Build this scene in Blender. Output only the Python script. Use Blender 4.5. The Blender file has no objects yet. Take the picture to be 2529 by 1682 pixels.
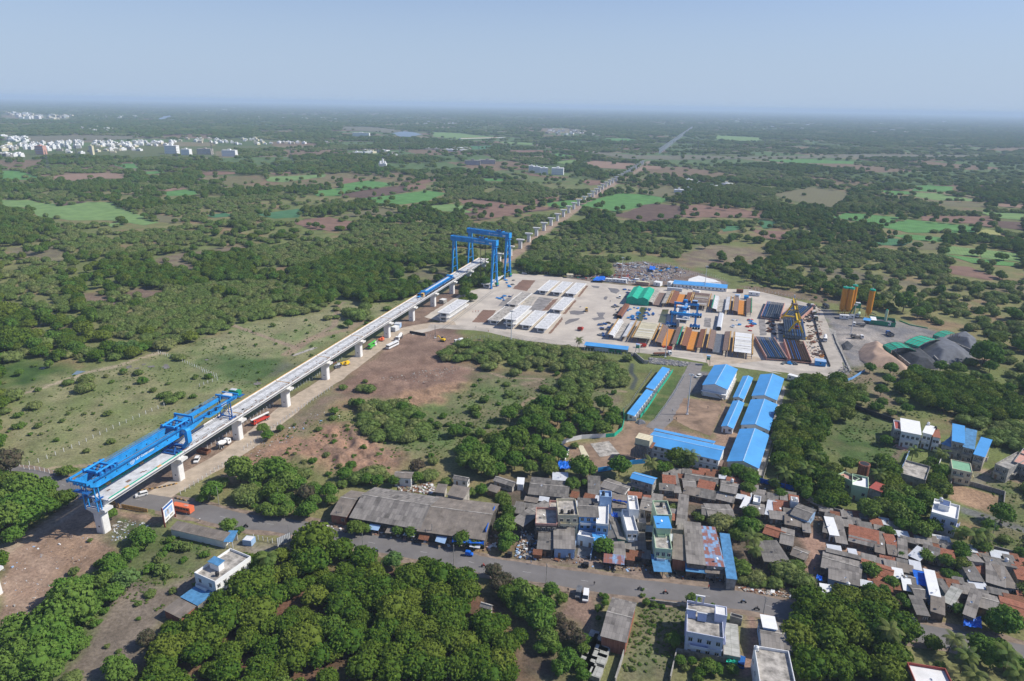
import bpy,math,random
import numpy as np
from mathutils import Vector,Matrix
SC=bpy.context.scene
C=SC.collection
R=math.radians
# camera (drone, 150 m up)
FPX,HOR,ROLL,HC=1690.0,258.0,R(1.0),150.0
PW,PH=2529.0,1682.0
PIT=math.atan((PH/2-HOR)/FPX)
cr,sr,cp,sp=math.cos(ROLL),math.sin(ROLL),math.cos(PIT),math.sin(PIT)
r0=Vector((1,0,0));u0=Vector((0,sp,cp));f0=Vector((0,cp,-sp))
rx=r0*cr+u0*sr;ux=u0*cr-r0*sr
cam=bpy.data.cameras.new('camera');co=bpy.data.objects.new('camera',cam);C.objects.link(co)
cam.sensor_width=36;cam.lens=FPX/PW*36;cam.clip_start=1;cam.clip_end=90000
M3=Matrix((rx,ux,-f0)).transposed().to_4x4();M3.translation=Vector((0,0,HC));co.matrix_world=M3
SC.camera=co
# sky, sun, exposure
SUN_EL,SUN_AZ=R(43),R(2)
W=bpy.data.worlds.new('World');SC.world=W;W.use_nodes=True
nt=W.node_tree;bg=nt.nodes['Background']
sky=nt.nodes.new('ShaderNodeTexSky');sky.sky_type='NISHITA';sky.sun_disc=False
sky.sun_elevation=SUN_EL;sky.sun_rotation=R(90)-SUN_AZ
sky.air_density=1.0;sky.dust_density=0.6;sky.ozone_density=2.0;sky.altitude=150
wtc=nt.nodes.new('ShaderNodeTexCoord');wsp=nt.nodes.new('ShaderNodeSeparateXYZ');nt.links.new(wtc.outputs['Generated'],wsp.inputs[0])
wmr=nt.nodes.new('ShaderNodeMapRange');wmr.interpolation_type='SMOOTHERSTEP';nt.links.new(wsp.outputs[2],wmr.inputs[0])
wmr.inputs[1].default_value=-.02;wmr.inputs[2].default_value=.30;wmr.inputs[3].default_value=.92;wmr.inputs[4].default_value=0
wtn=nt.nodes.new('ShaderNodeMix');wtn.data_type='RGBA';wtn.blend_type='MULTIPLY';wtn.inputs[0].default_value=1
nt.links.new(sky.outputs[0],wtn.inputs[6]);wtn.inputs[7].default_value=(.86,.92,1.2,1)
wmx=nt.nodes.new('ShaderNodeMix');wmx.data_type='RGBA';nt.links.new(wmr.outputs[0],wmx.inputs[0]);nt.links.new(wtn.outputs[2],wmx.inputs[6])
wmx.inputs[7].default_value=(4.3,5.5,7.2,1)
nt.links.new(wmx.outputs[2],bg.inputs[0]);bg.inputs[1].default_value=0.095
sl=bpy.data.lights.new('sun','SUN');sl.energy=4.9;sl.angle=R(0.6);sl.color=(1,0.95,0.86)
so=bpy.data.objects.new('sun',sl);C.objects.link(so)
sd=Vector((math.cos(SUN_EL)*math.cos(SUN_AZ),math.cos(SUN_EL)*math.sin(SUN_AZ),math.sin(SUN_EL)))
so.rotation_euler=sd.to_track_quat('Z','Y').to_euler();so.location=(0,0,600)
SC.view_settings.view_transform='Standard';SC.view_settings.look='None'
SC.view_settings.exposure=0.12;SC.view_settings.gamma=1.0
SC.cycles.max_bounces=5;SC.cycles.diffuse_bounces=3;SC.cycles.glossy_bounces=1
SC.cycles.transmission_bounces=1;SC.cycles.volume_bounces=2;SC.cycles.transparent_max_bounces=4
# survey: photo measurements -> metres on the ground
FR=dict(O=(0,0,.9324),A=(0,900,3.364),B=(600,1100,3.364),C=(1200,1100,3.364),D=(1829,1000,3.364),
E=(1000,530,3.364),F=(1400,620,5.895),G=(1700,640,5.895),H=(1900,640,3.733),I=(0,1216,3.364),
J=(600,1216,3.364),K=(1200,1350,4.716),L=(1629,1350,4.716),N=(2029,1350,4.716),P=(0,230,2.797),
Q=(843,230,2.797),S=(1450,850,3.92),T=(1050,440,3.92),U=(900,600,7.84),V=(700,750,7.84),
X=(380,930,7.84),Y=(1560,700,11.79),a=(0,560,3.681),b=(500,560,3.681),c=(600,880,3.681),
d=(1050,840,3.681),e=(1889,900,2.103),Z=(1686,230,2.797),aa=(150,1060,3.846),bb=(1100,550,6.735))
def full(fr,x,y):
 f=FR[fr];return f[0]+x/f[2],f[1]+y/f[2]
def g(fr,x,y,z=0.0):
 x,y=full(fr,x,y);u=x-PW/2;v=PH/2-y
 d=f0*FPX+rx*u+ux*v
 t=(z-HC)/d.z
 return Vector((d.x*t,d.y*t,z))
def gp(fr,pts,z=0.0):return[g(fr,x,y,z)for x,y in pts]
def px(p):
 d=Vector(p)-Vector((0,0,HC));k=d.dot(f0)
 return PW/2+d.dot(rx)/k*FPX,PH/2-d.dot(ux)/k*FPX
 # materials
MATS={}
def mat(name,col,rough=.8,metal=0.0,var=.12,scale=.6,col2=None,kind=None,bump=0.0,spec=.3,p=None,alpha=1):
 if name in MATS:return MATS[name]
 m=bpy.data.materials.new(name);m.use_nodes=True;t=m.node_tree;N=t.nodes;L=t.links
 b=N['Principled BSDF'];b.inputs['Roughness'].default_value=rough;b.inputs['Metallic'].default_value=metal
 b.inputs['Specular IOR Level'].default_value=spec
 c2=col2 or tuple(min(1,x*(1-var*2.2))for x in col)
 tc=N.new('ShaderNodeTexCoord');mp=N.new('ShaderNodeMapping');L.new(tc.outputs['Object'],mp.inputs[0])
 nz=N.new('ShaderNodeTexNoise');nz.inputs['Scale'].default_value=scale;nz.inputs['Detail'].default_value=6
 nz.inputs['Roughness'].default_value=.65
 L.new(mp.outputs[0],nz.inputs[0])
 rp=N.new('ShaderNodeMapRange');rp.inputs[1].default_value=.35;rp.inputs[2].default_value=.68
 L.new(nz.outputs[0],rp.inputs[0])
 mx=N.new('ShaderNodeMix');mx.data_type='RGBA'
 L.new(rp.outputs[0],mx.inputs[0]);mx.inputs[6].default_value=(*col,1);mx.inputs[7].default_value=(*c2,1)
 out=mx.outputs[2]
 if kind in('sheet','rust','tile','slab'):
  w,h,ms,c3,amt=p
  br=N.new('ShaderNodeTexBrick');L.new(mp.outputs[0],br.inputs[0])
  br.inputs['Scale'].default_value=1;br.inputs['Brick Width'].default_value=w;br.inputs['Row Height'].default_value=h
  br.inputs['Mortar Size'].default_value=ms;br.inputs['Mortar Smooth'].default_value=.2;br.offset=0 if kind!='tile' else .5
  br.inputs['Color1'].default_value=(1,1,1,1);br.inputs['Color2'].default_value=(0,0,0,1);br.inputs['Mortar'].default_value=(.5,.5,.5,1)
  br.inputs['Bias'].default_value=0
  m2=N.new('ShaderNodeMix');m2.data_type='RGBA';mt=N.new('ShaderNodeMath');mt.operation='MULTIPLY'
  mt.inputs[1].default_value=amt
  if kind=='rust':
   n2=N.new('ShaderNodeTexNoise');n2.inputs['Scale'].default_value=.35;n2.inputs['Detail'].default_value=5;L.new(mp.outputs[0],n2.inputs[0])
   ad=N.new('ShaderNodeMath');ad.operation='MULTIPLY_ADD';L.new(br.outputs[0],ad.inputs[0]);ad.inputs[1].default_value=.45;L.new(n2.outputs[0],ad.inputs[2])
   r2=N.new('ShaderNodeMapRange');r2.inputs[1].default_value=.62;r2.inputs[2].default_value=.8;L.new(ad.outputs[0],r2.inputs[0]);L.new(r2.outputs[0],mt.inputs[0])
  else:L.new(br.outputs[0],mt.inputs[0])
  L.new(mt.outputs[0],m2.inputs[0]);L.new(out,m2.inputs[6]);m2.inputs[7].default_value=(*c3,1)
  m3=N.new('ShaderNodeMix');m3.data_type='RGBA';L.new(br.outputs[1],m3.inputs[0]);L.new(m2.outputs[2],m3.inputs[6])
  m3.inputs[7].default_value=(*[x*.45 for x in col],1);out=m3.outputs[2]
  if kind in('sheet','rust'):
   wv=N.new('ShaderNodeTexWave');wv.inputs['Scale'].default_value=2.2;L.new(mp.outputs[0],wv.inputs[0])
   bp=N.new('ShaderNodeBump');bp.inputs['Strength'].default_value=.35;bp.inputs['Distance'].default_value=.06
   L.new(wv.outputs[0],bp.inputs['Height']);L.new(bp.outputs[0],b.inputs['Normal'])
 if kind=='rib':
  wv=N.new('ShaderNodeTexWave');wv.inputs['Scale'].default_value=p or .9;wv.wave_profile='SAW';L.new(mp.outputs[0],wv.inputs[0])
  bp=N.new('ShaderNodeBump');bp.inputs['Strength'].default_value=.3;bp.inputs['Distance'].default_value=.05
  L.new(wv.outputs[0],bp.inputs['Height']);L.new(bp.outputs[0],b.inputs['Normal'])
 elif bump and kind is None:
  bp=N.new('ShaderNodeBump');bp.inputs['Strength'].default_value=1;bp.inputs['Distance'].default_value=bump
  L.new(nz.outputs[0],bp.inputs['Height']);L.new(bp.outputs[0],b.inputs['Normal'])
 L.new(out,b.inputs['Base Color'])
 MATS[name]=m
 return m
mat('white',(.78,.78,.76),.7,var=.05);mat('concrete',(.76,.75,.72),.85,var=.10,scale=.25,bump=.01)
mat('deck',(.68,.68,.67),.85,var=.18,scale=.35,bump=.01);mat('old_concrete',(.42,.40,.36),.9,var=.3,scale=.5)
mat('grime',(.52,.48,.42),.9,var=.32,scale=.45);mat('blue',(.025,.32,.76),.45,var=.16,scale=.35);mat('deepblue',(.02,.12,.38),.5,var=.1)
mat('blue_roof',(.085,.35,.72),.5,var=.09,scale=.12,kind='rib');mat('blue_old',(.10,.29,.52),.6,var=.2,kind='rib')
mat('paleblue',(.32,.47,.68),.7,var=.08);mat('skyblue',(.19,.42,.78),.7,var=.06);mat('lilac',(.55,.58,.70),.8,var=.06)
mat('cream',(.66,.60,.42),.8,var=.1);mat('mint',(.48,.62,.42),.8,var=.08);mat('greenroof',(.22,.44,.27),.7,var=.1)
mat('yellow',(.85,.55,.02),.5,var=.06);mat('orange',(.62,.25,.04),.7,var=.14,scale=.8);mat('ochre',(.68,.40,.13),.7,var=.18,scale=1.2)
mat('red',(.52,.05,.03),.5);mat('redroof',(.36,.08,.06),.7,var=.1);mat('green',(.02,.28,.14),.6,var=.1);mat('lime',(.10,.52,.07),.5)
mat('net',(.015,.44,.28),.8,var=.16,scale=.9,bump=.05);mat('dark',(.03,.03,.035),.6);mat('glass',(.03,.04,.05),.12,spec=.5)
mat('steel',(.20,.21,.22),.5,metal=.3,var=.2);mat('rust',(.26,.11,.06),.85,var=.25,scale=2);mat('brownsteel',(.23,.155,.12),.7,var=.15)
mat('tyre',(.02,.02,.02),.9);mat('wood',(.30,.20,.13),.9,var=.2);mat('trunk',(.16,.12,.085),.95,var=.2,scale=3)
mat('tank',(.74,.66,.46),.6,var=.05);mat('tarp',(.01,.16,.72),.45,var=.2,scale=1,bump=.1);mat('brick',(.34,.13,.08),.9,var=.2,kind='tile',p=(.5,.25,.03,(.42,.19,.12),.6))
mat('clay',(.40,.15,.085),.9,var=.3,scale=.8,kind='tile',p=(.6,.4,.06,(.45,.2,.13),.6))
mat('asb',(.215,.195,.175),.92,var=.28,scale=.25,kind='sheet',p=(1.05,2.4,.02,(.35,.32,.285),.65))
mat('asb_dark',(.15,.14,.128),.92,var=.3,scale=.45,kind='sheet',p=(1.05,2.2,.02,(.25,.23,.205),.65))
mat('asb_brown',(.30,.255,.21),.92,var=.28,scale=.3,kind='sheet',p=(1.0,2.6,.02,(.19,.165,.14),.65))
mat('rustblue',(.25,.40,.60),.7,var=.1,kind='rust',p=(1.0,2.0,.03,(.28,.10,.06),.95))
mat('tin',(.62,.64,.66),.5,var=.08,kind='rib');mat('slab',(.40,.40,.35),.9,var=.2,kind='slab',p=(2.2,1.6,.05,(.5,.49,.45),.5))
mat('rebar',(.055,.09,.15),.7,var=.3,scale=1.5);mat('rebar_brown',(.10,.055,.035),.85,var=.3,scale=1.5)
mat('sand',(.47,.33,.24),.95,var=.12,scale=.3,bump=.15);mat('gravel',(.155,.165,.185),.95,var=.18,scale=.25,bump=.15)
mat('gravel_dark',(.075,.08,.088),.95,var=.25,scale=.3,bump=.15);mat('darkwall',(.13,.115,.10),.9,var=.4,scale=.5);mat('mudwall',(.24,.19,.15),.9,var=.35,scale=.5);mat('court',(.36,.245,.165),.95,var=.28,scale=.12,bump=.05);mat('earth',(.40,.24,.155),.97,var=.25,scale=.25,bump=.3)
mat('earthgrey',(.27,.19,.145),.97,var=.25,scale=.25,bump=.3);mat('algae',(.10,.105,.03),.3,var=.2);mat('skin',(.22,.12,.08),.7)
mat('magenta',(.6,.05,.15),.6);mat('salmon',(.60,.33,.26),.7);mat('container',(.50,.32,.24),.7,var=.15);mat('solar',(.10,.14,.26),.15,spec=.6)
# mesh builder
class MB:
 def __init__(s):s.v=[];s.f=[];s.m=[];s.names=[]
 def mi(s,m):
  if m is None:return 0
  if m not in s.names:s.names.append(m)
  return s.names.index(m)
 def add(s,vs,fs,m=None):
  n=len(s.v);s.v+=[tuple(v)for v in vs];s.f+=[tuple(n+i for i in f)for f in fs];s.m+=[s.mi(m)]*len(fs);return s
 def box(s,x0,x1,y0,y1,z0,z1,m=None,rot=0,tilt=None):
  cx,cy=(x0+x1)/2,(y0+y1)/2;vs=[]
  for z in(z0,z1):
   for x,y in((x0,y0),(x1,y0),(x1,y1),(x0,y1)):
    dx,dy=x-cx,y-cy
    vs.append((cx+dx*math.cos(rot)-dy*math.sin(rot),cy+dx*math.sin(rot)+dy*math.cos(rot),z))
  return s.add(vs,[(3,2,1,0),(4,5,6,7),(0,1,5,4),(1,2,6,5),(2,3,7,6),(3,0,4,7)],m)
 def prism(s,poly,z0,z1,m=None):
  n=len(poly);vs=[(p[0],p[1],z0)for p in poly]+[(p[0],p[1],z1)for p in poly]
  a=sum(poly[i][0]*poly[(i+1)%n][1]-poly[(i+1)%n][0]*poly[i][1]for i in range(n))
  fs=[tuple(range(n))[::-1],tuple(range(n,2*n))]+[(i,(i+1)%n,n+(i+1)%n,n+i)for i in range(n)]
  if a<0:fs=[f[::-1]for f in fs]
  return s.add(vs,fs,m)
 def loft(s,secs,m=None,caps=True):
  n=len(secs[0]);vs=[v for q in secs for v in q];fs=[]
  for k in range(len(secs)-1):
   fs+=[(k*n+i,k*n+(i+1)%n,(k+1)*n+(i+1)%n,(k+1)*n+i)for i in range(n)]
  if caps:fs+=[tuple(range(n))[::-1],tuple(range((len(secs)-1)*n,len(secs)*n))]
  return s.add(vs,fs,m)
 def tube(s,a,b,r,m=None,n=6,r2=None):
  a,b=Vector(a),Vector(b);d=(b-a)
  if d.length<1e-6:return s
  q=d.to_track_quat('Z','Y');r2=r if r2 is None else r2
  s1=[a+q@Vector((r*math.cos(t),r*math.sin(t),0))for t in(2*math.pi*i/n for i in range(n))]
  s2=[b+q@Vector((r2*math.cos(t),r2*math.sin(t),0))for t in(2*math.pi*i/n for i in range(n))]
  return s.loft([s1,s2],m)
 def beam(s,a,b,w,h,m=None):
  a,b=Vector(a),Vector(b);d=(b-a).normalized();up=Vector((0,0,1))
  if abs(d.z)>.95:up=Vector((1,0,0))
  x=d.cross(up).normalized();y=x.cross(d).normalized()
  q=[x*(i*w/2)+y*(j*h/2)for i,j in((-1,-1),(1,-1),(1,1),(-1,1))]
  return s.loft([[a+k for k in q],[b+k for k in q]],m)
 def cyl(s,x,y,z0,z1,r,m=None,n=16,r2=None):return s.tube((x,y,z0),(x,y,z1),r,m,n,r2)
 def sheet(s,pts,th,m=None):
  n=len(pts);pts=[Vector(p)for p in pts];lo=[p-Vector((0,0,th))for p in pts]
  return s.add(pts+lo,[tuple(range(n)),tuple(range(n,2*n))[::-1]]+[((i+1)%n,i,n+i,n+(i+1)%n)for i in range(n)],m)
 def mesh(s,name,default='white'):
  me=bpy.data.meshes.new(name);me.from_pydata(s.v,[],s.f)
  if not s.names:s.names=[default]
  for nm in s.names:me.materials.append(MATS[nm])
  me.polygons.foreach_set('material_index',s.m);me.update();return me
def tag(o,label=None,cat=None,group=None,kind=None):
 if label:o['label']=label
 if cat:o['category']=cat
 if group:o['group']=group
 if kind:o['kind']=kind
 return o
def thing(name,label,cat,loc=(0,0,0),rz=0.0,group=None,scale=1):
 o=bpy.data.objects.new(name,None);C.objects.link(o);o.location=loc;o.rotation_euler=(0,0,rz)
 o.empty_display_size=.1
 if scale!=1:o.scale=(scale,)*3
 return tag(o,label,cat,group)
def part(name,mb,parent=None,label=None,default='white',smooth=False):
 me=mb if isinstance(mb,bpy.types.Mesh)else mb.mesh(name,default)
 if smooth:me.polygons.foreach_set('use_smooth',[True]*len(me.polygons))
 o=bpy.data.objects.new(name,me);C.objects.link(o)
 if parent:o.parent=parent
 if label:o['label']=label
 return o
def single(name,mb,label,cat,group=None,loc=(0,0,0),rz=0.0,default='white',smooth=False,scale=None):
 o=part(name,mb,None,None,default,smooth);o.location=loc;o.rotation_euler=(0,0,rz)
 if scale:o.scale=scale
 return tag(o,label,cat,group)
def struct(name,mb,default='white',smooth=False):
 o=part(name,mb,None,None,default,smooth);o['kind']='structure';return o
KIDS={}
def dup(root,loc,rz=0.0,label=None,group=None,scale=None):
 def cp(o,par):
  c=o.copy();C.objects.link(c);c.parent=par
  for k in o.children:cp(k,c)
  return c
 r=cp(root,None);r.location=loc;r.rotation_euler=(0,0,rz)
 if scale:r.scale=(scale,)*3 if isinstance(scale,(int,float))else scale
 if label:r['label']=label
 if group:r['group']=group
 return r
def ang(a,b):return math.atan2(b[1]-a[1],b[0]-a[0])
def perp(v):return Vector((-v.y,v.x,0))
# noise and polygon tests on arrays
def _h(ix,iy,seed):
 n=(ix.astype(np.int64)*374761393+iy.astype(np.int64)*668265263+seed*1442695041)&0xffffffff
 n=((n^(n>>13))*1274126177)&0xffffffff
 return((n^(n>>16))&0xffff)/65535.0
def vnoise(x,y,sc,seed=0,octs=3):
 out=np.zeros_like(x,dtype=float);amp=1;tot=0
 for k in range(octs):
  X=x/sc;Y=y/sc;ix=np.floor(X);iy=np.floor(Y);fx=X-ix;fy=Y-iy
  fx=fx*fx*(3-2*fx);fy=fy*fy*(3-2*fy)
  a=_h(ix,iy,seed+k);b=_h(ix+1,iy,seed+k);c_=_h(ix,iy+1,seed+k);d=_h(ix+1,iy+1,seed+k)
  out+=amp*((a*(1-fx)+b*fx)*(1-fy)+(c_*(1-fx)+d*fx)*fy);tot+=amp;amp*=.5;sc*=.5
 return out/tot
def poly_in(x,y,P):
 ins=np.zeros(x.shape,bool);n=len(P)
 for i in range(n):
  x1,y1=P[i][0],P[i][1];x2,y2=P[(i+1)%n][0],P[(i+1)%n][1]
  if y1==y2:continue
  c_=((y1>y)!=(y2>y))&(x<(x2-x1)*(y-y1)/(y2-y1)+x1);ins^=c_
 return ins
def poly_soft(x,y,P,soft):
 xs=[p[0]for p in P];ys=[p[1]for p in P];out=np.zeros(x.shape)
 bb=(x>min(xs)-soft)&(x<max(xs)+soft)&(y>min(ys)-soft)&(y<max(ys)+soft)
 if not bb.any():return out
 X,Y=x[bb],y[bb];ins=poly_in(X,Y,P);d=np.full(X.shape,1e9);n=len(P)
 for i in range(n):
  ax,ay=P[i][0],P[i][1];bx,by=P[(i+1)%n][0],P[(i+1)%n][1];L2=(bx-ax)**2+(by-ay)**2+1e-9
  t=np.clip(((X-ax)*(bx-ax)+(Y-ay)*(by-ay))/L2,0,1)
  d=np.minimum(d,(X-ax-t*(bx-ax))**2+(Y-ay-t*(by-ay))**2)
 d=np.sqrt(d);s=np.where(ins,d,-d);out[bb]=np.clip(.5+s/max(soft,.01)/2*1.0,0,1);return out
def pin(x,y,P):
 r=False;j=len(P)-1
 for i in range(len(P)):
  if(P[i][1]>y)!=(P[j][1]>y)and x<(P[j][0]-P[i][0])*(y-P[i][1])/(P[j][1]-P[i][1])+P[i][0]:r=not r
  j=i
 return r
 # the ground: one sheet, land cover painted as base colour
GRN,DRY,BRN=(.135,.160,.055),(.235,.20,.10),(.23,.15,.095)
DIRT,CONC,PLOW=(.36,.29,.215),(.56,.49,.41),(.135,.085,.064)
COVER=[
((.045,.085,.022),(.07,.12,.03),8,8,10,'a',[(0,1180),(330,1200),(640,1290),(640,1340),(420,1410),(190,1500),(0,1530)]),
((.225,.215,.11),(.155,.18,.07),14,8,10,'a',[(0,1540),(560,1330),(1060,1270),(1400,1140),(1700,1060),(2000,970),(2356,880),(2356,1568),(2000,1900),(500,2700),(0,2200)]),
((.235,.225,.12),(.155,.19,.075),12,8,8,'b',[(0,1040),(370,890),(640,850),(760,800),(1080,760),(1300,650),(1700,720),(1880,660),(1500,900),(900,1200),(350,1568),(0,1568)]),
((.065,.115,.035),(.085,.13,.045),10,7,8,'b',[(60,1180),(330,1170),(740,1210),(800,1280),(500,1430),(250,1420),(60,1330)]),
((.10,.10,.08),(.12,.12,.08),6,5,5,'b',[(720,1260),(800,1230),(860,1250),(700,1350),(640,1350)]),
((.16,.11,.085),(.22,.155,.115),8,3,4,'b',[(800,1568),(1160,1310),(1500,1060),(1760,870),(2240,560),(2356,480),(2356,620),(2050,900),(1830,960),(1500,1210),(950,1568)]),
((.18,.12,.09),(.25,.17,.125),9,4,5,'b',[(1200,1450),(1500,1210),(1830,960),(2050,900),(2356,930),(2356,1050),(2180,1180),(2240,1240),(2356,1280),(2356,1500),(1700,1568),(1200,1568)]),
((.18,.115,.085),(.25,.165,.12),7,4,5,'c',[(820,290),(1120,180),(1400,90),(1700,0),(2000,60),(2160,190),(1840,290),(1400,320),(1200,370),(900,330)]),
((.34,.215,.135),(.24,.155,.10),3,3,4,'c',[(1290,370),(1500,310),(1800,270),(2180,195),(2356,200),(2100,290),(1850,380),(1640,510),(1500,480),(1420,400)]),
((.33,.20,.13),(.23,.15,.105),4,5,6,'c',[(-100,900),(160,780),(330,720),(600,720),(780,600),(1000,610),(1120,730),(1280,790),(1530,880),(1500,960),(1350,1060),(900,1060),(600,980),(480,950),(60,1040),(-300,1250)]),
((.20,.15,.11),(.15,.13,.08),5,4,6,'c',[(280,680),(520,480),(800,320),(960,340),(820,450),(700,560),(520,700)]),
((.105,.15,.05),(.16,.155,.08),10,6,8,'d',[(0,640),(500,350),(900,330),(1100,420),(900,640),(900,860),(500,860),(300,1030),(0,1100),(-500,900),(-300,700)]),
((.12,.14,.06),(.17,.14,.09),8,5,8,'d',[(380,240),(900,300),(1250,330),(1800,300),(1800,620),(1450,640),(1000,480),(500,380)]),
((.28,.19,.13),(.20,.14,.10),6,3,3,'d',[(1290,1060),(1210,960),(1640,890),(1800,760),(1830,720),(2060,740),(2000,1100),(1560,1200),(1500,1150)]),
((.30,.205,.145),(.24,.165,.115),5,2,3,'S',[(950,510),(1320,580),(1220,900),(1180,910),(700,780),(600,830),(350,740),(360,860),(0,980),(0,1180),(300,1210),(480,1130),(1350,1210),(1500,830),(1380,560)]),
((.17,.165,.165),(.21,.20,.19),5,2,2,'S',[(1040,260),(1200,270),(1120,480),(980,470)]),
((.065,.11,.03),(.10,.13,.045),4,1,1,'S',[(820,290),(935,310),(830,510),(690,480)]),
((.06,.105,.028),(.11,.13,.05),4,1,1,'S',[(670,500),(795,530),(660,755),(525,715)]),
((.25,.17,.12),(.33,.235,.17),5,2,3,'I',[(0,520),(220,370),(560,120),(700,90),(1250,180),(1260,240),(960,420),(1010,530),(820,640),(460,760),(330,1050),(0,1150)]),
((.29,.195,.13),(.22,.15,.105),5,4,5,'I',[(360,770),(600,650),(980,520),(900,430),(600,280),(320,300),(300,480),(520,560),(380,660)]),
((.12,.105,.075),(.09,.12,.045),4,4,5,'I',[(930,120),(1250,180),(1400,230),(1260,380),(980,420),(900,300)]),
((.165,.135,.105),(.20,.165,.13),6,4,4,'I',[(860,900),(1150,680),(1400,780),(1620,600),(1750,760),(1360,1050),(1180,1260),(1200,1568),(420,1568),(760,1130)]),
((.11,.12,.055),(.085,.12,.04),5,5,6,'I',[(1160,520),(1400,350),(1700,400),(1850,440),(1620,620),(1430,730),(1140,680)]),
((.19,.16,.13),(.24,.21,.17),4,3,3,'I',[(1850,430),(2000,400),(2330,480),(2130,540),(2050,500)]),
((.06,.095,.028),(.085,.13,.04),4,4,5,'I',[(340,980),(700,700),(1010,540),(1280,330),(1330,360),(1180,520),(1020,660),(860,900),(740,1180),(400,1568),(0,1568),(0,1250)]),
((.15,.082,.055),(.105,.068,.042),6,5,6,'J',[(0,700),(700,620),(1100,560),(1950,700),(2250,1000),(2358,1568),(0,1568)]),
((.15,.08,.052),(.12,.07,.046),6,6,8,'J',[(-1000,1568),(-700,1150),(0,700),(600,600),(700,1568)]),
((.24,.165,.125),(.19,.135,.105),4,3,4,'K',[(860,470),(1330,520),(1290,1000),(1100,900),(820,800)]),
((.13,.14,.07),(.16,.15,.085),5,2,2,'K',[(1860,640),(2340,700),(2300,960),(2150,1568),(1520,1568),(1650,1120)]),
((.14,.10,.075),(.10,.08,.055),5,3,3,'K',[(380,1200),(500,1180),(800,1260),(900,1568),(380,1568)]),
((.28,.18,.135),(.20,.14,.11),4,2,3,'L',[(1000,780),(1200,820),(1190,1300),(1150,1568),(900,1568),(960,1280)]),
((.27,.20,.16),(.21,.16,.13),5,3,3,'C',[(240,920),(560,860),(1000,950),(1560,1080),(2080,1130),(2070,1210),(1500,1160),(1000,1060),(300,960)]),
((.135,.105,.08),(.10,.085,.06),5,4,6,'C',[(0,260),(600,240),(950,250),(1480,400),(2358,520),(2358,1220),(2060,1150),(1000,940),(260,940)]),
((.34,.215,.155),(.28,.175,.13),5,1.5,1.5,'C',[(1480,390),(1640,400),(1900,450),(2358,560),(2358,640),(2100,560),(1850,500),(1480,440)]),
((.14,.105,.08),(.10,.085,.06),5,4,6,'D',[(0,560),(300,700),(800,860),(1500,1080),(2100,1200),(2358,1270),(2358,1700),(0,1568)]),
((.36,.235,.175),(.30,.19,.14),4,1.5,1.5,'D',[(0,830),(240,900),(560,980),(640,1060),(740,1120),(1000,1180),(1230,1250),(1460,1330),(1660,1370),(1900,1440),(2358,1560),(2358,1640),(2000,1530),(1640,1400),(1300,1340),(1000,1250),(760,1190),(650,1210),(640,1420),(560,1400),(540,1250),(500,1080),(330,1000),(0,880)]),
((.16,.11,.07),(.20,.14,.095),5,2,3,'D',[(560,900),(640,900),(600,1040),(520,1050)]),
((.075,.12,.036),(.125,.14,.06),6,3,4,'D',[(880,30),(1100,90),(1290,160),(1300,330),(1400,380),(1310,590),(1100,560),(850,480),(680,330),(720,190)]),
((.34,.225,.14),(.29,.19,.12),3,.6,.6,'D',[(1750,650),(2170,770),(2110,920),(1730,780)]),
((.10,.13,.05),(.16,.15,.08),6,4,5,'D',[(1950,530),(2358,640),(2358,1280),(2060,1180),(2000,1010),(1880,920),(2190,900),(2210,760),(1930,670)]),
((.30,.24,.17),(.2,.18,.15),4,3,3,'D',[(1940,570),(2100,600),(2140,660),(1920,660)]),
((.17,.165,.165),(.24,.22,.20),7,4,5,'H',[(480,440),(640,500),(960,560),(1180,570),(1700,700),(1980,790),(1880,920),(1560,1020),(1300,1030),(900,960),(740,1040),(600,780),(540,620)]),
((.36,.32,.28),(.26,.24,.22),4,4,4,'H',[(560,640),(900,640),(1080,720),(1250,760),(900,790),(640,760)]),
((.155,.16,.07),(.19,.15,.10),9,5,7,'H',[(700,1000),(1000,1000),(1300,1060),(1180,1200),(1200,1450),(700,1340),(640,1160)]),
((.075,.12,.038),(.11,.13,.05),9,3,5,'H',[(700,1380),(1180,1480),(1250,1568),(600,1568)]),
((.20,.145,.10),(.14,.115,.07),8,4,5,'G',[(780,380),(1300,420),(2200,580),(2200,660),(1700,600),(900,460)]),
((.21,.18,.11),(.17,.13,.095),12,6,9,'Z',[(0,1110),(170,1045),(450,1070),(600,1110),(400,1210),(0,1200)]),
((.17,.15,.09),(.13,.12,.08),10,8,10,'Z',[(740,1190),(1160,1215),(1700,1330),(2358,1371),(2358,1300),(1900,1371),(1100,1300)]),
((.19,.175,.095),(.15,.13,.085),10,7,9,'a',[(20,190),(480,170),(700,280),(520,330),(100,250)]),
((.15,.105,.085),(.19,.14,.10),9,6,8,'a',[(710,600),(1000,610),(1280,560),(1560,580),(1400,670),(1000,740),(760,720)]),
((.19,.17,.10),(.16,.12,.09),9,6,9,'a',[(1350,310),(1600,240),(2200,170),(2356,200),(1800,300),(1900,420),(1700,450),(1380,370)]),
((.24,.16,.115),(.19,.13,.095),6,4,6,'a',[(200,1110),(560,930),(700,900),(720,970),(560,1040),(330,1100)]),
((.16,.155,.085),(.14,.115,.075),12,8,12,'b',[(1860,440),(1960,370),(2260,400),(2270,540),(2050,560),(1990,480)]),
]
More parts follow.
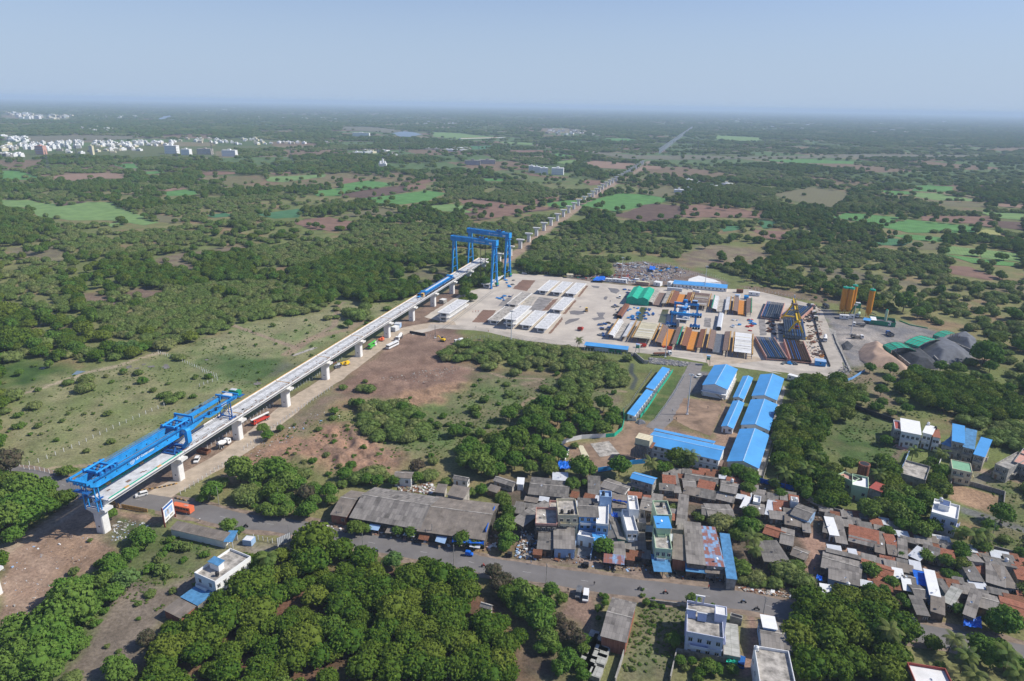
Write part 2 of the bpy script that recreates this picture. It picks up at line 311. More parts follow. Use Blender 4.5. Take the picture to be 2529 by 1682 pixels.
COVER+=[((.19,.135,.10),(.25,.18,.13),6,2.5,3,'A',[(860,1120),(1180,985),(1500,760),(1900,540),(2358,270),(2358,440),(2130,600),(1650,900),(1400,1060),(1250,1140),(1000,1180)]),((.30,.21,.15),(.22,.16,.12),5,2,3,'A',[(930,1190),(1240,1240),(1350,1280),(1300,1340),(1000,1260)]),((.22,.19,.165),(.17,.12,.09),5,2,3,'F',[(680,180),(1100,150),(1460,200),(1860,300),(2330,440),(2358,560),(0,440),(0,340),(700,350)]),((.30,.27,.24),(.24,.2,.17),4,1,1.5,'F',[(900,440),(1240,330),(1260,250),(1330,250),(1330,400),(1200,480)])]
PATHS=[
((.40,.32,.235),3,'a',[(190,1525),(580,1400),(840,1310),(1060,1270),(1200,1220),(1420,1150),(1500,1150)]),
((.30,.22,.16),2,'d',[(380,250),(560,290),(760,345),(1060,355)]),((.28,.22,.15),1.5,'d',[(780,420),(960,390),(1080,355)]),
((.30,.22,.16),1.5,'d',[(1450,435),(1600,460),(1820,470)]),((.30,.21,.15),2,'d',[(900,600),(880,580),(940,540),(1010,530)]),
((.28,.21,.155),4,'b',[(230,860+20),(850,1100),(1200,900),(1240,700),(1280,690)]),
((.27,.20,.14),7,'b',[(760,1160),(1000,1010),(1330,930),(1450,860)]),
((.34,.25,.18),2,'A',[(200,890),(540,850),(900,830)]),((.36,.28,.21),7,'A',[(0,1560),(140,1470),(260,1420),(520,1260),(680,1130)]),
((.15,.15,.15),5,'D',[(1880,880),(2100,960),(2358,1040)]),((.17,.13,.10),2.5,'D',[(1230,500),(1330,380),(1380,370)]),
((.30,.22,.17),5,'D',[(1940,530),(2200,590),(2358,640)]),
((.33,.235,.175),12,'T',[(740,820),(900,720),(1040,600),(1200,480),(1330,400),(1480,290),(1640,190),(1900,10)]),
((.30,.22,.17),14,'Q',[(1640,810),(1740,710),(1940,590),(2060,530),(2130,470)]),
((.05,.06,.07),3,'d',[(1880,220),(1870,290),(1920,350),(1880,440)]),
]
rad=[0.0,20,40,60,80]
while rad[-1]<42000:rad.append(rad[-1]*1.0062 if rad[-1]>120 else rad[-1]+4)
angs=np.concatenate([np.arange(-180,-50,10),np.arange(-44,44.01,.14),np.arange(50,180,10)])
rad=np.array(rad);A_=np.radians(angs)
GX=(rad[:,None]*np.sin(A_)[None,:]).ravel();GY=(rad[:,None]*np.cos(A_)[None,:]).ravel()
nr,na=len(rad),len(A_)
def mixc(base,col,w):return base*(1-w[:,None])+np.array(col)[None,:]*w[:,None]
wx=(vnoise(GX,GY,9,50)-.5)*2;wy=(vnoise(GX,GY,9,60)-.5)*2
n1=vnoise(GX,GY,160,1,4);n2=vnoise(GX,GY,22,9,4);rr=np.hypot(GX,GY)
col=np.zeros((len(GX),3))+np.array(GRN)
col=mixc(col,DRY,np.clip((n1-.42)*5,0,1)*.7*np.clip(n2*1.6,0,1));col=mixc(col,BRN,np.clip((n2-.56)*6,0,1)*.75)
far=np.clip((rr-1100)/700,0,1)
cell=_h(np.floor((GX*.92+GY*.39+wx*12)/190),np.floor((GY*.92-GX*.39+wy*12)/260),5)
fc=np.array([(.075,.14,.05),(.18,.12,.09),(.09,.12,.05),(.2,.17,.11),(.06,.11,.04)])[(cell*4.99).astype(int)]
col=col*(1-far[:,None]*.8)+fc*far[:,None]*.8
hgt=np.zeros(len(GX))
for c1,c2,sc_,soft,rag,fr,P in COVER:
 PP=gp(fr,P);w=poly_soft(GX+wx*rag,GY+wy*rag,PP,soft)
 k=w>0
 if not k.any():continue
 t=np.clip((vnoise(GX[k],GY[k],sc_,int(P[0][0])+3,4)-.5)*3.2+.5,0,1)[:,None]
 cc=np.array(c1)*(1-t)+np.array(c2)*t
 col[k]=col[k]*(1-w[k][:,None])+cc*w[k][:,None]
def polyline_w(P,wd,soft=1.2):
 best=np.full(len(GX),1e9)
 for i in range(len(P)-1):
  ax,ay,bx,by=P[i].x,P[i].y,P[i+1].x,P[i+1].y;m=wd+6
  k=(GX>min(ax,bx)-m)&(GX<max(ax,bx)+m)&(GY>min(ay,by)-m)&(GY<max(ay,by)+m)
  t=np.clip(((GX[k]-ax)*(bx-ax)+(GY[k]-ay)*(by-ay))/((bx-ax)**2+(by-ay)**2),0,1)
  best[k]=np.minimum(best[k],np.hypot(GX[k]-ax-t*(bx-ax),GY[k]-ay-t*(by-ay)))
 return np.clip(.5+(wd/2+wx*.6-best)/soft,0,1)
for c_,wd,fr,P in PATHS:col=mixc(col,c_,polyline_w(gp(fr,P),wd)*.85)
for amp,sc_,fr,P in[(1.5,5,'c',[(560,900),(780,620),(1000,620),(1120,730),(1530,870),(1480,980),(1000,1060),(500,960)]),
(.9,5,'c',[(0,960),(400,860),(560,960),(60,1040)]),(.7,4,'c',[(1320,390),(1500,320),(2150,200),(2356,210),(1850,380),(1640,500)]),
(1.3,6,'I',[(960,430),(1150,340),(1200,430),(1010,520)]),(1.0,6,'I',[(1000,200),(1240,190),(1240,260),(1100,300)]),
(.35,5,'b',[(1300,1500),(1800,1350),(2300,1350),(2300,1500),(1700,1560)])]:
 w=poly_soft(GX,GY,gp(fr,P),5);k=w>0
 hgt[k]+=w[k]*np.clip(vnoise(GX[k],GY[k],sc_,77,3)-.42,0,1)*amp*4
hgt+=(vnoise(GX,GY,14,31,3)-1.0)*.06
hgt=np.where(rr>3000,-.5,hgt)
me=bpy.data.meshes.new('ground')
nv=len(GX);me.vertices.add(nv);cs=np.stack([GX,GY,hgt],1);me.vertices.foreach_set('co',cs.ravel())
ii,jj=np.meshgrid(np.arange(nr-1),np.arange(na),indexing='ij');j2=(jj+1)%na
q=np.stack([ii*na+jj,(ii+1)*na+jj,(ii+1)*na+j2,ii*na+j2],-1).reshape(-1,4)[:,::-1]
me.loops.add(q.size);me.loops.foreach_set('vertex_index',q.ravel());me.polygons.add(len(q))
me.polygons.foreach_set('loop_start',np.arange(0,q.size,4));me.polygons.foreach_set('use_smooth',np.ones(len(q),bool))
me.update(calc_edges=True);me.validate()
at=me.attributes.new('cover','FLOAT_COLOR','POINT');at.data.foreach_set('color',np.c_[col,np.ones(nv)].ravel())
m=bpy.data.materials.new('ground');m.use_nodes=True;N=m.node_tree.nodes;L=m.node_tree.links;b=N['Principled BSDF']
b.inputs['Roughness'].default_value=.95;b.inputs['Specular IOR Level'].default_value=.1
a=N.new('ShaderNodeAttribute');a.attribute_name='cover';geo=N.new('ShaderNodeNewGeometry')
def nz(scale,det=5,r=.6):
 n=N.new('ShaderNodeTexNoise');n.inputs['Scale'].default_value=scale;n.inputs['Detail'].default_value=det;n.inputs['Roughness'].default_value=r
 L.new(geo.outputs['Position'],n.inputs[0]);return n
na_=nz(.9,8,.75);nb=nz(.08,6,.7)
m1=N.new('ShaderNodeMapRange');m1.inputs[1].default_value=.3;m1.inputs[2].default_value=.7;m1.inputs[3].default_value=.52;m1.inputs[4].default_value=1.5;L.new(na_.outputs[0],m1.inputs[0])
m2=N.new('ShaderNodeMapRange');m2.inputs[1].default_value=.3;m2.inputs[2].default_value=.7;m2.inputs[3].default_value=.7;m2.inputs[4].default_value=1.3;L.new(nb.outputs[0],m2.inputs[0])
mu=N.new('ShaderNodeMath');mu.operation='MULTIPLY';L.new(m1.outputs[0],mu.inputs[0]);L.new(m2.outputs[0],mu.inputs[1])
vm=N.new('ShaderNodeVectorMath');vm.operation='SCALE';L.new(a.outputs['Color'],vm.inputs[0]);L.new(mu.outputs[0],vm.inputs['Scale']);L.new(vm.outputs[0],b.inputs['Base Color'])
bp=N.new('ShaderNodeBump');bp.inputs['Distance'].default_value=.25;bp.inputs['Strength'].default_value=.6;L.new(na_.outputs[0],bp.inputs['Height']);L.new(bp.outputs[0],b.inputs['Normal'])
me.materials.append(m);gnd=bpy.data.objects.new('ground',me);C.objects.link(gnd);gnd['kind']='structure'
# farm fields: sheets with crop rows
def fieldmat(name,c1,c2,rows,sc=.05):
 c1=tuple(x*.78 for x in c1);c2=tuple(x*1.15 for x in c2)
 m=bpy.data.materials.new(name);m.use_nodes=True;N=m.node_tree.nodes;L=m.node_tree.links;b=N['Principled BSDF']
 b.inputs['Roughness'].default_value=.95;b.inputs['Specular IOR Level'].default_value=.1
 tc=N.new('ShaderNodeTexCoord');n=N.new('ShaderNodeTexNoise');n.inputs['Scale'].default_value=sc;n.inputs['Detail'].default_value=9;n.inputs['Roughness'].default_value=.7
 L.new(tc.outputs['Object'],n.inputs[0]);r=N.new('ShaderNodeMapRange');r.inputs[1].default_value=.32;r.inputs[2].default_value=.68;L.new(n.outputs[0],r.inputs[0])
 w=N.new('ShaderNodeTexWave');w.inputs['Scale'].default_value=rows;w.inputs['Distortion'].default_value=1.5;w.inputs['Detail'].default_value=2;w.inputs['Detail Scale'].default_value=.3
 rt=N.new('ShaderNodeMapping');rt.inputs['Rotation'].default_value=(0,0,.45);L.new(tc.outputs['Object'],rt.inputs[0]);L.new(rt.outputs[0],w.inputs[0])
 ad=N.new('ShaderNodeMath');ad.operation='MULTIPLY_ADD';ad.inputs[1].default_value=.35;L.new(w.outputs[0],ad.inputs[0]);L.new(r.outputs[0],ad.inputs[2])
 mx=N.new('ShaderNodeMix');mx.data_type='RGBA';mx.inputs[6].default_value=(*c1,1);mx.inputs[7].default_value=(*c2,1);L.new(ad.outputs[0],mx.inputs[0]);L.new(mx.outputs[2],b.inputs['Base Color'])
 MATS[name]=m
fieldmat('crop',(.075,.175,.05),(.105,.235,.07),.12);fieldmat('crop_pale',(.12,.21,.08),(.17,.26,.09),.1)
fieldmat('crop_teal',(.05,.14,.065),(.07,.17,.08),.1);fieldmat('crop_yellow',(.26,.28,.08),(.3,.3,.12),.1)
fieldmat('plough',(.165,.105,.078),(.215,.135,.10),.15);fieldmat('plough_dark',(.10,.068,.056),(.13,.09,.07),.15)
fieldmat('plough_tan',(.30,.20,.145),(.24,.165,.12),.12);fieldmat('fallow',(.185,.165,.10),(.145,.14,.075),.05);fieldmat('riverflat',(.13,.145,.09),(.16,.15,.11),.02)
FIELDS=[
('P','crop',[(0,540),(130,535),(250,575),(290,590),(200,600),(0,600)]),('P','plough_tan',[(340,575),(560,555),(800,553),(900,575),(860,590),(640,590),(560,605),(440,605)]),
('P','crop_pale',[(0,740),(180,738),(330,765),(560,755),(780,755),(850,800),(1000,860),(1100,895),(1000,915),(760,880),(480,880),(260,850),(180,790),(0,785)]),
('P','plough_dark',[(370,762),(580,744),(600,755),(420,783)]),('P','crop',[(780,490),(930,488),(970,520),(850,520)]),
('P','crop',[(1100,690),(1280,668),(1390,685),(1330,705),(1160,712)]),('P','plough_tan',[(1100,670),(1270,650),(1290,662),(1160,680)]),
('P','crop_teal',[(1760,840),(2060,798),(2110,820),(2060,860),(1900,868)]),('P','plough',[(2010,890),(2140,870),(2358,880),(2358,950),(2150,945)]),
('P','plough',[(1370,552),(1500,541),(1660,546),(1640,558),(1420,570)]),('P','crop_pale',[(1840,580),(2250,562),(2240,580),(1960,616),(1850,610)]),
('P','crop_pale',[(720,905),(840,895),(860,915),(780,930)]),('P','crop',[(2150,680),(2358,657),(2358,710),(2190,712)]),('P','crop_teal',[(1420,842),(1560,830),(1620,850),(1480,862)]),
('P','plough',[(1850,555),(2000,545),(2060,552),(1930,568)]),('P','fallow',[(930,850),(1100,840),(1290,875),(1250,900),(1100,890)]),
('P','riverflat',[(150,300),(640,292),(1000,300),(900,318),(560,330),(200,335)]),('P','crop',[(940,545),(1100,540),(1180,552),(1000,560)]),
('Q','plough',[(0,590),(150,592),(170,600),(40,628),(0,628)]),('Q','crop',[(0,632),(180,605),(400,630),(180,668),(0,700)]),
('Q','plough_dark',[(170,670),(420,640),(480,680),(190,725),(0,720),(0,702)]),('Q','plough',[(430,630),(585,637),(580,660),(492,675)]),
('Q','plough',[(490,622),(560,602),(730,587),(640,608),(560,632)]),('Q','crop',[(140,732),(490,687),(590,672),(730,692),(600,745),(420,770),(250,760)]),
('Q','crop_pale',[(580,782),(760,767),(990,805),(900,830),(700,815)]),('Q','plough',[(790,745),(940,735),(1220,770),(1060,790),(900,788)]),
('Q','plough_dark',[(830,837),(1000,800),(1290,780),(1440,790),(1520,802),(1200,830),(960,880)]),('Q','plough',[(1310,742),(1440,718),(1560,733),(1400,760),(1300,775)]),
('Q','crop',[(1420,760),(1560,740),(1640,740),(1685,752),(1520,800),(1430,780)]),('Q','crop',[(1650,780),(1760,732),(1920,692),(2090,700),(2290,735),(2200,765),(1900,820),(1800,800)]),
('Q','plough_dark',[(1870,845),(2000,812),(2090,772),(2150,764),(2358,780),(2358,860),(2100,890)]),('Z','plough',[(0,780),(120,770),(400,800),(570,830),(560,865),(430,860),(0,860)]),
('Q','plough_tan',[(1660,482),(1750,467),(2050,490),(1960,525),(1780,517)]),('Q','plough_tan',[(2100,500),(2250,510),(2200,528),(2085,525)]),
('Q','crop_pale',[(1470,480),(1600,460),(1660,467),(1540,490)]),('Q','crop',[(1420,427),(1500,417),(1620,435),(1560,442)]),('Q','crop_pale',[(620,270),(800,275),(1000,300),(1130,310),(820,322),(640,302)]),
('Q','crop',[(1740,311),(1960,313),(2050,325),(1980,332),(1790,326)]),('Q','riverflat',[(1550,392),(2100,432),(2358,432),(2358,462),(2000,455),(1700,412)]),
('Q','fallow',[(0,840),(300,790),(420,830),(330,850),(200,835),(0,875)]),('Q','fallow',[(2050,690),(2200,657),(2358,662),(2358,700),(2200,718)]),('Q','riverflat',[(0,232),(200,235),(480,262),(340,275),(0,252)]),
('Q','crop_teal',[(880,365),(1060,362),(1000,388),(900,390)]),('Q','plough',[(1080,395),(1400,395),(1500,410),(1250,412)]),('Q','crop',[(960,590),(1130,592),(1120,608),(1000,608)]),
('Q','crop_pale',[(1080,335),(1340,345),(1330,360),(1120,350)]),('Q','plough',[(1640,600),(1790,605),(1840,625),(1720,640)]),('Q','plough',[(1250,545),(1420,575),(1600,580),(1500,592),(1300,570)]),
('Z','fallow',[(620,700),(900,650),(1160,690),(1110,740),(1020,790),(960,770),(760,745)]),('Z','crop',[(1350,670),(1560,680),(1580,700),(1440,705)]),('Z','crop',[(1590,642),(1700,637),(1870,647),(1860,680),(1760,685),(1590,676)]),
('Z','crop_pale',[(1590,687),(1760,692),(2090,750),(1750,740),(1600,715)]),('Z','crop',[(1030,860),(1130,827),(1300,838),(1230,888)]),('Z','crop',[(1315,842),(1500,860),(1400,910),(1245,890)]),('Z','crop',[(1350,922),(1560,874),(2050,927),(2020,965),(1560,965)]),
('Z','crop_yellow',[(2035,953),(2100,942),(2230,965),(2160,990),(2030,977)]),('Z','crop',[(1450,985),(1560,977),(1810,1000),(1800,1030),(1610,1015)]),('Z','crop_teal',[(1280,1030),(1440,1002),(1590,1020),(1530,1055),(1380,1050)]),
('Z','fallow',[(1545,1055),(1600,1023),(1810,1050),(1790,1085),(1650,1082)]),('Z','crop_pale',[(1825,1052),(2040,1080),(2060,1130),(1800,1108)]),('Z','crop_pale',[(2072,1082),(2340,1110),(2358,1170),(2065,1140)]),
('Z','crop',[(1800,1115),(2060,1145),(2358,1180),(2358,1205),(2000,1175)]),('Z','crop_pale',[(230,291),(560,310),(520,335),(210,320)]),('Z','plough',[(470,942),(640,952),(780,962),(680,1020),(560,1000)]),
('Z','crop_teal',[(240,917),(380,917),(420,940),(280,958)]),('Z','crop_teal',[(490,872),(650,887),(640,930),(560,938)]),('Z','riverflat',[(0,425),(400,442),(880,432),(1240,422),(2100,430),(2000,443),(1400,440),(600,456),(0,460)]),
('Z','plough_dark',[(2160,882),(2358,892),(2358,950),(2200,930)]),('Z','plough',[(1640,850),(2140,852),(2150,930),(2000,902),(1650,880)]),('Z','crop_pale',[(2050,822),(2358,832),(2358,880),(2150,860)]),
('Z','plough',[(1830,1192),(1980,1200),(2220,1290),(2100,1290),(1860,1250)]),('Z','crop',[(520,460),(850,458),(1200,475),(1180,490),(700,480)]),('Z','fallow',[(1700,745),(2100,762),(2100,790),(1850,780)]),('Z','plough_tan',[(2110,762),(2358,770),(2358,795),(2200,785)]),
('O','plough',[(700,505),(760,500),(815,512),(810,530),(760,533),(700,520)]),('O','plough',[(1070,482),(1150,470),(1275,478),(1130,505)]),
]
def rough_edge(P,step,amp,seed=0):
 rn=random.Random(seed);out=[]
 for i in range(len(P)):
  a,b=Vector((P[i][0],P[i][1],0)),Vector((P[(i+1)%len(P)][0],P[(i+1)%len(P)][1],0));n=max(1,int((b-a).length/step));pr=perp((b-a).normalized())
  for k in range(n):out.append(a.lerp(b,k/n)+(pr*rn.uniform(-amp,amp)if k else Vector((0,0,0))))
 return out
OPEN=[];HEDGE=[]
for i,(fr,mt_,P)in enumerate(FIELDS):
 W_=gp(fr,P);OPEN.append([(p.x,p.y)for p in W_]);HEDGE.append(OPEN[-1]);c_=sum(W_,Vector())/len(W_);d_=c_.length
 E_=rough_edge(W_,max(4,d_/80),d_/500,i);z=.05+d_/9000+(i%7)*.03
 o=struct('field',MB().add([(p.x-c_.x,p.y-c_.y,0)for p in E_],[tuple(range(len(E_)))],mt_));o.location=(c_.x,c_.y,z)
 if o.data.polygons[0].normal.z<0:o.data.flip_normals()
 # water
fieldmat('water',(.20,.27,.33),(.16,.22,.27),.01);MATS['water'].node_tree.nodes['Principled BSDF'].inputs['Roughness'].default_value=.35
fieldmat('mudwater',(.17,.15,.13),(.20,.18,.16),.2);MATS['mudwater'].node_tree.nodes['Principled BSDF'].inputs['Roughness'].default_value=.25
WATER=[('Q','water',[(350,278),(430,264),(500,272),(560,285),(480,303),(400,300)]),('P','water',[(1090,180),(1130,160),(1190,152),(1180,165),(1120,183)]),
('a','mudwater',[(1150,1270),(1190,1260),(1205,1278),(1150,1292)]),('a','mudwater',[(1340,1268),(1400,1262),(1410,1276),(1350,1281)]),
('a','mudwater',[(1470,1282),(1500,1250),(1525,1252),(1545,1285),(1500,1295)]),('a','mudwater',[(1285,1255),(1310,1245),(1335,1250),(1300,1260)]),('a','mudwater',[(1220,1288),(1260,1280),(1268,1288),(1235,1294)]),
('a','mudwater',[(350,1295),(395,1275),(425,1278),(400,1295)]),('a','mudwater',[(1860,1210),(1885,1202),(1900,1212),(1870,1217)]),('a','water',[(650,1350),(700,1310),(780,1315),(700,1345)]),
('b','mudwater',[(20,1212),(45,1203),(58,1212),(30,1217)]),('b','mudwater',[(460,1430),(500,1405),(540,1425),(490,1445)])]
for i,(fr,mt_,P)in enumerate(WATER):
 W_=gp(fr,P);OPEN.append([(p.x,p.y)for p in W_]);c_=sum(W_,Vector())/len(W_)
 o=struct('water',MB().add([(p.x-c_.x,p.y-c_.y,0)for p in rough_edge(W_,2+c_.length/60,.3,i)],[tuple(range(len(rough_edge(W_,2+c_.length/60,.3,i))))],mt_))
 o.location=(c_.x,c_.y,.03+c_.length/5000)
 if o.data.polygons[0].normal.z<0:o.data.flip_normals()
 # roads and the yard slab
def spline(P,step=4):
 P=[Vector(p)for p in P];out=[]
 for i in range(len(P)-1):
  p0,p1,p2,p3=P[max(0,i-1)],P[i],P[i+1],P[min(len(P)-1,i+2)];n=max(1,int((p2-p1).length/step))
  for k in range(n):
   t=k/n;out.append(.5*((2*p1)+(p2-p0)*t+(2*p0-5*p1+4*p2-p3)*t*t+(3*p1-p0-3*p2+p3)*t**3))
 return out+[P[-1]]
def ribbon(name,P,wd,z,mt_,step=4,ragged=0,seed=0):
 P=spline(P,step);vs=[];rn=random.Random(seed);a=b_=0
 for i,p in enumerate(P):
  t=(P[min(i+1,len(P)-1)]-P[max(i-1,0)]).normalized();n=perp(t);a=a*.6+rn.uniform(-ragged,ragged);b_=b_*.6+rn.uniform(-ragged,ragged)
  vs+=[(p.x+n.x*(wd/2+a),p.y+n.y*(wd/2+a),z),(p.x-n.x*(wd/2+b_),p.y-n.y*(wd/2+b_),z)]
 return MB().add(vs,[(2*i+1,2*i+3,2*i+2,2*i)for i in range(len(P)-1)],mt_),P
mat('asphalt',(.19,.178,.17),.9,var=.12,scale=.12,bump=.01);mat('shoulder',(.31,.235,.175),.95,var=.25,scale=.4)
mat('haul',(.50,.41,.31),.95,var=.16,scale=.22,bump=.03);mat('yard',(.545,.485,.405),.92,col2=(.39,.345,.295),scale=.06,bump=.01)
mat('yardgrey',(.30,.28,.265),.9,var=.25,scale=.2);mat('paint',(.45,.44,.42),.8);mat('camproad',(.24,.22,.205),.9,var=.12,scale=.3)
ROADP=[(-150,870),(140,905),(420,970),(640,1035),(900,1085),(1250,1140),(1600,1205),(2000,1300),(2358,1350)]
ROAD=gp('A',ROADP[:-1])+gp('B',[(350,668),(820,760),(1260,845),(1740,930)])+gp('C',[(0,1000),(560,1085),(1100,1165),(1700,1235),(2200,1300)])+gp('L',[(1500,750),(1800,800)])+gp('N',[(700,905),(1200,1010),(1700,1110),(2358,1260),(2800,1360)])
mb,_=ribbon('',ROAD,13.5,.012,'shoulder',3,.7,1);struct('road_shoulder',mb)
mb,RL=ribbon('',ROAD,9.0,.03,'asphalt',3,.22,2);struct('road',mb)
mk=MB()
for i in range(4,len(RL)-3,3):
 p,q=RL[i],RL[i+1];n=perp((q-p).normalized())*.07;q=p.lerp(q,.8)
 if i%2:mk.add([(v.x,v.y,.036)for v in(p-n,q-n,q+n,p+n)],[(0,1,2,3)],'paint')
struct('road_marking',mk)
HAUL=gp('A',[(1250,1130),(1400,1040),(1600,930),(1900,760),(2130,590)])+gp('b',[(900,1568),(1200,1370),(1500,1150),(1800,960),(2050,900),(2300,880)])
mb,_=ribbon('',HAUL,11.5,.02,'haul',3,.35,3);struct('haul_road',mb)
YARD=[(2020,900),(2250,760)]
YP=gp('E',[(60,960),(300,890),(160,850),(480,650),(720,590),(900,490),(1200,505),(1560,560),(1960,600)])+gp('G',[(900,440),(1350,545),(1850,670),(1960,850),(2140,1240),(2250,1500)])+gp('H',[(660,960),(660,1020),(560,1070),(400,1085),(100,1040),(0,1030)])+gp('S',[(1900,290),(1500,230),(1200,190),(1100,170)])+gp('E',[(2100,1160),(1850,1130),(1480,1090),(1200,1060),(880,1010),(620,965),(300,945),(60,1000)])
YP=rough_edge([(p.x,p.y)for p in YP],4,.5,3)
o=struct('yard_pavement',MB().add([(p.x,p.y,.016)for p in YP],[tuple(range(len(YP)))],'yard'))
if o.data.polygons[0].normal.z<0:o.data.flip_normals()
mat('yardroad',(.47,.42,.355),.92,var=.16,scale=.12)
YR=gp('E',[(200,925),(620,950),(1000,1025),(1480,1085)])+gp('G',[(300,1430),(1000,1530)])+gp('H',[(300,1050),(520,1055),(610,1010),(600,940),(520,720),(450,520),(400,450)])+gp('G',[(1400,580),(900,480)])
mb,_=ribbon('',YR,8.5,.023,'yardroad',4,.3,5);struct('yard_road',mb)
CAMPR=gp('S',[(1060,180),(1000,300),(900,480),(780,680),(640,820)])
mb,_=ribbon('',CAMPR,8.5,.024,'camproad',3,.2,4);struct('camp_road',mb)
def patch(name,fr,P,mt_,z=.022,rag=.25,st=2.0):
 W_=rough_edge([(p.x,p.y)for p in gp(fr,P)],st,rag,len(P)+int(P[0][0]))
 o=struct(name,MB().add([(p.x,p.y,z)for p in W_],[tuple(range(len(W_)))],mt_))
 if o.data.polygons[0].normal.z<0:o.data.flip_normals()
 return o
 # viaduct
PIERPX=[(257,1316),(443,1182),(590,1078),(705,1003),(804,938),(887,882),(958,831),(1018,791),(1070,757),(1117,724),(1158,699),(1194,672)]
def gf(x,y,z=0):f=FR['O'];return g('O',x*f[2],y*f[2],z)
_pp=np.array([[*gf(*p)[:2]]for p in PIERPX]);_k=np.arange(12);_cx=np.polyfit(_k,_pp[:,0],2);_cy=np.polyfit(_k,_pp[:,1],2)
def AX(t):return Vector((np.polyval(_cx,t),np.polyval(_cy,t),0))
def rzof(d):return math.atan2(-d.x,d.y)
CAPZ,DZ=10.5,13.5
def pier_parts(h=CAPZ):
 sh=MB().loft([[(-1.85,-1.35,0),(-1.45,-1.6,0),(1.45,-1.6,0),(1.85,-1.35,0),(1.85,1.35,0),(1.45,1.6,0),(-1.45,1.6,0),(-1.85,1.35,0)],[(-1.85,-1.35,h-2.4),(-1.45,-1.6,h-2.4),(1.45,-1.6,h-2.4),(1.85,-1.35,h-2.4),(1.85,1.35,h-2.4),(1.45,1.6,h-2.4),(-1.45,1.6,h-2.4),(-1.85,1.35,h-2.4)]],'concrete')
 q=lambda w,d,z:[(-w,-d,z),(w,-d,z),(w,d,z),(-w,d,z)]
 cp_=MB().loft([q(1.85,1.55,h-2.4),q(2.5,1.7,h-1.7),q(4.3,1.85,h-.95),q(4.35,1.85,h)],'concrete')
 hole=MB().box(-.35,.35,-1.63,-1.45,2.6,3.1,'dark')
 return sh,cp_,hole
_s,_c,_h2=[m_.mesh(n,'concrete')for m_,n in zip(pier_parts(),('shaft','pier_cap','niche'))]
_ped=MB().box(-.5,.5,-1.2,1.2,CAPZ,CAPZ+.22,'concrete').mesh('bearing_pad')
def pier(p,rz,label,group,bear=False):
 t=thing('viaduct_pier',label,'bridge pier',(p.x,p.y,0),rz,group)
 part('shaft',_s,t);part('pier_cap',_c,t);part('niche',_h2,t)
 for sx in(-2.1,2.1)if bear else():part('bearing_pad',_ped,t).location=(sx,0,0)
 return t
ORD=['first','second','third','fourth','fifth','sixth','seventh','eighth','ninth','tenth','eleventh','twelfth','thirteenth','fourteenth','fifteenth','sixteenth']
for k in range(12):
 d_=(AX(k+.5)-AX(k-.5)).normalized()
 pier(AX(k),rzof(d_),'white pier under the finished deck, %s from the launching girder end'%ORD[k],'piers carrying the finished deck',k>0)
p_=g('I',-45,850);pier(p_,R(-15),'white pier cut off by the left photo edge beyond the road','free standing piers')
CTRL=[gf(1194,672),g('T',710,830)+Vector((0,0,0)),g('T',912,688),g('T',1093,548),g('T',1313,393),g('T',1488,265),g('Q',1710,740),g('Q',1797,670),g('Q',1873,624),g('Q',1956,577),g('Q',2085,492),g('Q',2195,421),g('Q',2240,388),g('Q',2320,326),g('Z',118,208)]
dist=0;n_=0;acc=40
for i in range(len(CTRL)-1):
 a,b=CTRL[i],CTRL[i+1];L_=(b-a).length;dd=(b-a).normalized();s_=acc
 while s_<L_:
  p=a+dd*s_;yq=px(p)[1]
  gap=g('Q',2088,490).y<p.y<g('Q',2192,422).y
  if not gap and n_<110:
   n_+=1;near_=p.y<1250
   lab=('bare white T shaped pier, number %d in line beyond the tall blue cranes'%n_)if near_ else 'tiny far white pier of the line running to the horizon'
   q_=pier(p,rzof(dd),lab,'piers still waiting for their deck' if near_ else 'far off piers at the horizon end')
   if i>10:q_.scale=(1,1,1.7)
  s_+=40
 acc=s_-L_
HWD,BW=4.75,2.45
def girder(L_,y0=0.0,m_='concrete',top='deck'):
 z=2.9
 t=MB();prof=lambda P,y:[(x,y,zz)for x,zz in P]
 def lf(P,mm):t.loft([prof(P,y0),prof(P,y0+L_)],mm)
 lf([(-HWD,z-.01),(-HWD,z-.26),(-2.9,z-.5),(2.9,z-.5),(HWD,z-.26),(HWD,z-.01)],m_)
 lf([(-2.9,z-.503),(-2.3,z-.503),(-1.95,.38),(-BW,.38)],m_);lf([(2.3,z-.503),(2.9,z-.503),(BW,.38),(1.95,.38)],m_);lf([(-BW,.377),(-BW+.1,0),(BW-.1,0),(BW,.377)],m_)
 t.add([(-HWD+.02,y0+.02,z),(HWD-.02,y0+.02,z),(HWD-.02,y0+L_-.02,z),(-HWD+.02,y0+L_-.02,z)],[(0,1,2,3)],top)
 return t
rg=random.Random(5)
